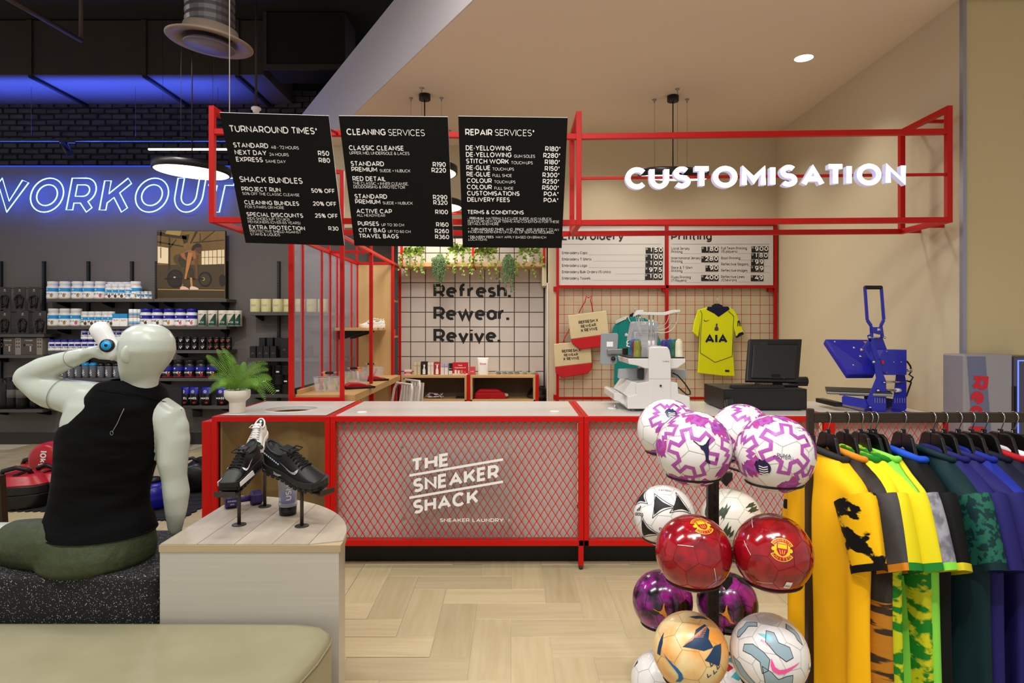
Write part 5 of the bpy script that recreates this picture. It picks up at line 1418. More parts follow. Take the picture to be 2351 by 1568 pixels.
c_nav = cloth('indigo_cloth', '1e1a5a'); c_roy = cloth('royal_cloth', '1a2a94', (3, '16227a', .2), (4, 4, .4)); c_dnv = cloth('midnight_cloth', '0c0e26'); c_wht = cloth('white_cloth', 'd8d4d2'); c_redc = cloth('red_cloth', 'a8121c')
jersey('j', 'golden yellow jersey with black collar and black patterned sleeves', 1901, c_gold, c_blotch, c_blk, c_char, size='N')
jersey('j', 'dark brown jersey with orange collar beside the golden one', 1943, c_brown, c_grpat, c_oran, c_oran, lower=(c_orpat, 7), size='L', yaw=.05)
jersey('j', 'lemon yellow jersey with green cuffs and green printed lower half', 1976, c_yel, c_yel, c_grn, c_ylgr, lower=(c_ylgr, 6), yaw=-.06, size='M', extra=lambda t: catmark(t, .262, -.19, .022, c_grn, -.075))
jersey('j', 'second lemon yellow jersey tucked behind the green printed one', 1996.5, c_yel, c_yel, c_grn, c_ylgr, lower=(c_ylgr, 6), yaw=.08, size='S', extra=lambda t: catmark(t, .262, -.19, .022, c_grn, -.075))
jersey('j', 'bright lime jersey with grey camouflage sleeves', 2008, c_lime, c_gcam, c_lime, c_lime, lower=(c_lime, 7), yaw=.16, size='N')
jersey('j', 'black jersey with blue and yellow collar and yellow shoulder stripe', 2074, c_blk, c_blk, cloth('yellow_cuff', 'd8c422'), cloth('blue_collar', '1f4fc8'), cloth('yellow_stripe', 'dccb24'), yaw=-.05, size='S')
jersey('j', 'deep teal jersey with triangle flecked sleeves', 2141, c_teal, c_tealp, c_teal, c_teal, yaw=-.04, size='M', extra=lambda t: catmark(t, .21, -.10, .014, c_wht, -.064))
jersey('j', 'indigo jersey next to the deep teal one', 2168, c_nav, c_nav, c_nav, c_nav, yaw=.0, size='S')
jersey('j', 'second indigo jersey between indigo and royal blue', 2200, c_nav, c_nav, c_nav, c_nav, yaw=.05, size='L')
jersey('j', 'royal blue jersey with tonal stripes', 2230, c_roy, c_roy, c_roy, c_roy, yaw=.0, size='M')
jersey('j', 'midnight blue jersey right of the royal blue one', 2259, c_dnv, c_dnv, c_redc, c_dnv, yaw=.04, size='L')
jersey('j', 'midnight jersey with a red side flash near the frame edge', 2297, c_dnv, c_roy, c_wht, c_redc, lower=(c_redc, 9), yaw=.0, size='M')
jersey('j', 'white collared dark jersey at the right edge of the rail', 2328, c_dnv, c_dnv, c_wht, c_wht, yaw=.03, size='S')

# ================================================================ drinks cooler
fr = thing('drinks_cooler', 'silver grey drinks cooler with red vertical lettering by the wall end', 'fridge', (XX(2270, 4.05), 4.05, 0))
FO = Vector((XX(2270, 4.05), 4.05, 0))
def fq(px, py): p = U(px, py, 4.0)-FO; return p
M_cool = mat('cooler_grey', '9a959a', .35, .3)
x0, x1, x2 = fq(2213, 800).x, fq(2325, 800).x, fq(2400, 800).x
zt_ = ZZ(814, 4.0)
MB().box(x0, x1, -.05, .15, .03, zt_).build('cabinet', M_cool, fr, .01)
MB().box(x1+.006, x2, -.05, .15, .03, zt_-.01).build('door', mat('cooler_door', '56525c', .3, .5), fr, .012)
MB().box(x1+.03, x2-.02, -.055, -.05, .1, zt_-.035).build('light_strip', emat('blue_led_edge', '5a6cff', 2.2), fr)
MB().box(x1+.036, x2-.03, -.06, -.0545, .1, zt_-.042).build('door_panel', mat('cooler_door', '56525c', .3, .5), fr)
MB().box(x1+.010, x1+.02, -.058, -.05, .7, zt_-.2).build('handle_slot', M_black, fr)
MB().add([(fq(2220, 0).x, -.0512, zt_-.012), (fq(2262, 0).x, -.0512, zt_-.012), (fq(2288, 0).x, -.0512, .5), (fq(2242, 0).x, -.0512, .5)], [(3,2,1,0)]).build('graphic_panel', mat('cooler_graphic', '6a6e8a', .35, .2), fr)
m = MB(); Mx = Matrix.Translation((fq(2231, 862).x, -.053, fq(2231, 862).z)) @ Matrix.Rotation(PI/2, 4, 'X') @ Matrix.Rotation(-PI/2-.06, 4, 'Z')
m.text('Red Bull', .150, Mx, 0, 'L', .04, sx=1.08); stuff(m.build('brand_lettering', mat('cooler_red', 'c21528', .4), fr))
for i in range(4): MB().cyl((x0+.04+.30*(i % 2), .0+.10*(i//2), .004), (x0+.04+.30*(i % 2), .0+.10*(i//2), .03), .015, 12).build('foot', M_black, fr)
# ================================================================ embroidery machine
em = thing('embroidery_machine', 'white multi thread embroidery machine standing on the counter', 'embroidery machine', U(1505, 945, 4.55) * 1.0)
em.location = (XX(1505, 4.45), 4.55, HT+.004)
EO = Vector(em.location)
def eq(px, py, Y=4.4): return U(px, py, Y)-EO
def eprism(nm, pts, ya, yb, m, bev=.006, seg=3):
 """outline read at depth ya, extruded back to yb"""
 P = [eq(px, py, ya) for px, py in pts]
 mb = MB(); mb.prism([(p.x, p.z) for p in P], ya-EO.y, yb-EO.y)
 return mb.build(nm, m, em, bev, seg, fix=True)
M_mw = mat('machine_white', 'd9d6d2', .28, coat=.2); M_mg = mat('machine_grey', 'a7a9ad', .4); M_mlg = mat('machine_light_grey', 'bfbfc0', .35)
eprism('column', [(1490, 938), (1490, 800), (1494, 796), (1533, 796), (1538, 805), (1541, 822), (1541, 938)], 4.34, 4.72, M_mw, .008)
eprism('base', [(1441, 939), (1441, 911), (1461, 906), (1461, 880), (1490, 876), (1541, 876), (1556, 879), (1558, 904), (1584, 911), (1585, 939)], 4.345, 4.85, M_mw, .006)
eprism('side_foot', [(1409.5, 904), (1415, 901), (1437, 907), (1441, 938), (1434, 930), (1420, 922), (1410, 919)], 4.42, 4.9, M_mw, .004)
eprism('control_slope', [(1431, 904), (1450, 876), (1462, 878), (1462, 906), (1442, 912)], 4.37, 4.8, M_mw, .004)
eprism('thread_tray', [(1441, 823), (1574, 823), (1574, 832), (1564, 839), (1555, 846), (1482, 846), (1466, 840), (1444, 836)], 4.36, 4.78, M_mw, .005)
eprism('tray_mat', [(1444, 820), (1571, 820), (1572, 823.5), (1444, 823.5)], 4.37, 4.77, mat('dark_mat', '2c2a28', .7), .001)
eprism('head', [(1446, 782), (1454, 742), (1458, 738), (1511, 738), (1512, 786)], 4.78, 4.92, M_mg, .006)
eprism('rear_cover', [(1457, 795), (1457, 764), (1460, 762), (1507, 762), (1509, 765), (1509, 795)], 4.74, 4.80, M_mlg, .006)
eprism('needle_case', [(1472, 822), (1473, 795), (1492, 793), (1492, 822)], 4.4, 4.7, mat('smoked_clear', 'a8a6ac', .2, alpha=.7), .003)
eprism('side_arm', [(1421, 869), (1422.5, 848), (1466, 846), (1466, 869)], 4.55, 4.62, M_mg, .004)
eprism('side_arm', [(1543, 867), (1543, 849), (1576, 848), (1578, 871)], 4.55, 4.62, M_mg, .004)
eprism('arm_bracket', [(1466, 870), (1466, 848), (1482, 846), (1477, 870)], 4.5, 4.6, mat('dark_grey_metal', '45474b', .4, .5), .002)
for px in (1491, 1500): MB().cyl(eq(px, 786, 4.52), eq(px, 722, 4.52), .0055, 12).build('stand_rod', M_chrome, em)
for px in (1491, 1500): MB().cyl(eq(px, 796, 4.52), eq(px, 782, 4.52), .010, 12).build('rod_socket', M_mw, em)
eprism('guide_bar', [(1456, 727), (1459, 718), (1465, 712), (1477, 711.5), (1478, 716.5), (1525, 717), (1547, 711.5), (1562, 711), (1562, 716.5), (1548, 718), (1527, 724), (1478, 723), (1466, 722)], 4.50, 4.56, M_mw, .003)
for a, b, c, d_ in (((1557, 717), (1556, 745), (1545, 772), (1505, 762)), ((1545, 719), (1544, 742), (1535, 762), (1506, 757)), ((1536, 721), (1535, 738), (1525, 752), (1508, 752)), ((1525, 724), (1524, 738), (1515, 748), (1506, 758)),
     ((1459, 722), (1462, 740), (1466, 755), (1471, 768)), ((1463, 720), (1466, 742), (1470, 756), (1473, 770)), ((1467, 720), (1468, 740), (1470, 752), (1476, 742)), ((1471, 722), (1472, 742), (1476, 754), (1480, 740)), ((1475, 722), (1476, 740), (1481, 752), (1483, 740))):
 P = [Vector((p[0], p[1])) for p in (a, b, c, d_)]; pts = []
 for i in range(13):
  u = i/12; p = P[0]*(1-u)**3+P[1]*3*u*(1-u)**2+P[2]*3*u*u*(1-u)+P[3]*u**3; pts.append(eq(p.x, p.y, 4.53+.15*u))
 MB().tube(pts, .0026, 6).build('thread_tube', M_wink, em)
eprism('control_screen', [(1379, 834), (1381, 768), (1384, 765), (1417, 765), (1420, 769), (1416, 833), (1413, 836), (1382, 837)], 4.60, 4.64, mat('screen_case', '8f9498', .45), .004)
eprism('screen_label', [(1393, 784.5), (1407.5, 784.5), (1407.5, 796), (1393, 796)], 4.597, 4.60, M_wink, 0)
eprism('screen_arm', [(1395, 813.5), (1395, 802.5), (1433, 801), (1433, 812)], 4.57, 4.60, M_steel, .003)
eprism('arm_joint', [(1430, 815), (1430, 799), (1442, 798), (1442, 815)], 4.55, 4.60, M_black, .004)
MB().sphere(eq(1408, 824, 4.58), .017).build('knob', M_black, em)
MB().tube([eq(1544, 856, 4.5), eq(1556, 862, 4.5), eq(1572, 880, 4.5), eq(1584, 898, 4.5), eq(1585, 905, 4.5), eq(1577, 906, 4.5), eq(1566, 897, 4.5), eq(1557, 889, 4.5)], .010, 8, flat=.5).build('belt', M_black, em)
MB().cyl(eq(1517, 885.5, 4.343), eq(1517, 885.5, 4.33), .007, 16).build('socket', M_black, em)
m = MB(); m.text('TAJIMA', .013, face_M(eq(1520.5, 831, 4.336)), 0, 'L', .008, sx=1.05); m.build('maker_lettering', M_ink, em)
MB().box(*[c for pr in ((eq(1490.5, 869, 4.339).x, eq(1540.5, 869, 4.339).x), (4.339-EO.y, 4.345-EO.y), (eq(0, 870, 4.339).z, eq(0, 869.3, 4.339).z)) for c in pr]).build('panel_gap', M_mg, em)
for px in (1419, 1455, 1575): MB().lathe([(.016, 0), (.016, .006), (.009, .008), (.009, .024)], 16, M=Matrix.Translation((XX(px, 4.42)-EO.x, 4.42-EO.y+(.1 if px == 1419 else 0), 0))).build('foot', M_chrome, em)
def spool(px, pyb, pyt, Y, hexc, label):
 b_ = U(px, pyb, Y); z0 = ZZ(820, 4.45)
 t = thing('thread_spool', label, 'thread spool', (b_.x, Y, b_.z), 0, 'thread cones on the embroidery machine')
 h = (pyb-pyt)*Y/F; r = .0265
 MB().lathe([(r+.003, 0), (r+.003, .005), (r, .006), (r*.99, h*.5), (r*.92, h*.82), (r*.72, h*.92), (r*.5, h*.94)], 20).build('thread', mat('thread_'+hexc, hexc, .45, bump=(150, .2)), t)
 MB().lathe([(r*.52, h*.93), (r*.5, h), (.006, h)], 16).build('cone_tip', mat('cone_'+hexc, {'7a7a22': '2a8ac8', 'd6d0b4': 'e0dca0'}.get(hexc, '2a8ac8'), .4), t)
for a in ((1454, 820, 778, 4.66, '1d5a9c', 'blue thread cone behind the olive cone'), (1459, 820, 777, 4.58, '7a1e2a', 'dark red thread cone half hidden by the olive cone'), (1463.5, 820, 778, 4.42, '7a7a22', 'olive green thread cone on the left of the tray'),
  (1525, 820, 779, 4.70, '4a2a8a', 'violet thread cone at the back right of the tray'), (1537, 820, 778, 4.62, '1a3a78', 'navy thread cone behind the green one'), (1547, 820, 778, 4.54, '0f5a44', 'dark green thread cone beside the cream one'), (1559, 820, 778, 4.43, 'd6d0b4', 'cream thread cone at the right end of the tray')): spool(*a)

# ================================================================ till
cd_ = thing('cash_drawer', 'black steel cash drawer under the till monitor', 'cash drawer', (XX(1757, 4.6), 4.6, HT+.004))
def tq(px, py, Y, o): return U(px, py, Y)-Vector(o.location)
M_bk2 = mat('black_steel', '100e0d', .45)
a, b = tq(1661, 943, 4.40, cd_), tq(1853, 893, 4.40, cd_)
MB().box(a.x, b.x, -.2, .24, .006, b.z).build('case', M_bk2, cd_, .004)
for sx in (a.x+.04, b.x-.04):
 for sy in (-.16, .2): MB().cyl((sx, sy, 0), (sx, sy, .007), .012, 12).build('rubber_foot', M_black, cd_)
MB().box(a.x+.01, b.x-.01, -.203, -.2, .02, b.z-.015).build('drawer_front', mat('drawer_front', '171412', .4), cd_, .002)
zd = cd_.location.z + b.z
mo = thing('till_monitor', 'black touch till monitor seen from behind on the cash drawer', 'monitor', (XX(1782, 4.62), 4.62, zd))
def mq_(px, py, Y): return U(px, py, Y)-Vector(mo.location)
P = [mq_(1720, 778, 4.56), mq_(1842, 778, 4.56), mq_(1834, 878, 4.46), mq_(1713, 876, 4.46)]
nn = (P[1]-P[0]).cross(P[3]-P[0]).normalized(); nn = nn if nn.y < 0 else -nn
def slab(nm, P, t_, m, par, bev=.004, off=0.):
 Fp = [p+nn*off for p in P]; Bp = [p-nn*t_+nn*off for p in P]
 return MB().add(Fp+Bp, [(0,3,2,1),(4,5,6,7),(0,1,5,4),(1,2,6,5),(2,3,7,6),(3,0,4,7)]).build(nm, m, par, bev, 3, fix=True)
slab('screen_frame', P, .035, M_bk2, mo, .008)
def lp(u, v): return P[0].lerp(P[1], u).lerp(P[3].lerp(P[2], u), v)
slab('back_cover', [lp(.08, .16), lp(.92, .16), lp(.92, .93), lp(.08, .93)], .012, mat('back_cover_black', '151312', .5), mo, .006, .012)
slab('handle_recess', [lp(.35, .08), lp(.92, .08), lp(.92, .14), lp(.35, .14)], .004, M_black, mo, .001, .003)
vt = MB()
for i in range(7):
 for u0 in (.10, .22): pass
for i in range(9): vt.add([lp(.20+.014*i, .09)+nn*.006, lp(.207+.014*i, .09)+nn*.006, lp(.207+.014*i, .145)+nn*.006, lp(.20+.014*i, .145)+nn*.006], [(0,1,2,3)])
for i in range(14): vt.add([lp(.09, .30+.03*i)+nn*.0135, lp(.12, .30+.03*i)+nn*.0135, lp(.12, .312+.03*i)+nn*.0135, lp(.09, .312+.03*i)+nn*.0135], [(0,1,2,3)])
stuff(vt.build('vents', mat('vent_grey', '35322f', .6), mo))
Mn = MB(); Mn.add([mq_(1772, 858, 4.45), mq_(1790, 858, 4.45), mq_(1803, 905, 4.50), mq_(1776, 905, 4.50), mq_(1772, 858, 4.49), mq_(1790, 858, 4.49), mq_(1803, 905, 4.56), mq_(1776, 905, 4.56)], [(0,3,2,1),(4,5,6,7),(0,1,5,4),(1,2,6,5),(2,3,7,6),(3,0,4,7)])
Mn.build('neck', M_bk2, mo, .003, fix=True)
MB().box(-.12, .12, -.10, .10, 0.001, .018).build('base', M_bk2, mo, .005)
MB().cyl(mq_(1800, 868, 4.44), mq_(1800, 868, 4.43), .004, 10).build('screw', M_gun, mo)
kb = thing('keyboard', 'black keyboard lying on the cash drawer', 'keyboard', (XX(1735, 4.52), 4.47, zd))
MB().box(-.20, .16, -.06, .02, 0, .018).build('tray', M_bk2, kb, .003)
ks = MB()
for r in range(4):
 for c in range(16): ks.box(-.195+c*.022, -.195+c*.022+.018, -.056+r*.018, -.056+r*.018+.014, .018, .024)
stuff(ks.build('keys', mat('key_black', '1c1a19', .5), kb))
sc_ = thing('receipt_printer', 'black rounded receipt scanner beside the till monitor', 'scanner', (XX(1838, 4.62), 4.64, zd))
MB().tube([(-.07, 0, .034), (.05, 0, .034), (.055, 0, .034)], .033, 20).build('body', M_bk2, sc_, .003)
MB().box(-.06, .05, -.03, .03, 0, .02).build('cradle', M_bk2, sc_, .003)
ms_ = thing('computer_mouse', 'small black computer mouse on the white counter', 'mouse', (XX(1648, 4.62), 4.62, HT+.004))
MB().sphere((0,0,0.002), (.031, .052, .028), 20, 12).build('shell', M_black, ms_)
MB().box(-.002, .002, -.045, -.01, .022, .029).build('wheel', M_gun, ms_)
cr = thing('card_reader', 'black card reader leaning at the front of the cash drawer', 'card reader', (XX(1683, 4.3), 4.36, HT+.004))
MB().box(-.03, .03, -.025, .025, 0, .085, M=Matrix.Rotation(-.3, 4, 'X')).build('body', mat('reader_black', '141414', .3), cr, .008, 3)
MB().box(-.022, .022, -.027, -.025, .05, .078, M=Matrix.Rotation(-.3, 4, 'X')).build('display', mat('dark_display', '2a2c30', .1), cr)

# ================================================================ heat press
hp = thing('heat_press', 'deep blue clamshell heat press opened on the counter end', 'heat press', (XX(2030, 4.4), 4.5, HT+.004))
HO = Vector(hp.location)
M_hb = mat('press_blue', '2024a4', .35, coat=.2); M_hbd = mat('press_blue_dark', '14155c', .4)
def hq(px, py, Y): return U(px, py, Y)-HO
def hpr(nm, pts, ya, yb, m, bev=.002):
 P = [hq(px, py, ya) for px, py in pts]
 mb = MB(); mb.prism([(p.x, p.z) for p in P], ya-HO.y, yb-HO.y); return mb.build(nm, m, hp, bev, 2, fix=True)
def hquad(nm, pts, t_, m, bev=.004):
 P = [hq(*p) for p in pts]; n_ = (P[1]-P[0]).cross(P[3]-P[0]).normalized()
 if n_.y > 0: n_ = -n_
 Bp = [p-n_*t_ for p in P]
 return MB().add(P+Bp, [(0,3,2,1),(4,5,6,7),(0,1,5,4),(1,2,6,5),(2,3,7,6),(3,0,4,7)]).build(nm, m, hp, bev, 2, fix=True)
hpr('foot_plate', [(1992, 948), (1992, 946), (2092, 946), (2092, 948)], 4.30, 4.75, M_hb)
hpr('side_plate', [(2003, 945), (1990, 921), (2012, 868), (2007, 830), (2012, 826.5), (2021, 826.5), (2027, 855), (2035, 876), (2035, 940), (2031, 945)], 4.34, 4.348, M_hb)
hpr('side_plate', [(2046, 942), (2053, 907), (2058, 861), (2078, 861), (2081.5, 881), (2081.5, 938), (2077, 944), (2050, 944)], 4.42, 4.428, M_hb)
hpr('base_arm', [(1934, 928), (1934, 911), (1938, 908), (2004, 919), (2004, 941)], 4.35, 4.358, M_hb)
hpr('base_arm', [(1985, 926), (1985, 905), (2050, 916), (2050, 938)], 4.60, 4.608, M_hbd)
hpr('end_pad', [(1917, 934), (1917, 924), (1935, 924), (1935, 934)], 4.38, 4.66, M_black)
# lower platen
Mp = Matrix.Translation(hq(1968, 897, 4.52)) @ Matrix.Rotation(-.42, 4, 'Z')
MB().box(-.20, .20, -.16, .16, -.018, -.002, M=Mp).build('lower_platen', mat('platen_aluminium', '9c9a96', .35, .9), hp, .002)
MB().box(-.20, .20, -.16, .16, -.002, .008, M=Mp).build('platen_pad', mat('platen_pad', '35322c', .8), hp, .002)
MB().box(-.12, .12, -.10, .10, -.028, -.018, M=Mp).build('platen_bracket', M_hb, hp, .002)
hquad('upper_platen', [(1894, 778, 4.62), (2001, 779, 4.62), (2010, 858, 4.42), (1948, 858, 4.36)], .05, M_hb, .008)
hpr('control_box', [(2017, 825), (2028, 803), (2082, 803), (2082, 861), (2034, 861), (2024, 850)], 4.36, 4.50, M_hb, .003)
hpr('link_arm', [(1992, 770), (2001, 766), (2021, 826), (2010, 830)], 4.36, 4.37, M_hb)
hpr('link_arm', [(1977, 803), (1997, 776), (2001, 781), (1985, 806)], 4.36, 4.368, M_hb)
hpr('link_arm', [(1978, 800), (1986, 800), (2010, 828), (2003, 834)], 4.35, 4.356, M_hb)
hpr('lever_plate', [(2003, 764), (2003, 751), (2026, 751), (2027, 767), (2018, 768)], 4.40, 4.41, M_hb)
hpr('lever_side', [(2001, 776), (2027, 776), (2038, 806), (2028, 806), (2017, 822)], 4.44, 4.45, M_hb)
for pts in (((1985.5, 658), (1991, 735), (2000, 748), (2001.5, 775)), ((2023, 658), (2029, 734), (2022, 748), (2026, 776))):
 P = [hq(px, py, 4.42) for px, py in pts]
 for a, b in zip(P[:-1], P[1:]): MB().bar(a, b, .016, .020).build('lever_bar', M_hb, hp, .003)
MB().cyl(hq(1985, 660, 4.42), hq(2024, 660, 4.42), .014, 14).build('grip', M_black, hp, .002)
for px, py, r in ((1996.5, 774.5, .010), (2031, 775, .008), (1978, 803, .012), (2006, 831, .012), (2016.5, 896.5, .012), (2030, 878, .009), (1998, 935.5, .010), (1916, 784.5, .006), (1960, 798.5, .008), (1975, 818, .008), (1958, 838, .006), (2017.5, 757, .012), (2051, 831, .005), (2068, 831, .005), (2035, 807, .004), (2035, 855, .004)):
 Yb_ = 4.335; MB().lathe([(r, 0), (r, .004), (r*.6, .006), (r*.6, .010), (.0005, .010)], 14, M=Matrix.Translation(hq(px, py, Yb_)) @ Matrix.Rotation(PI/2, 4, 'X')).build('bolt', M_chrome, hp)
MB().cyl(hq(2030, 877, 4.36), hq(2080, 877, 4.43), .007, 12).build('tie_rod', M_chrome, hp); MB().cyl(hq(2036, 896, 4.36), hq(2064, 896, 4.42), .008, 12).build('tie_rod', M_steel, hp)
MB().cyl(hq(2057, 896, 4.40), hq(2066, 896, 4.42), .014, 14).build('spacer', M_whitep, hp)
MB().cyl(hq(1999, 775, 4.36), hq(2030, 775, 4.44), .005, 10).build('tie_rod', M_chrome, hp)
hpr('switch', [(2024.5, 835.5), (2024.5, 827), (2030, 827), (2030, 835.5)], 4.354, 4.36, mat('switch_red', 'c0160c', .3), .001)
hpr('warning_label', [(1982, 783.5), (1995, 783.5), (1988.5, 791)], 4.52, 4.522, mat('warning_yellow', 'd8a818', .5), 0)
sl = MB()
for k, (px0, Yk) in enumerate(((2008, 4.338), (2054, 4.418))):
 for i in range(5):
  p = hq(px0+i*5.6, 925, Yk); sl.box(p.x, p.x+.004, -.001+p.y, p.y, p.z, p.z+.034)
stuff(sl.build('vent_slots', mat('slot_light', '8a88a0', .6), hp))
MB().tube([hq(2082, 829, 4.45), hq(2090, 840, 4.47), hq(2093, 852, 4.47), hq(2087, 860, 4.46), hq(2096, 866, 4.46), hq(2091, 875, 4.46), hq(2082, 874, 4.46), hq(2092, 878, 4.47), hq(2086, 895, 4.50), hq(2081, 910, 4.52)], .006, 8).build('power_cable', M_black, hp)
MB().cyl(hq(2083, 850, 4.45), hq(2092, 850, 4.45), .012, 12).build('cable_gland', M_chrome, hp)

# ================================================================ potted fern
fz = HT+.004
fe = thing('potted_fern', 'green fern in a cream pedestal pot at the counter corner', 'potted plant', (XX(545, 4.30), 4.30, fz))
M_pot = mat('cream_ceramic', 'd9d3c4', .6, bump=(90, .06))
MB().lathe([(.048, 0), (.052, .004), (.052, .070), (.055, .080), (.078, .100), (.084, .118), (.084, .152), (.080, .156), (.074, .150), (.070, .135), (.001, .130)], 32).build('pot', M_pot, fe)
MB().lathe([(.072, .138), (.0005, .142)], 24).build('soil', mat('soil', '2a1f14', .9), fe)
M_fern = mat('fern_leaf', '3f7a1c', .5, noise=(10, '86b040', .3), spec=.3); M_stem = mat('fern_stem', '7a8a40', .6)
FRON = [((505, 838), (475, 817), -.05), ((524, 840), (499, 803), .02), ((535, 830), (512, 801), .06), ((545, 840), (520, 808), -.02), ((556, 855), (560, 832), .05), ((560, 828), (613, 835), .04), ((566, 838), (615, 849), -.03), ((590, 838), (632, 900), .03), ((586, 846), (627, 905), -.06), ((590, 852), (608, 919), -.10), ((508, 858), (482, 901), -.06), ((515, 850), (480, 868), .06), ((575, 860), (592, 885), -.14), ((528, 868), (505, 880), -.12), ((552, 858), (545, 838), -.08), ((600, 850), (622, 872), .10)]
for k, (cp, tp, dy) in enumerate(FRON):
 rr = random.Random(k); n = 30; FO_ = Vector(fe.location); az = 0
 A = Vector((rr.uniform(-.015, .015), rr.uniform(-.015, .015), .135)); B_2 = U(cp[0], cp[1], 4.30+dy*.6)-FO_; C_2 = U(tp[0], tp[1], 4.30+dy)-FO_
 pts = [A*(1-i/n)**2 + B_2*2*(i/n)*(1-i/n) + C_2*(i/n)**2 for i in range(n+1)]
 fr_ = MB().tube(pts, [.0022*(1-.7*i/n) for i in range(n+1)], 5).build('frond', M_stem, fe)
 lf = MB()
 for i in range(4, n+1):
  for h in (0,):
   u = (i+h)/n
   if u > 1: continue
   b_ = pts[i] if h == 0 or i == n else pts[i].lerp(pts[i+1], .5)
   t_ = (pts[min(i+1, n)]-pts[i-1]).normalized(); side = t_.cross(Vector((rr.uniform(-.1, .1), -1, .35))).normalized(); nrm_ = side.cross(t_).normalized()
   ll = .038*math.sin(PI*min(1, .25+u*.73))**.6+.003
   for sg in (-1, 1):
    dd = (side*sg + t_*.35 - nrm_*.15*rr.random()).normalized(); w_ = t_*.0019
    lf.add([b_-w_, b_+dd*ll*.5-w_*1.1+nrm_*.002, b_+dd*ll, b_+dd*ll*.5+w_*1.1+nrm_*.002, b_+w_], [(0,1,2,3,4)])
 lf.build('leaflets', M_fern, fr_)
 fr_.children[0]['kind'] = 'stuff'
# ================================================================ wall shelving of the store (shelf fronts near y=8.3)
SY = 8.30
def sx(px, Y=SY): return XX(px, Y)
def sz(py, Y=SY): return ZZ(py, Y)
sh_label = {}
def wall_shelf(label, pxa, pxb, py, th=7, depth=.28, grp='charcoal wall shelves'):
 x0, x1 = sx(pxa), sx(pxb); z1 = sz(py); z0 = sz(py+th)
 t = thing('wall_shelf', label, 'shelf', ((x0+x1)/2, 8.44, z0), 0, grp)
 w2 = (x1-x0)/2
 MB().box(-w2, w2, -.14, .159, 0, z1-z0).build('shelf_board', M_shelf, t, .002)
 n = max(2, int((x1-x0)/.7)+1)
 for i in range(n):
  x = -w2+.10+(2*w2-.2)*i/(n-1)
  MB().prism([(-.10, 0), (.159, 0), (.159, -.07), (.12, -.07), (-.10, -.018)], x-.006, x+.006, plane='yz').build('bracket', M_blackm, t)
 return z1
Zr1 = wall_shelf('long shelf carrying white and blue tubs, topmost row', 107, 352, 686)
Zp = wall_shelf('shelf under the gym poster', 353, 520, 686)
Zr2 = wall_shelf('long shelf of white diet tubs, second row', 108, 322, 749)
Zr2b = wall_shelf('shelf of blue banded and green cornered tubs, second row', 323, 520, 749)
Zr3 = wall_shelf('long shelf of small blue lidded tubs, third row', 110, 310, 806)
Zr3b = wall_shelf('shelf of small black skull tubs, third row', 386, 522, 804)
Zr4 = wall_shelf('shelf of shaker bottles behind the mannequin, fourth row', 140, 345, 868)
Zr4b = wall_shelf('shelf of black whey tubs, fourth row', 346, 522, 868)
Zr5b = wall_shelf('shelf of black pouches near the floor', 420, 524, 932)
Zr5a = wall_shelf('short low shelf beside the left pegs', 108, 200, 932)
Zl1 = wall_shelf('left shelf above the boxed massage guns', -40, 101, 767)
Zl2 = wall_shelf('left shelf holding boxed massage guns', -40, 101, 815)
Zl3 = wall_shelf('low left shelf holding wrapped foam rollers', -40, 97, 940)
SY2 = 8.30
Zq1 = wall_shelf('pale shelf of cream canisters by the red partition', 567, 800, 716, 8)
Zq2 = wall_shelf('shelf of small black cartons by the red partition', 567, 800, 822, 8)
Zq3 = wall_shelf('low shelf of black canisters behind the fern', 567, 800, 905, 8)
# slotted wall uprights
for px in (2, 101, 203, 303, 360, 520, 640):
 u = thing('slotted_upright', {2: 'slotted black wall upright at the left edge', 101: 'slotted black wall upright beside the rope packs', 203: 'slotted black wall upright above the tallest tubs', 303: 'slotted black wall upright left of the poster', 360: 'slotted upright behind the left poster edge', 520: 'slotted upright behind the right poster edge', 640: 'slotted upright by the red partition'}[px], 'upright', (XX(px, 8.58), 8.585, 0), 0, 'slotted wall uprights')
 MB().box(-.017, .017, -.025, .014, .5, ZZ(600, 8.58)).build('channel', M_blackm, u)
 s_ = MB()
 for i in range(30):
  z = 1.55+i*.034
  if z < ZZ(603, 8.58)-.03: s_.box(-.011, -.006, -.0262, -.025, z, z+.02)
 stuff(s_.build('slots', mat('slot_grey', '55504c', .7), u))

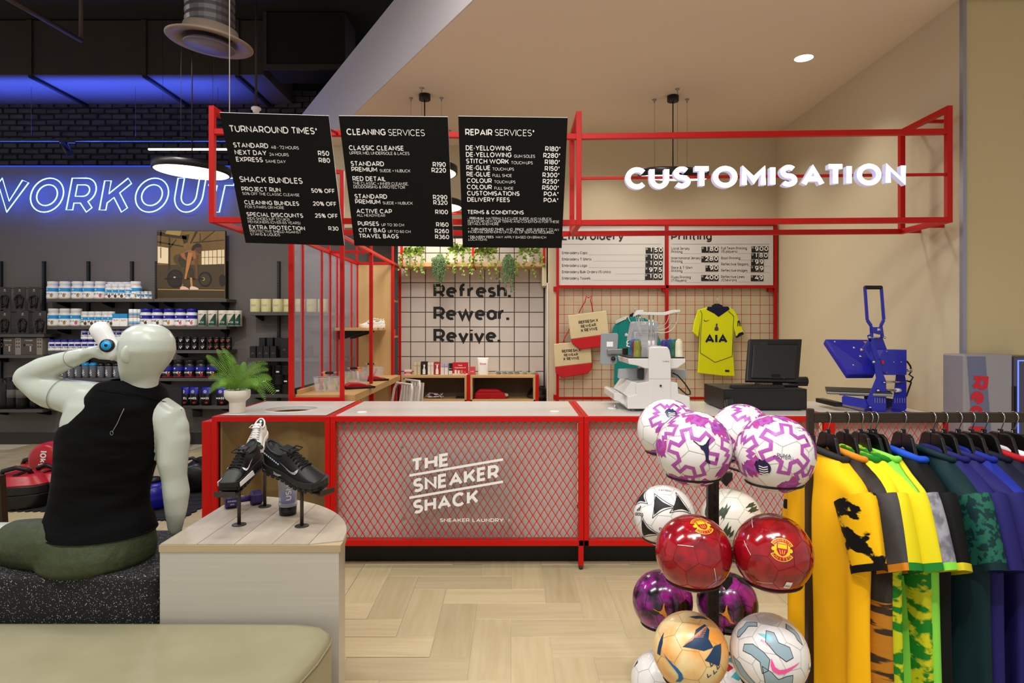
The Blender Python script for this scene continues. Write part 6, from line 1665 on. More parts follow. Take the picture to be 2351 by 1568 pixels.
# ---------------------------------------------------------------- product builders
M_lidw = mat('tub_white', 'dcdad8', .35); M_lidb = mat('tub_blue', '1a1c8c', .35); M_blkt = mat('tub_black', '100f10', .35)
M_cy = mat('label_cyan', '1a8fd0', .4); M_bl = mat('label_blue', '1b1d96', .4); M_crm = mat('label_cream', 'ddd2b8', .5); M_txt = M_ink; M_red2 = mat('label_red', 'b01c28', .4)
ROUND = {}
def tub_meshes(kind):
 """(part name, mesh, ) list for a tub of unit radius .074 and height .235"""
 if kind in ROUND: return ROUND[kind]
 wide, narrow, bandc, lid, body, word, spot = kind
 out = []
 r = wide
 h = narrow
 out.append(('body', MB().lathe([(r*.92, 0), (r, .008), (r, h*.60), (r*.99, h*.68), (r*.84, h*.78), (r*.80, h*.80)], 22).mesh('tub_body', body)))
 out.append(('lid', MB().lathe([(r*.86, h*.795), (r*.88, h*.80), (r*.88, h*.97), (r*.84, h), (.001, h)], 22).mesh('tub_lid', lid)))
 lb = MB()
 def wrapped(a0, a1, z0, z1, mi, lift=.0008):
  n = 10; v = []
  for i in range(n+1):
   a = a0+(a1-a0)*i/n
   v += [((r+lift)*math.sin(a), -(r+lift)*math.cos(a), z0), ((r+lift)*math.sin(a), -(r+lift)*math.cos(a), z1)]
  lb.add(v, [(2*i, 2*i+2, 2*i+3, 2*i+1) for i in range(n)], mi, None, True)
 wrapped(-1.5, 1.5, h*.04, h*.60, 0); wrapped(-1.5, 1.5, h*.42, h*.62, 1, .0012); wrapped(-1.5, 1.5, h*.05, h*.075, 2, .0014)
 def wtext(s, size, z, mi, bold=.02, a_c=-.1, sxx=1.):
  v, f = text_geom(s, bold, 0, 1, False, 2); x0, x1 = min(p[0] for p in v), max(p[0] for p in v)
  lb.add([((r+.002)*math.sin(a_c+(x-(x0+x1)/2)*size*sxx/r), -(r+.002)*math.cos(a_c+(x-(x0+x1)/2)*size*sxx/r), z+y*size) for x, y in v], f, mi)
 wtext(word, .040 if len(word) < 6 else .030, h*.24, 3)
 # ring emblem on the band
 for k in range(2):
  pts = [(.010*math.cos(t*2*PI/12)*(1 if k else .55), .010*math.sin(t*2*PI/12)*(.55 if k else 1)) for t in range(13)]
  v, f = thick(pts, .003); lb.add([((r+.0022)*math.sin(-.35+x/r), -(r+.0022)*math.cos(-.35+x/r), h*.53+y) for x, y in v], f, 4)
 if spot:
  n = 10; v = [((r+.002)*math.sin(.42+.017*math.cos(i*2*PI/n)/r), -(r+.002)*math.cos(.42+.017*math.cos(i*2*PI/n)/r), h*.19+.022*math.sin(i*2*PI/n)) for i in range(n)]
  lb.add(v, [tuple(range(n))], 5)
 return out, lb
def put(name, meshes, label, cat, loc, group, rotz=0.):
 t = thing(name, label, cat, loc, rotz, group)
 for nm, me in meshes: inst(nm, me, t)
 return t
KINDS_ = {}
def tub(kind, label, px, Y, z, group, rot=0.):
 if kind not in KINDS_:
  parts, lb = tub_meshes(TK[kind][:7])
  parts = list(parts) + [('label', lb.mesh('tub_label', TK[kind][7]))]
  KINDS_[kind] = parts
 t = put('supplement_tub', KINDS_[kind], label, 'tub', (XX(px, Y), Y, z), group, rot)
 for c in t.children:
  if c.name.startswith('label'): c['kind'] = 'stuff'
 return t
M_tan = mat('spot_tan', 'b58a45', .5); M_pk = mat('spot_pink', 'd25a78', .5); M_bn = mat('spot_brown', '5c3018', .5); M_rd = mat('spot_red', 'a01818', .5)
def LM(bg, band, line, tx, em_, sp): return [bg, band, line, tx, em_, sp]
TK = {
 'fuel_tan': (.074, .235, 0, M_lidw, M_lidw, 'DIET FUEL', 1, LM(M_wink, M_cy, M_tan, M_ink, M_wink, M_tan)),
 'fuel_pink': (.074, .235, 0, M_lidw, M_lidw, 'DIET FUEL', 1, LM(M_wink, M_cy, M_pk, M_ink, M_wink, M_pk)),
 'protein': (.050, .195, 0, M_lidw, M_lidw, 'DIET', 1, LM(M_wink, M_cy, M_bn, M_ink, M_wink, M_bn)),
 'cla': (.028, .10, 0, M_lidw, M_lidw, 'CLA', 0, LM(M_wink, M_cy, M_wink, M_ink, M_wink, M_cy)),
 'whey_brown': (.074, .235, 0, M_lidb, M_lidw, 'WHEY', 1, LM(M_wink, M_bl, M_bn, M_ink, M_wink, M_bn)),
 'whey_tan': (.074, .235, 0, M_lidb, M_lidw, 'WHEY', 1, LM(M_wink, M_bl, M_tan, M_ink, M_wink, M_tan)),
 'whey_pink': (.074, .235, 0, M_lidb, M_lidw, 'WHEY', 1, LM(M_wink, M_bl, M_pk, M_ink, M_wink, M_pk)),
 'creatine': (.046, .15, 0, M_lidb, M_lidw, 'CREATINE', 0, LM(M_wink, M_bl, M_cy, M_ink, M_wink, M_cy)),
 'black_whey': (.074, .235, 0, M_blkt, M_blkt, 'WHEY', 1, LM(M_blkt, M_bl, M_red2, M_wink, M_wink, M_rd)),
}
G1 = 'tubs on the store shelves'
ORD = ['leftmost', 'second', 'third', 'fourth', 'fifth', 'sixth', 'seventh', 'eighth']
for i, (px, k) in enumerate(((122, 'fuel_tan'), (150, 'fuel_tan'), (179, 'fuel_tan'), (205, 'fuel_tan'), (231, 'fuel_pink'), (312, 'fuel_tan'))):
 tub(k, '%s large white cyan banded tub on the topmost shelf' % (ORD[i] if i < 5 else 'rightmost'), px, 8.42, Zr1, G1, RND.uniform(-.15, .15))
for i, px in enumerate((135, 165, 192, 218, 255, 272, 290)): tub('fuel_tan', '%s white tub in the rear row of the topmost shelf' % ORD[i], px+2, 8.535, Zr1, G1, .4)
for i, px in enumerate((251, 265.5, 280.5, 296)): tub('protein', '%s slim white cyan tub on the topmost shelf' % ORD[i], px, 8.37, Zr1, G1, RND.uniform(-.2, .2))
for i, px in enumerate((294, 311, 318, 327, 336, 344)): tub('cla', '%s small cyan labelled bottle right on the topmost shelf' % ORD[i], px, 8.335 if i % 2 == 0 else 8.39, Zr1, G1, RND.uniform(-.3, .3))
for i, (px, k) in enumerate(((124, 'fuel_tan'), (150, 'fuel_tan'), (176, 'fuel_pink'))): tub(k, '%s large white cyan banded tub on the second shelf' % ORD[i], px, 8.42, Zr2, G1, RND.uniform(-.15, .15))
for i, px in enumerate((196, 211.5, 227, 243, 256)): tub('protein', '%s slim white diet tub on the second shelf' % ORD[i], px, 8.37, Zr2, G1, RND.uniform(-.2, .2))
def carton(label, px, Y, z, w_, d_, h_, mats, word, group, tcol=0, size=.03, top=None):
 t = thing('carton', label, 'box', (XX(px, Y), Y, z), 0, group)
 MB().box(-w_/2, w_/2, -d_/2, d_/2, 0, h_).build('box', mats[0], t, .0015)
 if top: MB().box(-w_/2-.0006, w_/2+.0006, -d_/2-.0008, d_/2, h_*top, h_+.0006).build('top_band', mats[1], t)
 if word:
  m = MB()
  for i, wd in enumerate(word.split('|')): m.text(wd, size, face_M((0, -d_/2-.0018, h_*.42-i*size*1.05)), 0, 'C', .012)
  stuff(m.build('lettering', mats[2], t))
 return t
for i, px in enumerate((268.5, 286)): carton('%s white slim carton with cyan top on the second shelf' % ('left', 'right')[i], px, 8.36, Zr2, .098, .05, .165, [M_wink, M_cy, mat('slim_red', 'c05038', .5)], 'SLIM', 'slim cartons', size=.032, top=.64)
for i, px in enumerate((302, 311, 318)):
 t = thing('stacked_tins', '%s tall pale blue banded tin stack right on the second shelf' % ORD[i], 'tin', (XX(px, 8.36+.03*i), 8.36+.03*i, Zr2), 0, 'tall banded tins')
 for z in (0, .115): 
  MB().lathe([(.033, z), (.033, z+.108), (.030, z+.112), (.001, z+.112)], 18).build('tin', M_wink, t); MB().lathe([(.0336, z+.03), (.0336, z+.065)], 18).build('band', mat('pale_blue', '7fb4d8', .4), t)
for i, (px, k) in enumerate(((336, 'whey_brown'), (362, 'whey_brown'), (389, 'whey_tan'), (415, 'whey_pink'), (441, 'whey_pink'))): tub(k, '%s white tub with blue lid and WHEY band on the second shelf' % ORD[i], px, 8.42, Zr2b, G1, RND.uniform(-.1, .1))
M_kg = mat('forest_green', '0f4436', .4)
for i, px in enumerate((466, 489, 513, 533, 545)):
 Y = 8.37+.035*max(0, i-2); t = thing('protein_canister', '%s cream canister with a green corner on the second shelf' % ORD[i], 'canister', (XX(px, Y), Y, Zr2b), 0, 'green cornered canisters')
 r, h = .062, .21
 MB().lathe([(r, 0), (r, h*.93), (r*.97, h), (.001, h)], 24).build('canister', mat('cream_tin', 'd8d0c0', .4), t)
 v = []; n = 10
 for k in range(n+1):
  a = -.55+1.6*k/n; zt_ = h*(.15+.62*min(1, max(0, k/n*1.25)))
  v += [((r+.0008)*math.sin(a), -(r+.0008)*math.cos(a), h*.05), ((r+.0008)*math.sin(a), -(r+.0008)*math.cos(a), zt_)]
 MB().add(v, [(2*k, 2*k+2, 2*k+3, 2*k+1) for k in range(n)], 0, None, True).build('green_wedge', M_kg, t)
 m = MB(); m.text('WHEY', .026, face_M((-.012, -r-.002, h*.70)), 0, 'C', .015); m.build('word', M_kg, t)
 m = MB(); m.text('ATO', .030, face_M((.008, -r-.003, h*.20)), 0, 'C', .015); m.build('word', M_wink, t)
# third row: small creatine tubs
for i, px in enumerate((120, 134, 149, 165.5, 178.5)): tub('creatine', '%s small blue lidded tub at the left of the third shelf' % ORD[i], px, 8.37, Zr3, G1, RND.uniform(-.15, .15))
for i, px in enumerate((195, 210, 224, 262, 274, 287, 300)):
 for k in range(2): tub('creatine', '%s stacked blue lidded tub, %s layer, third shelf' % (ORD[i], ('lower', 'upper')[k]), px, 8.40, Zr3+.0005+k*.1503, G1, RND.uniform(-.2, .2))
# skull tubs
M_sk = mat('skull_white', 'd8d4d0', .5); M_or = mat('ember_orange', 'd05a1c', .5, noise=(60, 'a01c10', .1))
def skull_tub(px, Y, z, label, orange):
 t = thing('skull_tub', label, 'tub', (XX(px, Y), Y, z), 0, 'small black skull tubs')
 r, h = .037, .085
 MB().lathe([(r, 0), (r, h*.68), (r*.9, h*.72), (r*.95, h*.74), (r*.95, h*.97), (r*.9, h), (.001, h)], 18).build('jar', M_blkt, t)
 m = MB()
 P = [(-.014,.012),(-.012,.022),(0,.027),(.012,.022),(.014,.012),(.011,.004),(.006,.001),(.005,-.010),(-.005,-.010),(-.006,.001),(-.011,.004)]
 def wr(x, z_, l=.0012): return ((r+l)*math.sin(x/r), -(r+l)*math.cos(x/r), h*.34+z_)
 m.add([wr(x*1.2, y*1.1) for x, y in P], [tuple(range(len(P)))])
 m.build('skull_print', M_or if orange else M_sk, t)
 e = MB()
 for xx in (-.006, .006): e.add([wr(xx+.0045*math.cos(i*PI/4), .010+.004*math.sin(i*PI/4), .0022) for i in range(8)], [tuple(range(8))])
 for i in range(4): e.add([wr(-.0045+.003*i-.0005, -.009, .0022), wr(-.0045+.003*i+.0005, -.009, .0022), wr(-.0045+.003*i+.0005, -.003, .0022), wr(-.0045+.003*i-.0005, -.003, .0022)], [(0,1,2,3)])
 stuff(e.build('skull_eyes', M_blkt, t))
for i, px in enumerate((402, 417.5, 433)):
 for k in range(2): skull_tub(px, 8.37, Zr3b+k*.0902, '%s white skull tub of the taller group, %s row' % (ORD[i], ('lower', 'upper')[k]), False)
for i, px in enumerate((449, 467.5)):
 for k in range(2): skull_tub(px, 8.37, Zr3b+k*.0855, '%s white skull tub of the shorter group, %s row' % (('left', 'right')[i], ('lower', 'upper')[k]), False)
for i, px in enumerate((484, 498.5, 512.5, 526)):
 for k in range(2): skull_tub(px, 8.37, Zr3b+k*.0855, '%s ember orange skull tub, %s row' % (ORD[i], ('lower', 'upper')[k]), True)
# black whey tubs, shakers, pouches
for i, px in enumerate((360, 386, 411, 437, 463, 488)): tub('black_whey', '%s black whey tub with blue band on the fourth shelf' % ORD[i], px, 8.40, Zr4b, G1, RND.uniform(-.1, .1))
M_shk = mat('smoked_bottle', '6a6e78', .2, alpha=.85)
for i, px in enumerate((148, 164, 180, 197, 214, 232, 250, 268, 286, 304)):
 t = thing('shaker_bottle', '%s shaker bottle behind the mannequin arm on the fourth shelf' % (ORD+['ninth', 'tenth'])[i], 'bottle', (XX(px, 8.38), 8.38, Zr4), 0, 'shaker bottles on the shelf')
 MB().lathe([(.036, 0), (.038, .01), (.046, .15), (.046, .155)], 18).build('cup', M_shk, t)
 MB().lathe([(.048, .155), (.048, .18), (.036, .19), (.03, .2), (.001, .2)], 18).build('lid', mat('shaker_cyan', '1c86c8', .35) if i in (3, 4) else M_blkt, t)
 m = MB(); m.text('USN', .04, Matrix.Translation((.012, -.050, .03)) @ Matrix.Rotation(PI/2, 4, 'X') @ Matrix.Rotation(PI/2, 4, 'Z'), 0, 'L', .02); stuff(m.build('word', M_wink, t))
def pouch(px, Y, z, label, word):
 t = thing('supplement_pouch', label, 'pouch', (XX(px, Y), Y, z), 0, 'black and blue pouches')
 w_, h_ = .125, .245
 v = []; rows = ((0, .5, .035), (.3, .52, .045), (.62, .5, .035), (.9, .48, .012), (1, .47, .003)); n = 12
 for u, a, d in rows:
  for j in range(n): t_ = 2*PI*j/n; v.append((w_*a*math.cos(t_), d*math.sin(t_), h_*u))
 f = [(i*n+j, i*n+(j+1) % n, (i+1)*n+(j+1) % n, (i+1)*n+j) for i in range(len(rows)-1) for j in range(n)] + [tuple(reversed(range(n))), tuple((len(rows)-1)*n+j for j in range(n))]
 mb = MB().add(v, f, 0, None, True); mb.m = [1 if i >= 2*n and i < 4*n else 0 for i in range(len(f))]
 mb.build('bag', [M_blkt, M_bl], t)
 m = MB(); m.text(word, .042, face_M((0, -.048, h_*.34)), 0, 'C', .03, shear=.1, width=.105); stuff(m.build('word', M_wink, t))
 e = MB()
 for a in (0, PI/3, -PI/3): 
  pts = [(.022*math.cos(i*2*PI/14), .008*math.sin(i*2*PI/14)) for i in range(15)]; pts = [(x*math.cos(a)-y*math.sin(a), x*math.sin(a)+y*math.cos(a)) for x, y in pts]
  vv, ff = thick(pts, .003); e.add([(x, -.040, h_*.75+y) for x, y in vv], ff)
 e.build('emblem', M_wink, t)
 MB().add([(.02+.022*math.cos(i*PI/5), -.0475, h_*.16+.014*math.sin(i*PI/5)) for i in range(10)], [tuple(range(10))]).build('flavour_spot', M_rd, t)
for i, (px, wd) in enumerate(((424, 'FUEL'), (446, 'ANABOL'), (474, 'MASS'), (509, 'MASS'))): pouch(px, 8.38, Zr5b, '%s black pouch with blue top near the floor shelf' % ORD[i], wd)
# left bay: rope packs on pegs, boxed guns, rollers
M_kraft = mat('rope_card', '3a3330', .7); M_clear = mat('cellophane', '20201f', .1, alpha=.35, coat=.5)
def rope_pack(px, py, label):
 Y = 8.34; t = thing('skipping_rope_pack', label, 'rope pack', (XX(px, Y), Y, sz(py+56, Y)), 0, 'skipping rope packs on pegs')
 w_, h_ = .155, .30
 MB().box(-w_/2, w_/2, .0, .008, 0, h_).build('card', M_kraft, t, .001)
 rr = random.Random(px)
 pts = [(.045*math.cos(i*.52)+rr.uniform(-.012, .012), -.018+.012*math.sin(i*1.9), .12+.07*math.sin(i*.52)+rr.uniform(-.01, .01)) for i in range(30)]
 MB().tube(pts, .007, 6).build('rope', M_black, t)
 for s_ in (-1, 1): MB().cyl((s_*.03, -.012, .02), (s_*.045+.01, -.016, .16), .012, 10).build('grip', M_blackm, t)
 MB().tube([(.008*math.cos(i*PI/5), -.001, h_*.88+.008*math.sin(i*PI/5)) for i in range(10)], .0015, 5, True).build('logo_ring', M_wink, t)
 m = MB(); m.text('ROPE', .012, face_M((0, -.001, h_*.80)), 0, 'C', .006, spacing=1.4); stuff(m.build('logo_word', M_wink, t))
 MB().cyl((0, -.02, h_-.012), (0, .25, h_-.012), .004, 8).build('peg', M_gun, t)
for i, (px, py) in enumerate(((11, 655), (45, 655), (78, 655), (11, 710), (52, 710), (92, 710))): rope_pack(px, py, '%s skipping rope pack in the %s peg row' % (('left', 'middle', 'right')[i % 3], ('upper', 'lower')[i//3]))
M_bx = mat('taupe_box', '4c443f', .55)
for i, (px, w_) in enumerate(((-8, .17), (29, .20), (77, .21))):
 t = thing('massage_gun_box', '%s boxed massage gun on the left shelf' % ('left', 'middle', 'right')[i], 'box', (XX(px-2, 8.40), 8.40, Zl2), 0, 'boxed massage guns')
 h_ = .225; MB().box(-w_/2, w_/2, -.07, .07, 0, h_).build('carton', M_bx, t, .002)
 MB().box(w_/2, w_/2+.075, -.07, .07, 0, h_).build('side_panel', mat('pale_box_side', '8a8078', .55), t, .002)
 g_ = MB(); z0 = .13
 for (a, b_, r) in (((-.055, z0), (-.055, z0), .018),): g_.sphere((a[0], -.0705, a[1]), (.020, .003, .018))
 g_.build('gun_ball_print', M_black, t)
 MB().box(-.04, .05, -.0715, -.0702, z0-.010, z0+.012).build('gun_body_print', mat('print_bronze', '8a7058', .4), t); MB().box(.015, .035, -.0715, -.0702, .045, z0).build('gun_handle_print', mat('print_silver', 'b0aca8', .4), t)
 m = MB(); m.text('Massage', .026, face_M((0, -.0712, h_*.82)), 0, 'C', .0, shear=.2); stuff(m.build('lettering', M_wink, t))
 dt = MB()
 for r in range(3):
  for c in range(2): dt.lathe([(.010, 0), (.0105, .001), (.0005, .001)], 10, M=Matrix.Translation((w_/2+.022+.030*c, -.0703, h_*.88-.045*r)) @ Matrix.Rotation(PI/2, 4, 'X'))
 stuff(dt.build('icon_dots', M_bx, t))
for i, (px, r, h) in enumerate(((12, .07, .40), (30, .075, .41), (52, .075, .41), (80, .06, .30), (104, .06, .26))):
 t = thing('foam_roller', '%s black foam roller in clear wrap on the low left shelf' % ORD[i], 'foam roller', (XX(px, 8.40+.02*(i % 2)), 8.40+.02*(i % 2), Zl3), 0, 'wrapped foam rollers')
 MB().lathe([(r, 0), (r, h), (r*.6, h+.002), (r*.6, h-.05), (.001, h-.05)], 20).build('roller', M_blackm, t)
 if i in (1, 2): MB().lathe([(r+.001, h*.36), (r+.001, h*.62)], 20).build('paper_sleeve', mat('sleeve_paper', '8f8a84', .6), t)
 MB().lathe([(r+.004, 0), (r+.003, h*.2), (r+.005, h*.5), (r+.003, h*.8), (r+.002, h+.005)], 14).build('wrap', M_clear, t)
# right bay by the partition
M_cream = mat('cream_canister', 'cbc493', .45)
for i, px in enumerate((587, 612, 638, 662, 690, 716, 742)):
 Y = 8.38 + (.06 if i == 3 else 0)
 t = thing('collagen_canister', '%s pale cream canister on the shelf by the red partition' % ORD[i], 'canister', (XX(px, Y), Y, Zq1), 0, 'pale cream canisters')
 MB().lathe([(.068, 0), (.069, .004), (.069, .165), (.067, .172), (.001, .172)], 24).build('tin', M_cream, t)
 m = MB(); m.text('COLLAGEN', .014, face_M((-.004, -.0715, .09)), 0, 'C', .006); m.text('PEPTIDES', .014, face_M((-.004, -.0715, .074)), 0, 'C', .006); stuff(m.build('print', mat('olive_print', '5a5a3a', .5), t))
M_crt = mat('black_carton', '171616', .5)
for i, (px, py0, Y) in enumerate(((583, 0, 8.34), (599, 0, 8.34), (614, 0, 8.34), (629.5, 0, 8.34), (604, 1, 8.47), (622, 1, 8.47), (640, 1, 8.47), (655, 2, 8.40), (685, 1, 8.4), (710, 0, 8.36))):
 carton('%s black carton of the %s on the shelf by the partition' % (ORD[i % 4] if i < 7 else ('tall', 'wide', 'low')[i-7], ('front row', 'rear row', 'right end group')[0 if i < 4 else 1 if i < 7 else 2]), px, Y, Zq2, .078 if i != 7 else .10, .08, (.155, .265, .26)[py0], [M_crt, M_crt, mat('faint_print', '8a8784', .6)], 'PURE|BLACK', 'black cartons', size=.011)
for i, (px, lv) in enumerate(((583, 0), (583, 1), (612, 0), (612, 1), (612, 2), (642, 0), (642, 1), (642, 2), (660, 0), (660, 1), (660, 2))):
 Y = 8.38+.05*(i % 2); z = Zq3+lv*.1253 - .12
 t = thing('black_canister', 'black canister, %s of its stack, in the %s stack behind the fern' % (('bottom', 'second', 'third')[lv], {583: 'leftmost', 612: 'second', 642: 'third', 660: 'rightmost'}[px]), 'canister', (XX(px, Y), Y, Zq3+lv*.1253), 0, 'stacked black canisters')
 MB().lathe([(.070, 0), (.071, .004), (.071, .112), (.073, .113), (.073, .124), (.001, .124)], 22).build('tin', M_crt, t)
 if i % 2: MB().box(-.02, .02, -.0745, -.072, .03, .05).build('price_label', M_wink, t)
# ---------------------------------------------------------------- gym poster
po = thing('gym_poster', 'framed gym print of a person bending over a barbell, on the shelf', 'poster', (XX(438.5, 8.46), 8.46, Zp))
def pq(px, py): p = U(px, py, 8.455); return (p.x-XX(438.5, 8.46), p.z-Zp)
pw0, pw1 = pq(360, 685)[0], pq(517.5, 685)[0]; ph = pq(0, 529.5)[1]
MB().box(pw0, pw1, 0, .03, .002, ph).build('frame', M_blackm, po, .002)
M_pbg = mat('print_background', '8a6a34', .5, noise=(3, '5c4420', .25), stretch=(1, 1, .6))
MB().box(pw0+.006, pw1-.006, -.002, 0, .008, ph-.006).build('print', M_pbg, po)
def pp(nm, pts, m, dy): MB().poly([(pq(a, b)[0], -.002-dy*.0006, pq(a, b)[1]) for a, b in pts]).build(nm, m, po)
def zz_(P): return [(350+a_/8.96, 520+b_/8.96) for a_, b_ in P]
def pz_(nm, P, hexc, dy): pp(nm, zz_(P), mat('print_'+hexc, hexc, .5), dy)
def dz_(nm, cx, cy, rx, ry, hexc, dy): pz_(nm, [(cx+rx*math.cos(i*PI/16), cy+ry*math.sin(i*PI/16)) for i in range(32)], hexc, dy)
pz_('wall_print', [(90, 790), (1480, 780), (1480, 1260), (90, 1260)], '4a3a24', 1)
pz_('floor_print', [(100, 1250), (1480, 1270), (1480, 1470), (100, 1470)], '45341c', 2)
pz_('floor_line_print', [(105, 1285), (1480, 1300), (1480, 1318), (105, 1300)], 'b8924a', 3)
pz_('window_print', [(105, 410), (325, 440), (325, 765), (105, 745)], 'f2dcb4', 2)
pz_('window_print', [(1010, 505), (1320, 485), (1320, 775), (1010, 785)], 'f2dcb4', 2)
pz_('window_print', [(1335, 482), (1478, 475), (1478, 768), (1335, 772)], 'f2dcb4', 2)
for x in (1070, 1150, 1232, 1418): pz_('glazing_bar_print', [(x, 478), (x+10, 478), (x+10, 782), (x, 782)], '5a4420', 3)
pz_('glazing_bar_print', [(1010, 632), (1478, 622), (1478, 632), (1010, 642)], '5a4420', 3)
pz_('window_print', [(160, 430), (180, 430), (180, 650), (160, 650)], '6a5420', 3)
for P in ([(90, 100), (700, 200), (700, 270), (90, 180)], [(100, 300), (640, 400), (640, 425), (100, 330)], [(330, 230), (365, 230), (365, 900), (320, 900)], [(480, 260), (500, 275), (370, 440), (350, 420)], [(830, 320), (1470, 270), (1470, 290), (830, 345)], [(1270, 90), (1300, 90), (1030, 310), (1005, 300)], [(970, 140), (990, 140), (990, 310), (970, 310)], [(880, 100), (940, 100), (790, 360), (770, 340)], [(160, 80), (190, 80), (170, 400), (150, 380)], [(600, 180), (760, 160), (720, 330), (640, 360)]): pz_('truss_print', P, '3c2c18', 2)
pz_('roof_light_print', [(290, 85), (600, 90), (560, 190), (260, 150)], 'a88c4c', 3)
dz_('plate_print', 470, 1075, 172, 190, '1c1614', 4); dz_('plate_print', 480, 1075, 140, 160, '2a211c', 5); dz_('plate_print', 455, 1050, 22, 22, 'c8b090', 6)
dz_('plate_print', 1085, 1085, 138, 160, '1e1812', 4); dz_('plate_print', 1080, 1090, 105, 122, '42341f', 5); dz_('plate_print', 1050, 1080, 28, 34, 'a89060', 6); dz_('plate_print', 1440, 1110, 70, 125, '241c14', 4)
pz_('bar_print', [(255, 1058), (1060, 1066), (1060, 1092), (255, 1086)], '17110e', 6)
pz_('leg_print', [(430, 640), (470, 580), (580, 565), (700, 700), (720, 850), (650, 880), (640, 1010), (640, 1250), (600, 1230), (630, 1000), (600, 850), (520, 800), (445, 730)], '4e4224', 7)
pz_('leg_print', [(560, 600), (700, 690), (770, 790), (840, 890), (842, 1050), (770, 1050), (740, 930), (690, 850), (600, 840), (520, 700)], '37301c', 8)
pz_('calf_print', [(772, 1050), (815, 1045), (830, 1230), (790, 1240)], 'c08850', 8); pz_('calf_print', [(600, 1190), (640, 1180), (640, 1240), (600, 1245)], '8a5830', 8)
pz_('back_print', [(575, 560), (640, 540), (760, 475), (830, 480), (890, 540), (900, 650), (800, 710), (700, 700), (610, 640)], '9a6438', 9)
pz_('top_print', [(660, 545), (720, 520), (800, 600), (850, 640), (840, 690), (790, 705), (700, 690)], '4a3428', 10)
pz_('arm_print', [(740, 540), (830, 545), (800, 680), (770, 800), (720, 980), (700, 1080), (655, 1085), (680, 950), (700, 780), (715, 650)], 'b8783e', 11)
pz_('arm_print', [(880, 600), (945, 580), (930, 750), (935, 950), (940, 1080), (890, 1090), (880, 900), (870, 700)], '6a4426', 8)
pz_('head_print', [(870, 400), (940, 350), (1005, 375), (1020, 470), (990, 550), (940, 545), (890, 500), (865, 450)], '5a3a20', 11)
pz_('hair_print', [(800, 490), (830, 400), (900, 350), (960, 345), (1010, 385), (1000, 430), (930, 430), (880, 450), (840, 500)], '2c1c10', 12)
pz_('shoe_print', [(570, 1260), (610, 1225), (680, 1240), (750, 1275), (745, 1300), (575, 1300)], 'e8b8a4', 12); pz_('shoe_print', [(770, 1260), (800, 1230), (860, 1235), (950, 1270), (950, 1300), (775, 1300)], 'eccab8', 12)

# ================================================================ neon WORKOUT sign
ne = thing('neon_sign', 'glowing blue outlined WORKOUT neon lettering on the grey wall', 'neon sign', (XX(230, 8.5), 8.52, ZZ(487, 8.5)))
M_neon = emat('neon_tube', '3a64ff', 24.0)
def neon_letter(ch, pxa, pxb):
 _, gv, gf = glyph(ch, .135, .70); v = [(a_+b_*.20, b_) for a_, b_ in gv]
 es = {}
 for q_ in gf:
  for i in range(len(q_)): ek = tuple(sorted((q_[i], q_[(i+1) % len(q_)]))); es[ek] = es.get(ek, 0)+1
 e = [ek for ek, c_ in es.items() if c_ == 1]
 x0, x1 = min(p[0] for p in v), max(p[0] for p in v); y0, y1 = min(p[1] for p in v), max(p[1] for p in v)
 k = (pxb-pxa)*8.5/F/(x1-x0); kz = (486-408)*8.5/F/(y1-y0)
 adj = {}
 for a, b in e: adj.setdefault(a, []).append(b); adj.setdefault(b, []).append(a)
 done = set(); mb = MB()
 bx = XX(pxa, 8.5)-XX(230, 8.5)
 for s_ in list(adj):
  if s_ in done: continue
  loop = [s_]; done.add(s_); cur = s_
  while True:
   nx = [q_ for q_ in adj[cur] if q_ not in done]
   if not nx: break
   cur = nx[0]; done.add(cur); loop.append(cur)
  pts = []
  for i in loop:
   p = Vector((bx+(v[i][0]-x0)*k, -.02, (v[i][1]-y0)*kz))
   if not pts or (p-pts[-1]).length > .006: pts.append(p)
  if len(pts) > 2: mb.tube(pts, .0072, 6, True)
 return mb.build('neon_letter', M_neon, ne)
for ch, a, b in (('W', -60, 66), ('O', 70, 146), ('R', 152, 221), ('K', 228, 302), ('O', 311, 387), ('U', 401, 473), ('T', 479, 540)): neon_letter(ch, a, b)
# cove strip that colours the duct underside
for x in (-6.4, -4.6):
 area('cove_strip', (x, 8.30, 3.86), 1.9, 42, (.06, .13, 1.0), target=(x, 8.1, 4.8), sy=.05, spread=math.radians(95))

# ================================================================ ceiling services
M_duct = mat('galvanised_duct', '3c322a', .55, .3, noise=(3, '332a24', .3))
du = thing('air_duct', 'long brown rectangular air duct under the dark ceiling', 'duct', (-6.0, 8.25, 4.71))
MB().box(-3.0, 2.92, -.45, .58, 0, .67).build('duct_body', mat('duct_sheet', '5a5052', .5, .3), du)
MB().box(-3.0, 2.92, -.452, -.449, .004, .67).build('duct_face', M_duct, du)
for px in (70, 332, 545):
 x = XX(px, 7.8)+6.0
 MB().box(x-.03, x+.03, -.475, -.452, -.01, .67).build('flange', M_duct, du)
 MB().box(x-.022, x+.022, -.46, .62, -.035, -.002).build('support_rail', mat('rail_dark', '1c1a22', .5, .3), du)
mbx = thing('perforated_duct', 'dark perforated sheet duct end beside the bulkhead', 'duct', (-2.5, 7.6, 4.72))
MB().box(-.48, .48, .0, .5, .0, .66).build('box', mat('duct_black', '171210', .7, .2), mbx)
MB().box(-.50, .50, -.02, .02, -.03, .03).build('lower_trim', M_duct, mbx); MB().box(-.50, -.46, -.02, .02, .03, .66).build('side_trim', M_duct, mbx)
hl = MB()
for r in range(24):
 for c in range(34):
  hl.box(-.45+c*.0268+(.0134 if r % 2 else 0), -.45+c*.0268+.014+(.0134 if r % 2 else 0), -.004, -.001, .045+r*.0255, .045+r*.0255+.013)
stuff(hl.build('perforations', mat('hole_dark', '050505', .9), mbx))
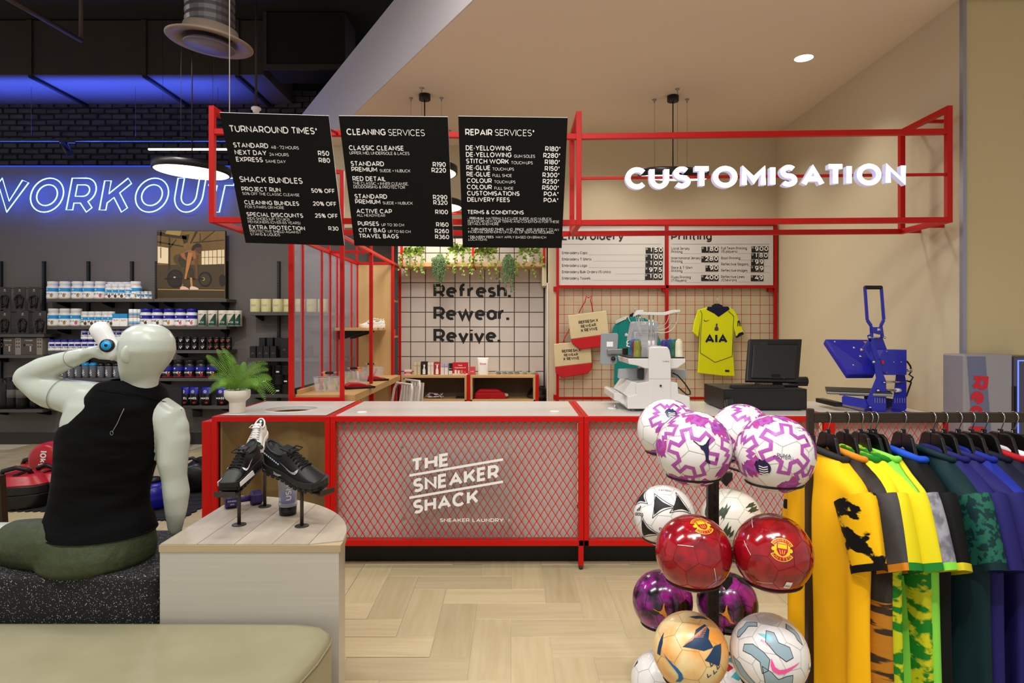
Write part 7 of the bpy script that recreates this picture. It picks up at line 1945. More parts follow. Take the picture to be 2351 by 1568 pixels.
# round diffuser
dm = thing('ceiling_diffuser', 'round ceiling air diffuser on a silver flexible duct', 'diffuser', U(482, 97, 4.75))
TM = Matrix.Rotation(.04, 4, 'X') @ Matrix.Rotation(.10, 4, 'Y')
MB().lathe([(.175, .07), (.19, .01), (.295, -.012), (.305, -.004), (.305, .004), (.2, .05), (.19, .10)], 40, M=TM).build('flare_ring', mat('diffuser_tan', '8a7868', .5), dm)
MB().lathe([(.178, -.035), (.182, -.028), (.15, .0), (.05, .03), (.001, .03)], 36, M=TM).build('centre_disc', mat('diffuser_disc', '7c7080', .5), dm)
MB().lathe([(.001, -.0352), (.178, -.035)], 36, M=TM).build('disc_face', mat('diffuser_disc', '7c7080', .5), dm)
fl = [(.17+.006*(i % 2), .06+.030*i) for i in range(53)]
MB().lathe(fl, 28, smooth=False).build('flexible_duct', mat('foil_duct', '5a5454', .45, .6), dm)
# conduit pipes and rods
tag(MB().tube([U(48, 0, 5.0)+Vector((-.2, -.3, .05)), U(186, 93, 6.0)], .022, 10).build('conduit_pipe', mat('pipe_brown', '4a3e38', .5, .3)), 'slanting brown conduit pipe below the dark ceiling', 'pipe')
tag(MB().tube([U(186, 93, 6.0), Vector((U(186, 93, 6).x, 6.0, 5.4))], .018, 10).build('pipe_drop', mat('pipe_brown', '4a3e38', .5, .3)), 'short vertical pipe drop holding the slanting conduit', 'pipe')
for px, py, Y in ((50, 310, 8.0), (443, 125, 6.16), (404, 45, 6.4), (311, 172, 7.2)):
 if px == 443: continue
# ceiling track with spotlight, and the glowing linear lamp
tk = thing('ceiling_track', 'black lighting track with one spotlight before the brick wall', 'track light', (XX(250, 8.2), 8.2, ZZ(322, 8.2)))
MB().box(XX(0, 8.2)-XX(250, 8.2)-.5, XX(525, 8.2)-XX(250, 8.2), -.018, .018, -.016, .016).build('track', M_black, tk, .002)
for px in (72, 311, 500):
 x = XX(px, 8.2)-XX(250, 8.2); MB().cyl((x, 0, .016), (x, 0, 5.39-ZZ(322, 8.2)), .0022, 6).build('hanger_wire', M_gun, tk)
x = XX(155, 8.2)-XX(250, 8.2); MB().box(x-.10, x+.10, -.014, .014, -.035, -.016).build('adapter', M_black, tk)
MB().cyl((x-.03, -.02, -.06), (x+.10, -.10, -.20), .045, 16).build('spot_head', M_black, tk, .004); MB().cyl((x, 0, -.03), (x-.01, -.03, -.09), .008, 8).build('spot_stem', M_black, tk)
lb_ = thing('linear_lamp', 'thin glowing linear lamp in front of the bricks', 'lamp', (XX(431, 7.6), 7.6, ZZ(343, 7.6)))
MB().box(-.47, .47, -.012, .012, -.008, .008).build('lamp_bar', emat('linear_glow', 'ffe6b8', 6.0), lb_)
MB().box(-.475, .475, -.014, .014, .008, .018).build('housing', M_black, lb_)
for sx_ in (-.3, .3): MB().cyl((sx_, 0, .018), (sx_, 0, 5.39-ZZ(343, 7.6)), .0018, 6).build('hanger_wire', M_gun, lb_)
# smoke detector and its drop
sd = thing('smoke_detector', 'white smoke detector on a drop rod above the left menu board', 'detector', U(588, 252, 6.4))
MB().lathe([(.012, -.03), (.03, -.028), (.034, -.006), (.048, .0), (.048, .018), (.04, .026), (.001, .026)], 20).build('head', M_whitep, sd)
MB().cyl((0, 0, .02), (0, 0, 5.39-sd.location.z), .012, 10).build('rod', M_duct, sd)
# ---------------------------------------------------------------- pendants
M_pblk = mat('pendant_black', '0c0c0d', .4); M_pem = emat('pendant_diffuser', 'fff2dc', 7.0)
def pendant(label, px, py, Y, dia, ztop, tilt=(0, 0), rose=True, wires=3):
 c = U(px, py, Y)
 t = thing('pendant_lamp', label, 'lamp', c, 0, 'black disc pendant lamps')
 R = dia/2; T = Matrix.Rotation(tilt[0], 4, 'X') @ Matrix.Rotation(tilt[1], 4, 'Y')
 MB().lathe([(R*.97, -.034), (R, -.034), (R, .030), (R*.96, .040), (R*.7, .052), (.02, .056), (.001, .056)], 48, M=T).build('shade', M_pblk, t)
 MB().lathe([(R*.965, -.030), (R*.93, -.038), (.001, -.040)], 48, M=T).build('diffuser', M_pem, t)
 if rose:
  MB().cyl((0, 0, .05), (0, 0, ztop-c.z-.03), .0055, 8).build('cord', M_black, t)
  MB().lathe([(.052, ztop-c.z-.055), (.055, ztop-c.z-.05), (.055, ztop-c.z-.002), (.001, ztop-c.z-.002)], 20).build('ceiling_rose', M_pblk, t)
  for k in range(3):
   a = 2*PI*k/3+.5; r_ = R*.55
   MB().cyl((r_*math.cos(a), r_*math.sin(a), .05), (r_*math.cos(a), r_*math.sin(a), ztop-c.z-.02), .0012, 5).build('wire', M_gun, t)
   MB().lathe([(.005, ztop-c.z-.035), (.008, ztop-c.z-.015), (.02, ztop-c.z-.006), (.02, ztop-c.z-.002)], 10, M=Matrix.Translation((r_*math.cos(a), r_*math.sin(a), 0))).build('wire_anchor', M_steel, t)
 l = bpy.data.lights.new('pendant_light', 'AREA'); l.shape = 'DISK'; l.size = dia*.85; l.energy = 9; l.color = (1, .93, .82)
 o = bpy.data.objects.new('pendant_light', l); C.objects.link(o); o.location = c + Vector((0, 0, -.06)); o.rotation_euler = (0, 0, 0)
 return t
pendant('black disc pendant lamp glowing before the blue neon lettering', 441, 388, 6.16, .70, 5.4, (.02, .05))
pendant('black disc pendant lamp behind the lit CUSTOMISATION letters', 1545, 400, 6.02, .66, 3.80, (.16, .04))
pendant('black disc pendant lamp mostly hidden by the middle menu board', 975, 390, 5.985, .62, 3.80)
pendant('lower black disc pendant lamp hidden behind the middle menu board', 1000, 470, 7.0, .60, 3.80)
dl = thing('recessed_downlight', 'round recessed downlight in the beige ceiling', 'downlight', (2.38, 5.17, 3.80))
MB().lathe([(.074, -.003), (.078, -.001), (.078, .0)], 28).build('trim_ring', M_whitep, dl); MB().lathe([(.001, -.0035), (.072, -.003)], 28).build('lens', emat('downlight_lens', 'fff0d8', 8.0), dl)
# ================================================================ training bags on the floor
mtm = mat('black_rubber_mat', '151518', .7, bump=(60, .6))
def floor_mat(label, x0, x1, y0, y1):
 t = thing('rubber_mat', label, 'mat', ((x0+x1)/2, (y0+y1)/2, .004)); w2, d2 = (x1-x0)/2, (y1-y0)/2
 pts = []; n = 18
 def edge(a, b):
  for i in range(n):
   for du, o_ in ((.1, 0), (.3, .02), (.7, .02), (.9, 0)):
    u = (i+du)/n; p = Vector(a).lerp(Vector(b), u); d = (Vector(b)-Vector(a)).normalized(); pts.append((p.x+d.y*o_, p.y-d.x*o_))
 edge((-w2, -d2), (w2, -d2)); edge((w2, -d2), (w2, d2)); edge((w2, d2), (-w2, d2)); edge((-w2, d2), (-w2, -d2))
 MB().prism(pts, 0, .012, plane='xy').build('mat_tile', mtm, t, fix=True)
 bm_ = MB()
 for i in range(22):
  for j in range(14): x, y = -w2+.05+(2*w2-.1)*i/21, -d2+.05+(2*d2-.1)*j/13; bm_.box(x-.016, x+.016, y-.005, y+.005, .012, .015)
 stuff(bm_.build('tread', mtm, t))
floor_mat('dark rubber mat under the red training bags', -4.75, -3.55, 5.45, 6.45); 
t_ = floor_mat('dark rubber mat under the blue bag behind the mannequin', -3.45, -2.75, 5.2, 6.9)
M_rbag = mat('red_vinyl', 'b01c26', .32, bump=(8, .25)); M_bbag = mat('black_vinyl', '0e0e10', .35, bump=(8, .25)); M_blbag = mat('blue_vinyl', '14168a', .3, bump=(10, .3))
def bag(label, px, py, Y, w_, d_, h_, top, rot=0., kg=None):
 b_ = U(px, py, Y); t = thing('sand_bag', label, 'sand bag', (b_.x, Y, .017), rot, 'training bags on the mats')
 def pill(z0, z1, k0, k1, nm, m):
  rows = 7; n = 28; v = []
  for i in range(rows+1):
   u = i/rows; z = z0+(z1-z0)*u; k = k0+(k1-k0)*u
   for j in range(n):
    a = 2*PI*j/n; c_, s_ = math.cos(a), math.sin(a); v.append((w_/2*k*abs(c_)**.7*(1 if c_ > 0 else -1), d_/2*k*abs(s_)**.7*(1 if s_ > 0 else -1), z + .0))
  f = [(i*n+j, i*n+(j+1) % n, (i+1)*n+(j+1) % n, (i+1)*n+j) for i in range(rows) for j in range(n)] + [tuple(reversed(range(n))), tuple(rows*n+j for j in range(n))]
  MB().add(v, f, 0, None, True).build(nm, m, t, .012, 3)
 pill(.0, h_*.45, .90, 1.0, 'base', M_bbag); pill(h_*.45, h_*.72, 1.0, .97, 'side_band', M_bbag); pill(h_*.72, h_, .97, .62, 'top_panel', top)
 MB().tube([(-w_*.30, -.02, h_*.98), (-w_*.26, -.05, h_*1.12), (-w_*.05, -.06, h_*1.22), (w_*.12, -.05, h_*1.14), (w_*.16, -.02, h_*.98)], .020, 10).build('handle', M_bbag, t)
 MB().box(-.02, .02, -d_*.30, d_*.30, h_-.004, h_+.010).build('zip', M_black, t)
 MB().box(-.05, .0, -d_*.47, -d_*.468, h_*.42, h_*.56).build('price_card', M_wink, t)
 return t
bag('red topped black sand bag nearest the left frame edge', 52, 1163, 5.62, .50, .42, .28, M_rbag, .25)
bag('red topped black sand bag half hidden by the mannequin back', 122, 1158, 5.78, .40, .38, .27, M_rbag, -.1)
bag('red topped black sand bag at the rear of the pile', 95, 1120, 6.25, .48, .30, .25, M_rbag, .4)
sb = thing('round_sand_bag', 'upright round red 10kg bag on top of the pile', 'sand bag', U(118, 1085, 6.05), 0, 'training bags on the mats')
MB().lathe([(.001, -.12), (.12, -.118), (.155, -.09), (.16, 0), (.155, .09), (.12, .118), (.001, .12)], 32, M=Matrix.Translation((0, 0, .14)) @ Matrix.Rotation(PI/2, 4, 'X') ).build('bag_drum', M_rbag, sb)
m = MB(); m.text('10kg', .085, Matrix.Translation((-.012, -.126, .24)) @ Matrix.Rotation(PI/2, 4, 'X') @ Matrix.Rotation(-PI/2-.06, 4, 'Z'), 0, 'L', .03); stuff(m.build('weight_lettering', M_wink, sb))
bb = thing('blue_bag', 'shiny blue training bag behind the mannequin elbow', 'sand bag', (XX(352, 5.55), 5.55, .017), 0, 'training bags on the mats')
MB().lathe([(.12, 0), (.145, .03), (.155, .12), (.14, .18), (.11, .215), (.04, .225), (.001, .225)], 28).build('bag_body', M_blbag, bb)
MB().lathe([(.06, .222), (.07, .24), (.05, .26), (.001, .26)], 16).build('bag_neck', M_bbag, bb)
kb_ = thing('black_bag', 'black round training bag on the rubber mat edge', 'sand bag', (XX(432, 6.0), 6.2, .017), 0, 'training bags on the mats')
MB().lathe([(.001, -.22), (.10, -.215), (.135, -.19), (.14, 0), (.135, .19), (.10, .215), (.001, .22)], 28, M=Matrix.Translation((0, 0, .14)) @ Matrix.Rotation(.25, 4, 'Z') @ Matrix.Rotation(PI/2, 4, 'X')).build('bag_drum', M_bbag, kb_)
MB().tube([(-.10, -.1, .24), (-.07, -.12, .30), (0, -.12, .32), (.06, -.1, .27)], .016, 8).build('handle', M_bbag, kb_)
# power socket below the pouch shelf
so = thing('power_socket', 'black power socket plate under the pouch shelf', 'socket', U(452, 945, 8.58))
MB().box(-.06, .06, 0, .018, -.07, .07).build('plate', M_black, so, .003); MB().box(-.03, .01, -.004, 0, .01, .035).build('socket_face', M_gun, so)
# dark rack leg at the left edge
rl = thing('rack_leg', 'dark bronze rack leg at the left frame edge', 'rack', (XX(0, 3.4), 3.4, 0))
MB().add([(-.05, -.02, 0), (.06, -.02, 0), (.06, .02, 0), (-.05, .02, 0), (-.05, -.02, .80), (.015, -.02, .80), (.015, .02, .80), (-.05, .02, .80)], [(0,3,2,1),(4,5,6,7),(0,1,5,4),(1,2,6,5),(2,3,7,6),(3,0,4,7)]).build('leg', M_bronze, rl)
MB().box(-.06, .07, -.03, .03, 0, .012).build('foot_pad', M_bronze, rl)
dp = thing('standing_screen', 'dark floor standing screen behind the mannequin shoulder', 'screen', (XX(386, 8.0), 8.0, 0))
MB().box(-.20, .18, -.02, .02, .004, ZZ(890, 8.0)).build('board', mat('panel_plum', '1d181f', .35), dp, .003)
MB().box(-.20, .18, -.09, .09, .004, .02).build('base', M_blackm, dp, .002)
# ================================================================ sneakers
def sneaker(label, heel, toe, upz=(0, 0, 1), mats=None, group=None, tick=True, name='sneaker', toecap=None, collar=True):
 heel, toe = Vector(heel), Vector(toe); ex = (toe-heel); L = ex.length; ex.normalize()
 up = Vector(upz); ez = (up-ex*up.dot(ex)).normalized(); ey = ez.cross(ex)
 t = thing(name, label, 'sneaker', heel, 0, group)
 t.rotation_euler = Matrix((ex, ey, ez)).transposed().to_euler()
 um, sm, mm, lm, tm_ = mats   # upper, midsole, outsole, laces, tick
 xs = [0, .03, .08, .16, .26, .36, .46, .56, .68, .80, .90, .96, 1.0]
 hw = [.012, .026, .033, .035, .033, .032, .035, .041, .046, .045, .037, .026, .010]
 top = [.090, .112, .116, .096, .084, .108, .112, .098, .078, .062, .050, .043, .036]
 lift = [.012, .008, .004, 0, 0, 0, 0, 0, 0, .003, .009, .015, .022]
 k = L/.30; n = 16
 # upper: open half rings
 v = []; 
 for i, u in enumerate(xs):
  zb = .030+lift[i]
  for j in range(n+1):
   a = PI*j/n; c_, s_ = math.cos(a), math.sin(a)
   zz = zb + (top[i]-zb)*max(0, s_)**.75
   v.append((u*L, hw[i]*k*c_*(1 if s_ < .6 else .93), zz*k))
 m = n+1
 f = [(i*m+j, i*m+j+1, (i+1)*m+j+1, (i+1)*m+j) for i in range(len(xs)-1) for j in range(n)]
 mb = MB().add(v, f, 0, None, True); mb.build('upper', um, t, sub=1)
 # sole: midsole and outsole
 for nm, z0, z1, gr, mt in (('outsole', -.004, .008, 1.04, mm), ('midsole', .008, .034, 1.07, sm)):
  v = []
  for i, u in enumerate(xs):
   x = (u*1.03-.015)*L
   v += [(x, -hw[i]*k*gr-.002, (z0+lift[i])*k), (x, hw[i]*k*gr+.002, (z0+lift[i])*k), (x, hw[i]*k*gr+.002, (z1+lift[i])*k), (x, -hw[i]*k*gr-.002, (z1+lift[i])*k)]
  f = [(4*i+a, 4*i+(a+1) % 4, 4*i+4+(a+1) % 4, 4*i+4+a) for i in range(len(xs)-1) for a in range(4)] + [(3,2,1,0), tuple(4*(len(xs)-1)+a for a in range(4))]
  MB().add(v, f, 0, None, False).build(nm, mt, t, .003, 2, fix=True)
 # opening lining
 if collar:
  P = [(L*(.19+.155*math.cos(a)), .026*k*math.sin(a), (.100+.014*math.cos(a+PI)*1.0)*k + .004*k*math.cos(2*a)) for a in (i*2*PI/20 for i in range(20))]
  MB().poly(P).build('lining', M_blackm, t)
  MB().tube(P, .005*k, 6, True).build('collar', um, t)
  MB().cbox((L*.40, 0, .118*k), (.060*k, .040*k, .008), M=None).build('tongue', um, t, .003)
 def itp(arr, u):
  for i in range(len(xs)-1):
   if xs[i] <= u <= xs[i+1]: r_ = (u-xs[i])/(xs[i+1]-xs[i]); return arr[i]*(1-r_)+arr[i+1]*r_
  return arr[-1]
 def surf(u, c_, off=.003):   # point on the upper: c_ = -1..1 across
  zb = .030+itp(lift, u); s_ = math.sqrt(max(0, 1-c_*c_)); return Vector((u*L, itp(hw, u)*k*c_*(1 if s_ < .6 else .93), (zb+(itp(top, u)-zb)*s_**.75)*k+off))
 lc = MB()
 for i in range(6):
  u = .44+.05*i
  lc.tube([surf(u, c_, .004) for c_ in (-.62, -.35, 0, .35, .62)], .0030*k, 6)
  if i < 5:
   for sg in (-1, 1): lc.tube([surf(u, .60*sg, .005), surf(u+.025, .05*sg, .006), surf(u+.05, -.58*sg, .005)], .0028*k, 6)
 tp_ = surf(.42, 0, .008)
 for sg in (-1, 1): lc.tube([tp_, tp_+Vector((.012, sg*.020, .012))*k, tp_+Vector((.030, sg*.034, .004))*k, tp_+Vector((.026, sg*.016, -.002))*k, tp_], .003*k, 6)
 stuff(lc.build('laces', lm, t))
 if toecap:
  v = [surf(u, c_, .0016) for u in (.74, .80, .86, .92, .97) for c_ in [j/6-1 for j in range(13)]]
  MB().add(v, [(i*13+j, i*13+j+1, (i+1)*13+j+1, (i+1)*13+j) for i in range(4) for j in range(12)], 0, None, True).build('toe_cap', toecap, t)
 lug = MB()
 for i in range(11):
  u = .06+.084*i
  for sg in (-1, 1): lug.cbox((u*L, sg*(itp(hw, u)*k*1.05+.001), (itp(lift, u)+.000)*k), (.014*k, .006, .016*k))
 stuff(lug.build('tread_lugs', mm, t))
 if tick:
  P = [(-.95,.55),(-1.0,.1),(-.85,-.25),(-.5,-.38),(-.1,-.3),(.3,-.05),(.7,.2),(1.05,.42),(.5,.2),(-.05,-.02),(-.45,-.1),(-.72,.05),(-.82,.3)]
  def sidept(u, z, sg):
   zb = .030+itp(lift, u); s_ = min(.97, max(0, (z-zb)/(itp(top, u)-zb)))**(1/.75); return (u*L, sg*(itp(hw, u)*k*math.sqrt(1-s_*s_)+.0028), z*k)
  for sg in (-1, 1): MB().add([sidept(.50-a_*.17, .060+b_*.024, sg) for a_, b_ in P], [tuple(range(len(P)))]).build('tick_mark', tm_, t)
 return t
M_shb = mat('shoe_black', '0d0d0e', .45, bump=(120, .08)); M_shbs = mat('shoe_black_sole', '131314', .5); M_shw = mat('shoe_white', 'dedbd4', .45, bump=(100, .05)); M_sg = mat('shoe_green', '12302c', .25)
def shoe_stand(label, px, py, Y, zt_, plate):
 t = thing('shoe_stand', label, 'shoe stand', (XX(px, Y), Y, PZ), 0, 'dark metal shoe stands')
 MB().lathe([(.029, 0), (.029, .003), (.027, .004), (.001, .004)], 24).build('base', M_gun, t)
 MB().cyl((0, 0, .003), (0, 0, zt_-PZ), .0075, 12).build('pole', M_gun, t)
 a, b, w_ = (Vector(p)-Vector((XX(px, Y), Y, PZ)) for p in plate[:2]), None, plate[2]
 a = Vector(plate[0])-Vector((XX(px, Y), Y, PZ)); b = Vector(plate[1])-Vector((XX(px, Y), Y, PZ))
 MB().bar(a, b, w_, .003).build('plate', M_gun, t, .001)
 ex = (b-a).normalized(); MB().bar(b-Vector((0,0,0)), b+Vector((0, 0, .022)), w_, .003, up=ex).build('stop_lip', M_gun, t, .001)
 return t
# left shoe: toe towards the bench
hA, tA = Vector((XX(592, 2.82), 2.82, 1.00)), Vector((XX(519, 2.55), 2.55, .925))
sneaker('black trainer with white sole flash on the left stand, toe to the bench', hA, tA, mats=(M_shb, M_shbs, M_shbs, mat('lace_black', '060606', .8), M_wink), group='sneakers on the plinth', toecap=mat('grey_toe_cap', '33352f', .5))
dA = (tA-hA).normalized(); pA = Vector((0, 0, -.008))
shoe_stand('dark stand under the left black trainer', 549, 1205, 2.687, .945, (hA.lerp(tA, .15)+pA, tA+dA*.012+pA, .09))
# right shoe: side view
hB, tB = Vector((XX(614, 2.78), 2.78, .985)), Vector((XX(746, 2.64), 2.64, .912))
sB = sneaker('black running shoe with silver tick on the right stand', hB, tB, upz=(-.05, -.25, 1), mats=(M_shb, mat('shoe_mid_black', '1a1a1c', .35), M_shbs, mat('lace_black', '060606', .8), mat('silver_print', 'cfcfd0', .2, .6)), group='sneakers on the plinth')
MB().prism([(.02, .012), (.11, .010), (.13, .022), (.10, .020), (.06, .034), (.03, .024)], -.0415, -.040).build('sole_flash', mat('silver_print', 'cfcfd0', .2, .6), sB)
rt = MB()
for i in range(9): rt.cbox((.018+.011*i, -.0365, .094-.0035*i), (.007, .002, .006))
stuff(rt.build('reflective_dashes', mat('pale_reflective', 'b8c8d8', .3), sB))
shoe_stand('dark stand under the right running shoe', 693, 1208, 2.669, .935, (hB.lerp(tB, .1)+Vector((0,0,-.008)), tB+(tB-hB).normalized()*.014+Vector((0,0,-.008)), .085))
MB().prism([(.13, .005), (.25, .016), (.25, .034), (.14, .030)], -.0485, -.046).build('white_sole_flash', M_wink, bpy.data.objects['sneaker'])
MB().prism([(.13, .005), (.25, .016), (.25, .034), (.14, .030)], .046, .0485).build('white_sole_flash', M_wink, bpy.data.objects['sneaker'])
# rear shoe: toe towards the camera
hC, tC = Vector((XX(603, 3.10), 3.10, 1.06)), Vector((XX(576, 2.86), 2.86, 1.00))
sC = sneaker('white and dark green trainer on the rear stand', hC, tC, mats=(M_shw, M_whitep, M_sg, M_shw, M_sg), group='sneakers on the plinth', tick=False, toecap=M_sg)
MB().tube([(.235, -.042, .05), (.262, -.03, .062), (.272, 0, .066), (.262, .03, .062), (.235, .042, .05)], .014, 8, flat=.8).build('toe_guard', M_sg, sC)
shoe_stand('dark stand under the rear white trainer', 608, 1163, 2.96, 1.015, (hC.lerp(tC, .2)+Vector((0,0,-.008)), tC+(tC-hC).normalized()*.012+Vector((0,0,-.008)), .08))
# shaker bottle on the plinth
sk_ = thing('plinth_shaker', 'clear shaker bottle with black base standing on the plinth', 'bottle', (XX(661, 2.84), 2.84, PZ))
MB().lathe([(.034, 0), (.037, .004), (.038, .040), (.001, .040)], 28).build('base', M_black, sk_)
MB().lathe([(.040, .040), (.041, .044), (.041, .056), (.039, .058)], 28).build('collar', mat('clear_collar', 'c8ccd8', .15, alpha=.55), sk_)
MB().lathe([(.038, .058), (.040, .10), (.045, .19), (.045, .195)], 28).build('cup', mat('clear_cup', 'c4c8dc', .12, alpha=.45), sk_)
MB().lathe([(.030, .05), (.031, .08), (.018, .10), (.001, .104)], 20).build('blue_grid', mat('blue_insert', '4a50b8', .3), sk_)
MB().lathe([(.047, .195), (.047, .21), (.03, .222), (.001, .222)], 28).build('lid', M_black, sk_)
m = MB(); m.text('USN', .036, Matrix.Translation((.030, -.0405, .075)) @ Matrix.Rotation(.6, 4, 'Z') @ Matrix.Rotation(PI/2, 4, 'X') @ Matrix.Rotation(PI/2, 4, 'Z'), 0, 'L', .025); m.build('word', M_wink, sk_)
# dumbbell
db = thing('dumbbell', 'purple hex dumbbell lying on the plinth behind the left trainer', 'dumbbell', (XX(560, 2.97), 2.97, PZ), .55)
M_pu = mat('violet_vinyl', '34205c', .45)
for x in (-.055, .055):
 MB().lathe([(.028, -.028), (.037, -.020), (.037, .020), (.028, .028)], 6, M=Matrix.Translation((x, 0, .033)) @ Matrix.Rotation(PI/2, 4, 'Y') @ Matrix.Rotation(0, 4, 'Z'), smooth=False).build('weight', M_pu, db, .003)
MB().cyl((-.04, 0, .033), (.04, 0, .033), .014, 14).build('grip', M_pu, db)
m = MB(); m.text('FITNESS', .010, Matrix.Translation((-.055, -.034, .034)) @ Matrix.Rotation(PI/2, 4, 'X'), 0, 'C', .01); m.text('2KG', .009, Matrix.Translation((-.055, -.034, .020)) @ Matrix.Rotation(PI/2, 4, 'X'), 0, 'C', .01); stuff(m.build('weight_print', M_wink, db))
# white pair on the partition shelf
M_off = mat('offwhite_knit', 'd8d4ca', .6, bump=(140, .1))
sneaker('nearer white trainer of the pair on the oak shelf', Vector((XX(877, 6.75), 6.75, 1.592)), Vector((XX(826, 6.68), 6.68, 1.592)), mats=(M_off, M_whitep, M_whitep, M_off, M_ink), group='white trainers on the oak shelf')
sneaker('rear white trainer of the pair on the oak shelf', Vector((XX(883, 7.02), 7.02, 1.592)), Vector((XX(835, 6.90), 6.90, 1.592)), mats=(M_off, M_whitep, M_whitep, M_off, M_ink), group='white trainers on the oak shelf')

# ================================================================ tote bags and jerseys on the grid
YT = 7.085
def flat(nm, P, m, par, o, th=.02, Y=YT, bev=.006):
 pts = [U(a, b, Y)-o for a, b in P]
 mb = MB(); mb.prism([(p.x, p.z) for p in pts], Y-o.y, Y-o.y+th); return mb.build(nm, m, par, bev, 3, fix=True)
M_canv = mat('natural_canvas', 'cfbf98', .85, bump=(160, .2)); M_rcan = mat('red_canvas', 'b8101c', .8, bump=(120, .2))
def tote(label, beige, red, handles, txt, Y):
 o = U(red[3][0], red[3][1], Y); t = thing('tote_bag', label, 'tote bag', o, 0, 'canvas tote bags on the grid')
 flat('canvas_body', beige, M_canv, t, o, .03, Y, .008); flat('red_base', red, M_rcan, t, o, .032, Y-.001, .008)
 for P in handles: MB().tube([U(a, b, Y+.012)-o for a, b in P], .016, 6, flat=.35).build('handle', M_rcan, t)
 for s_, px, py, w_, ang in txt:
  v, f = text_geom(s_, .026, 0, 1, False, 3); x0, x1 = min(p[0] for p in v), max(p[0] for p in v)
  k = w_*Y/F/(x1-x0); p = U(px, py, Y)-o; M = Matrix.Translation((p.x, p.y-.0025, p.z)) @ Matrix.Rotation(PI/2, 4, 'X') @ Matrix.Rotation(ang, 4, 'Z')
  MB().add([((x-x0)*k, y*k*1.12, 0) for x, y in v], f, 0, M).build('text_line', M_ink, t)
 return t
tote('lower canvas tote with red base hanging at the grid corner', [(1271.5, 790), (1355, 781), (1359, 833), (1274.5, 843)], [(1274.5, 843), (1360, 833), (1359, 846), (1350, 858), (1289, 867.5), (1276, 857)], [[(1293, 786), (1297, 774), (1304, 762), (1312, 745)], [(1330, 784), (1333, 770), (1330, 755)]],
 [('REFRESH X', 1290.5, 810, 43, .07), ('REWEAR', 1295, 818.5, 32, .07), ('X REVIVE', 1293.5, 827.5, 36, .07)], YT+.015)
tote('upper canvas tote with red base and knotted red handles', [(1304, 724), (1392.5, 713), (1398, 767), (1311, 779)], [(1311, 779), (1398, 767), (1399, 786), (1390, 796), (1331, 802), (1314, 789)], [[(1329, 719), (1334, 708), (1343, 693), (1346, 680), (1352, 684)], [(1361, 716), (1359, 702), (1356, 690), (1358, 679), (1350, 684)]],
 [('REFRESH X', 1329, 744, 45, .13), ('REWEAR', 1334, 753, 35, .13), ('X REVIVE', 1334, 762.5, 38, .13)], YT-.02)
def hanging_jersey(label, parts, hang, o_px, marks=None):
 o = U(o_px[0], o_px[1], YT); t = thing('hanging_jersey', label, 'jersey', o, 0, 'jerseys hung on the grid')
 for nm, P, m, dy in parts: flat(nm, P, m, t, o, .028, YT-dy, .009)
 hx, hy = hang
 MB().tube([U(hx+1, hy+18, YT)-o, U(hx+1, hy+8, YT)-o, U(hx+3, hy+4, YT)-o, U(hx+3, hy, YT+.01)-o, U(hx, hy-2, YT+.03)-o], .003, 6).build('hook', M_chrome, t)
 P = [(hx-11, hy+29), (hx-10, hy+20), (hx-3, hy+16), (hx+6, hy+16), (hx+13, hy+20), (hx+18, hy+30)]
 flat('hanger', P, M_black, t, o, .012, YT+.004, .002)
 return t, o
c_tl = cloth('teal_jersey', '0f7a76'); c_ye = cloth('acid_yellow_jersey', 'd6dc12'); c_nvy = cloth('navy_trim', '14183c')
t, o = hanging_jersey('teal jersey with white shoulder stripes behind the embroidery machine', [
 ('body', [(1416, 738), (1430, 729), (1444, 727), (1466, 727), (1480, 730), (1494, 738), (1500, 765), (1498, 800), (1497, 884), (1410, 883), (1413, 800), (1415, 765)], c_tl, 0),
 ('sleeve', [(1417, 737), (1408, 752), (1401, 785), (1399, 796), (1420, 801), (1421, 770)], c_tl, .004), ('sleeve', [(1494, 738), (1503, 750), (1520, 790), (1500, 800), (1496, 770)], c_tl, .004)], (1456, 702), (1455, 884))
for k in range(3): MB().tube([U(1440-1*k, 726.5+2.6*k, YT-.006)-o, U(1428, 730.5+2.6*k, YT-.006)-o, U(1414, 738+2.4*k, YT-.010)-o], .0045, 5).build('shoulder_stripe', M_wink, t)
MB().tube([U(1441, 726, YT-.006)-o, U(1446, 738, YT-.006)-o, U(1456, 746, YT-.006)-o, U(1466, 738, YT-.006)-o, U(1470, 727, YT-.006)-o], .010, 6, flat=.5).build('collar', mat('grey_white_rib', 'c8c4c0', .7), t)
tf = MB()
for a, l in ((-.7, 5.2), (0, 6.2), (.7, 5.2)):
 c_, s_ = math.cos(a), math.sin(a); P = [(0, 0), (-1.8, -l*.55), (0, -l), (1.8, -l*.55)]
 tf.poly([U(1438+x*c_-y*s_, 770+x*s_+y*c_, YT-.002)-o for x, y in P])
tf.add([U(1434, 770.4, YT-.003)-o, U(1442, 770.4, YT-.003)-o, U(1442, 771.4, YT-.003)-o, U(1434, 771.4, YT-.003)-o], [(0,1,2,3)]); stuff(tf.build('trefoil_mark', M_wink, t))
cm = MB()
for dy in (0, 7): 
 v, f = thick([(1448, 780+dy), (1440, 783+dy), (1439, 787+dy), (1447, 789+dy)], 2.2); cm.add([U(a, b, YT-.003)-o for a, b in v], f)
stuff(cm.build('sponsor_mark', M_wink, t))
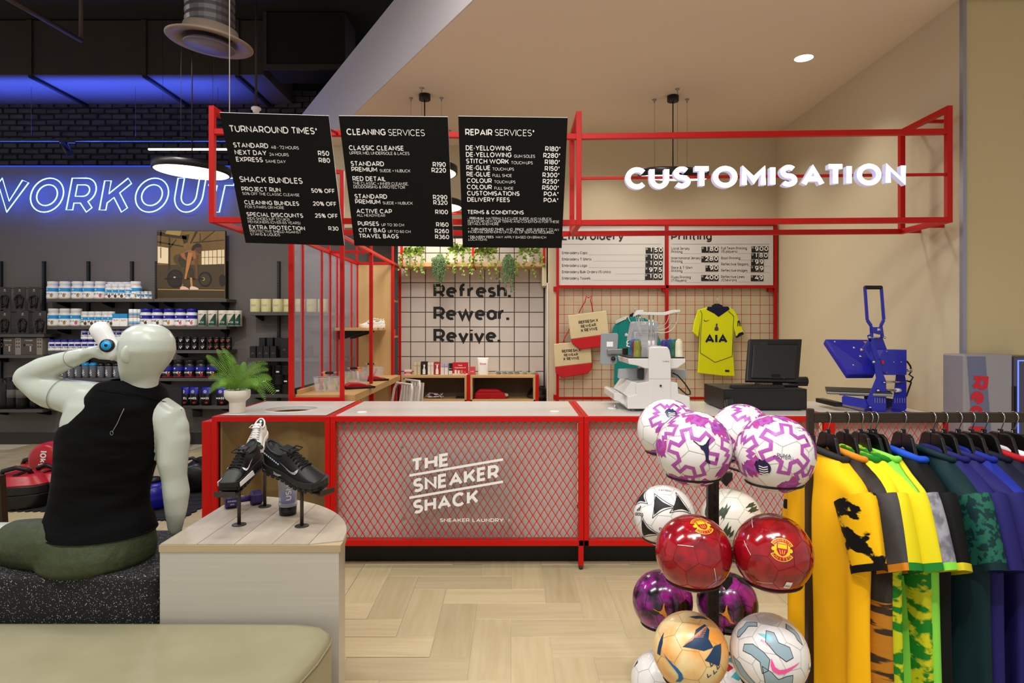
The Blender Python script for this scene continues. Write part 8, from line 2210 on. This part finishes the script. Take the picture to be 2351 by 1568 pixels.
t, o = hanging_jersey('acid yellow jersey with AIA lettering and navy collar', [
 ('body', [(1602, 712), (1624, 705), (1674, 704), (1686, 712), (1687, 742), (1683, 800), (1687.5, 864), (1660, 863), (1602, 856.5), (1606, 800), (1608, 742)], c_ye, 0),
 ('sleeve', [(1603, 712), (1608.5, 740), (1603.5, 774), (1590, 762), (1594, 738)], c_ye, .004), ('sleeve', [(1685, 712), (1692, 722), (1709, 766), (1692, 776), (1685, 750)], c_ye, .004),
 ('collar', [(1625, 704), (1673, 703.5), (1676, 710), (1660, 721), (1650, 728), (1640, 720), (1622, 711)], c_nvy, .006), ('cuff', [(1709, 767), (1692, 776.5), (1690, 773), (1696, 764), (1706, 761)], c_nvy, .007)], (1645, 681), (1645, 864))
ln_ = MB()
for P in ([(1608, 712), (1612, 722), (1609, 760), (1607.5, 810), (1642, 832), (1681, 818), (1683, 760), (1685, 726), (1672, 714)], ):
 v, f = thick(P, 1.1); ln_.add([U(a, b, YT-.004)-o for a, b in v], f)
ln_.build('piping_line', c_nvy, t)
def jtext(t, o, s_, px, py, w_, bold=.03, m_=M_ink, ky=1.0):
 v, f = text_geom(s_, bold, 0, 1, False, 3); x0, x1 = min(p[0] for p in v), max(p[0] for p in v); k = w_*YT/F/(x1-x0); p = U(px, py, YT-.003)-o
 stuff(MB().add([(p.x+(x-x0)*k, p.y, p.z+y*k*ky) for x, y in v], f).build('print', m_, t))
jtext(t, o, 'AIA', 1619, 788, 51, .035, c_nvy)
P = [(-.95,.55),(-1.0,.1),(-.85,-.25),(-.5,-.38),(-.1,-.3),(1.05,.42),(-.05,-.02),(-.45,-.1),(-.72,.05),(-.82,.3)]
MB().poly([U(1623+a*7, 736-b*6, YT-.003)-o for a, b in P]).build('tick_mark', M_ink, t)
MB().poly([U(1645+a, 752+b, YT-.003)-o for a, b in ((0,-10),(3,-8),(1.5,-3),(4,0),(5,6),(0,8),(-5,6),(-4,0),(-1,-3),(-2,-6))]).build('crest', mat('crest_violet', '4a3a58', .6), t)
MB().poly([U(1696+a, 743+b, YT-.009)-o for a, b in ((-3,6),(-3,-5),(0,-8),(3,-5),(4,6),(2,6),(1,-2),(-1,-2),(-1,6))]).build('sleeve_badge', M_ink, t)
flat('hem_label', [(1665, 849), (1674.5, 849.5), (1674.5, 854), (1665, 853.5)], M_ink, t, o, .004, YT-.004, 0)

# ================================================================ shelf plants
M_pot2 = mat('white_planter', 'd6cfc4', .55); M_lf = mat('pothos_leaf', '4f7a20', .5, noise=(25, 'a8b860', .2), spec=.3); M_sc = mat('string_leaf', '3a5c30', .55, noise=(40, '6a8858', .2)); M_lf2 = mat('peperomia_leaf', '55701f', .5, noise=(25, '8a9a40', .25))
zshelf = ZZ(612, 7.25)+.05
def leafy(label, px, Y, seed, m_, potr=.055, poth=.10, trail=4, tl=.26, spread=.14, bush=120):
 rr = random.Random(seed); t = thing('trailing_plant', label, 'potted plant', (XX(px, Y), Y, zshelf), 0, 'trailing plants on the oak shelf')
 MB().lathe([(potr*.82, 0), (potr*.86, .004), (potr, poth), (potr*.94, poth), (potr*.9, poth*.85), (.001, poth*.85)], 20).build('pot', M_pot2, t)
 lf = MB(); st_ = MB()
 def leaf(p, d, s):
  d = d.normalized(); sd_ = d.cross(Vector((0, 1, .3))).normalized(); nn_ = sd_.cross(d)
  lf.add([p, p+d*s*.4+sd_*s*.42+nn_*s*.1, p+d*s*.8+sd_*s*.28, p+d*s*1.15-nn_*s*.1, p+d*s*.8-sd_*s*.28, p+d*s*.4-sd_*s*.42+nn_*s*.1], [(0,1,2,3), (0,3,4,5)], 0, None, True)
 for i in range(bush):
  a, b = rr.uniform(0, 2*PI), rr.uniform(.1, 1.2); r_ = rr.uniform(.02, spread*.75)
  p = Vector((r_*math.cos(a), r_*math.sin(a)*.6-.01, poth+.07*math.cos(b)*rr.uniform(.2, 1.4))); leaf(p, Vector((math.cos(a), math.sin(a)-.6, rr.uniform(-.7, .6))), rr.uniform(.034, .050))
 for k in range(trail):
  x0 = (k/(trail-1)-.5)*2*spread*.9 if trail > 1 else 0; L_ = tl*rr.uniform(.6, 1.1); pts = []
  for i in range(10):
   u = i/9; pts.append(Vector((x0*(.35+.65*min(1, u*2.2))+.012*math.sin(i*1.3+k), -.03-.13*min(1, u*2.4), poth+.02-L_*max(0, u-.12)*1.25)))
  st_.tube(pts, .0022, 5)
  for p in pts[1:]:
   for q_ in range(3): leaf(p+Vector((rr.uniform(-.008, .008), 0, rr.uniform(-.008, .008))), Vector((rr.uniform(-1, 1), rr.uniform(-.9, .1), rr.uniform(-.8, .2))), rr.uniform(.024, .038))
 stuff(lf.build('leaves', m_, t)); stuff(st_.build('stems', M_stem, t))
 return t
def stringy(label, px, Y, seed, strands, tl):
 rr = random.Random(seed); t = thing('trailing_plant', label, 'potted plant', (XX(px, Y), Y, zshelf), 0, 'trailing plants on the oak shelf')
 MB().lathe([(.04, 0), (.05, .06), (.046, .06), (.001, .05)], 18).build('pot', mat('dark_planter', '3a4038', .6), t)
 lf = MB(); st_ = MB()
 for k in range(strands):
  a = rr.uniform(-.2*PI, 1.2*PI)+PI; r_ = rr.uniform(.03, .075); L_ = tl*rr.choice((.35, .5, .6, .75, 1.0)); pts = []
  x0, y0 = r_*math.cos(a)*1.0, -abs(r_*math.sin(a))*1.0-.03
  for i in range(16):
   u = i/15; out = min(1, u*3); pts.append(Vector((x0*out+.006*math.sin(i+k), y0*out-.12*min(1, max(0, u-.08)*4), .075+.02*math.sin(min(1, u*5)*PI)-L_*max(0, u-.1))))
  st_.tube(pts, .0014, 4)
  for i, p in enumerate(pts):
   for q_ in range(4):
    d = Vector((rr.uniform(-1, 1), rr.uniform(-1, 1), rr.uniform(-.8, .3))).normalized()*.009; c = p+d*.8+Vector((0, 0, rr.uniform(-.008, .008)))
    s = .0055; lf.add([c+Vector((s,0,0)), c+Vector((0,-s,0)), c+Vector((-s,0,0)), c+Vector((0,0,s*1.3)), c+Vector((0,0,-s*1.3))], [(0,1,3),(1,2,3),(1,0,4),(2,1,4)], 0, None, True)
 stuff(lf.build('beads', M_sc, t)); stuff(st_.build('strands', M_sc, t))
leafy('leafy trailing plant in a white pot at the left end of the oak shelf', 949, 7.36, 1, M_lf)
stringy('bead strand plant with a long tail above the letter R', 1011, 7.36, 2, 34, .44)
leafy('tall bushy trailing plant between the menu boards', 1056, 7.36, 3, M_lf, .05, .13, 4, .32, .15, 110)
leafy('leafy plant in a white pot right of the red shelf divider', 1115, 7.36, 4, M_lf2, .05, .11, 4, .27, .15)
stringy('darker bead strand plant over the word Refresh', 1166, 7.36, 5, 28, .46)
leafy('leafy plant in a rounded white pot at the right shelf end', 1214, 7.36, 6, M_lf2, .065, .12, 4, .28, .16, 40)

# ================================================================ products on the display bench
zb_ = 1.046; YBN = 7.32
def bx_(label, pxa, pxb, h_px, hexc, word=None, tcol=M_wink, bottle=False, band=None, Y=YBN):
 xa_, xb_ = XX(pxa, Y), XX(pxb, Y); w_ = xb_-xa_-.002; h_ = h_px*Y/F
 t = thing('care_product', label, 'box', ((xa_+xb_)/2, Y, zb_), 0, 'shoe care products on the bench')
 MB().box(-w_/2, w_/2, -.03, .03, 0, h_).build('box', mat('pack_'+hexc, hexc, .45), t, .001)
 if band: MB().box(-w_/2-.0005, w_/2+.0005, -.0308, .03, h_*band[1], h_*band[2]).build('band', mat('pack_'+band[0], band[0], .45), t)
 if bottle:
  MB().box(-.016, .016, -.0318, -.030, .006, h_*.42).build('bottle_print', mat('pack_e6e2de', 'e6e2de', .45), t); MB().prism([(-.010, h_*.42), (.010, h_*.42), (.006, h_*.60), (.012, h_*.66), (.010, h_*.76), (-.008, h_*.76), (-.005, h_*.58)], -.0318, -.030).build('spray_print', M_wink, t)
 if word:
  m = MB()
  for i, (s_, sz_, zf) in enumerate(word): m.text(s_, sz_, face_M((0, -.0322, h_*zf)), 0, 'C', .02)
  stuff(m.build('lettering', tcol, t))
 return t
R_ = mat('pack_red_text', 'b01c22', .5)
bx_('small white and red tag pack at the left end of the bench', 929, 946, 11, 'e4dcd8', [('WIPES', .018, .2)], M_wink, band=('c0202a', .15, .6))
bx_('first beige shoe care carton on the bench', 951, 958.3, 27, 'c9bf9c', [('Shoe', .014, .72)], R_)
bx_('second beige shoe care carton beside the black spray', 959, 966.5, 27, 'c9bf9c', [('Shoe', .014, .72)], R_)
bx_('black carton with a white spray bottle picture', 967, 982, 30, '161414', [('Shack', .016, .78)], R_, True)
bx_('first cream carton with a spray picture', 982.5, 989.5, 27, 'ddd4c8', [('Shoe', .012, .74)], R_)
bx_('second cream carton beside the red spray carton', 990, 996.5, 27, 'ddd4c8', [('Shoe', .012, .74)], R_)
bx_('red carton with a white spray bottle picture', 997, 1011.5, 29, 'a8201c', [('Shack', .016, .78)], M_wink, True)
bx_('first slim white carton with lilac top', 1012, 1020.5, 25, 'd8d4d0', [('Shoe', .012, .72)], R_, band=('a8a4c0', .66, 1.001))
bx_('second slim white carton with lilac top', 1021, 1029.5, 25, 'd8d4d0', [('Shoe', .012, .72)], R_, band=('a8a4c0', .66, 1.001))
bx_('small black and white carton before the cleaning kit', 1031, 1039, 26, '141314', [('Shoe', .012, .5)], M_wink, band=('d8d4d0', .02, .35))
kit = bx_('wide red cleaning kit box on the bench', 1039.5, 1075, 28, 'c01420', [('Shoe', .020, .72), ('CLEANING KIT', .020, .52)], M_wink, band=('e4dcd4', .0, .10))
for i, (x, h_, hx) in enumerate(((-.065, .055, 'e4dcd4'), (-.03, .05, 'd8d0cc'), (.005, .052, 'c08858'), (.04, .045, 'd84850'))): MB().box(x, x+.024, -.0335, -.0305, .008, h_).build('content_print', mat('pack_'+hx, hx, .5), kit)
bx_('small coral red carton right of the cleaning kit', 1077, 1091.5, 18, 'c4444a', [('CARE', .016, .35)], M_wink)
pch = thing('wipes_pouch', 'white stand up wipes pouch on the bench', 'pouch', (XX(1109, YBN), YBN, zb_), 0, 'shoe care products on the bench')
v = []; rows = ((0, .5, .028), (.35, .5, .03), (.75, .52, .018), (.92, .55, .006), (1, .55, .003)); n = 14
for u, a, d in rows:
 for j in range(n): t_ = 2*PI*j/n; v.append((.122*a*math.cos(t_), d*math.sin(t_), .195*u))
MB().add(v, [(i*n+j, i*n+(j+1) % n, (i+1)*n+(j+1) % n, (i+1)*n+j) for i in range(4) for j in range(n)] + [tuple(4*n+j for j in range(n))], 0, None, True).build('bag', M_whitep, pch)
m = MB(); m.text('Shoe', .032, face_M((0, -.032, .115)), 0, 'C', .02); stuff(m.build('lettering', R_, pch))
for i, px in enumerate((1144, 1158, 1172, 1187, 1204, 1224)):
 t = thing('lace_pack', '%s clear packed lace bundle on the right of the bench' % ORD[i], 'lace pack', (XX(px, YBN), YBN, zb_), 0, 'packed laces on the bench')
 cl_ = ('2c3430', '5c584c', '4a4c40', '1c2224', '8a9450', '9aa44c')[i]
 MB().tube([(.028*math.cos(i2*.9)*(1-.03*i2), .02*math.sin(i2*.9), .012+.0016*i2) for i2 in range(16)], .006, 6).build('laces', mat('lace_'+cl_, cl_, .7), t)
 MB().sphere((0, 0, .024), (.042, .03, .024), 14, 8).build('wrap', mat('thin_wrap', 'd8dcdc', .08, alpha=.22), t)
# bay contents
zbay = .766; YB_ = 7.38
br1 = thing('shoe_brush', 'white shoe brush in the left bay', 'brush', (XX(940, YB_), YB_, zbay)); MB().prism([(-.05, 0), (.05, 0), (.035, .032), (-.035, .032)], -.025, .025).build('handle', M_whitep, br1, .004); MB().box(-.045, .045, -.02, .02, 0.001, .008).build('bristles', M_canv, br1)
br2 = thing('shoe_brush', 'black shoe brush in the left bay', 'brush', (XX(1057, YB_), YB_, zbay)); MB().prism([(-.055, 0), (.055, 0), (.05, .036), (-.04, .036)], -.025, .025).build('handle', M_black, br2, .004); MB().box(-.045, .045, -.02, .02, 0.001, .008).build('bristles', M_blackm, br2)
rg_ = thing('lace_heap', 'heap of white, red and blue laces in the left bay', 'laces', (XX(998, YB_), YB_, zbay))
for k, (hx, sd_) in enumerate((('ddd8d4', 1), ('b01c2c', 2), ('1c2460', 3), ('e4e0dc', 4))):
 rr = random.Random(sd_); MB().tube([(rr.uniform(-.11, .11)*(1 if k in (0, 3) else .8), rr.uniform(-.05, .05), .012+rr.uniform(0, .05)*(1-abs(i-12)/14)) for i in range(24)], .008, 6).build('lace', mat('heap_'+hx, hx, .8), rg_)
fb = thing('folded_bag', 'folded red fabric bags in the right bay', 'bag', (XX(1125, YB_), YB_, zbay))
for k in range(4):
 w_ = .20-.008*k; z = .018*k; MB().prism([(-w_, z), (w_, z), (w_-.02, z+.017), (-w_+.05-.01*k, z+.017)], -.08, .08).build('fold', M_rcan, fb, .006)
MB().prism([(-.16, .072), (.15, .072), (.09, .105), (-.12, .108)], -.07, .07).build('top_fold', M_rcan, fb, .010)
MB().prism([(.17, .01), (.215, .03), (.21, .05), (.15, .06)], -.04, .05).build('canvas_corner', M_canv, fb, .004)
bn = thing('waste_bin', 'round black bin at the right end of the tiled wall', 'bin', (XX(1259, 7.46)-.12, 7.46, 0))
# ---------------------------------------------------------------- round black tub leaning by the pier
MB().lathe([(.09, 0), (.10, .01), (.13, .78), (.128, .80), (.118, .83), (.08, .88), (.001, .90)], 28).build('bin_body', M_black, bn)
MB().lathe([(.133, .77), (.135, .78), (.135, .80), (.131, .805)], 28).build('rim', M_gun, bn)

# ================================================================ work table contents
M_cl = mat('clear_caddy', 'd4d8d8', .15, alpha=.38); M_tray = mat('tray_black', '141416', .4)
def caddy(label, px, Y, rot, items):
 t = thing('tool_caddy', label, 'caddy', (XX(px, Y), Y, 1.051), rot, 'clear caddies on the work table')
 w_, d_, h_ = .26, .16, .115
 def wall(a, b): 
  MB().add([(a[0]*.88, a[1]*.88, 0), (b[0]*.88, b[1]*.88, 0), (b[0], b[1], h_), (a[0], a[1], h_)], [(0,1,2,3)]).build('side', M_cl, t)
 cs_ = [(-w_/2, -d_/2), (w_/2, -d_/2), (w_/2, d_/2), (-w_/2, d_/2)]
 for i in range(4): wall(cs_[i], cs_[(i+1) % 4])
 MB().add([(x*.88, y*.88, .001) for x, y in cs_], [(0,1,2,3)]).build('bottom', M_cl, t)
 MB().tube([(x, y, h_) for x, y in cs_], .004, 6, True).build('rim', M_cl, t)
 MB().tube([(0, -d_/2*.2, h_*.4), (0, -d_/2*.2, h_), (-.06, 0, h_+.04), (.06, 0, h_+.04), (0, d_*.1, h_)], .007, 6).build('handle', M_cl, t)
 MB().box(-.035, .035, -.010, .010, h_+.028, h_+.048).build('grip', M_black, t, .004)
 for i, (x, y, hx, a) in enumerate(items): MB().tube([(x, y, .01), (x+.05*math.cos(a), y+.02, .09+.03*math.sin(a))], .009, 8).build('tool', mat('tool_'+hx, hx, .5), t)
 return t
caddy('nearest clear caddy of brushes and pens on the work table', 756, 5.42, .35, [(-.08, 0, 'd0342a', .8), (-.05, .03, '3a3a3c', 2.3), (-.02, -.03, '4a9a3c', 2.0), (.06, .02, '3c6a80', .5), (.08, -.02, 'c8b060', 2.6), (-.07, -.03, 'b02838', 1.6)])
caddy('middle clear caddy on the work table', 812, 6.02, .35, [(-.06, 0, '9cc03c', 1.2), (.05, .02, 'd8d8d4', 1.8)])
caddy('rear clear caddy with pink contents on the work table', 851, 6.72, .35, [(.02, 0, 'c02a5c', .3), (.04, .02, 'a82a54', 2.8), (-.05, 0, '8a8a8c', 1.5)])
for nm, px, Y, rz_ in (('nearer black tray with a red cloth on the work table', 822, 5.66, .5), ('rear black tray with a red cloth on the work table', 858, 6.45, .5)):
 t = thing('work_tray', nm, 'tray', (XX(px, Y), Y, 1.051), rz_, 'black trays on the work table')
 MB().box(-.13, .13, -.09, .09, 0, .006).build('tray_base', M_tray, t, .002)
 MB().tube([(-.13, -.09, .012), (.13, -.09, .012), (.13, .09, .012), (-.13, .09, .012)], .007, 6, True).build('tray_rim', M_tray, t)
 MB().prism([(-.11, .007), (.09, .007), (.10, .02), (.02, .045), (-.07, .05), (-.12, .028)], -.06, .06).build('cloth', M_rcan, t, .008)
for nm, px, Y in (('nearer orange cup by the clear sheets', 742, 5.95), ('rear orange cup on the work table', 823, 6.60)):
 t = thing('paint_cup', nm, 'cup', (XX(px, Y), Y, 1.051), 0, 'orange cups on the work table'); MB().lathe([(.028, 0), (.030, .12), (.027, .12), (.025, .02), (.001, .02)], 18).build('cup', mat('cup_orange', 'd8741c', .4), t); MB().lathe([(.031, .115), (.031, .128), (.001, .128)], 18).build('lid', mat('cup_lid_orange', 'e08a2c', .4), t)
# red pot on the shelf tower
rp = thing('red_sign_cube', 'small red printed cube on the oak shelf tower', 'box', (-1.395, 7.30, 1.493)); MB().box(-.012, .03, -.04, .04, 0, .075).build('cube', M_red, rp, .002); MB().box(-.004, .022, -.042, -.040, .02, .055).build('print', M_wink, rp)
# folding chairs leaning at the table
M_ch = mat('white_chair_tube', 'd2cec8', .35)
def chair(label, px, Y, lean):
 t = thing('stacking_chair', label, 'chair', (XX(px, Y), Y, 0), -.9, 'white chairs beside the work table')
 w_ = .19; zt_ = 1.02
 MB().tube([(-w_, 0, 0), (-w_, .02, .5), (-w_*.98, .10, zt_-.06), (-w_*.8, .115, zt_), (w_*.8, .115, zt_), (w_*.98, .10, zt_-.06), (w_, .02, .5), (w_, 0, 0)], .013, 10).build('back_frame', M_ch, t)
 for i in range(5): MB().box(-w_*.62+i*w_*.31-.014, -w_*.62+i*w_*.31+.014, .06, .075, .52, zt_-.01, M=Matrix.Rotation(-.08, 4, 'X') @ Matrix.Translation((0, .03, 0))).build('back_slat', M_ch, t)
 MB().box(-w_, w_, -.36, .02, .45, .48).build('seat', M_ch, t, .006)
 for x in (-w_, w_): MB().tube([(x, -.36, 0), (x, -.34, .45)], .012, 8).build('leg', M_ch, t)
chair('nearer white slatted chair beside the work table', 905, 6.35, .1); chair('rear white slatted chair beside the work table', 925, 6.75, .1)
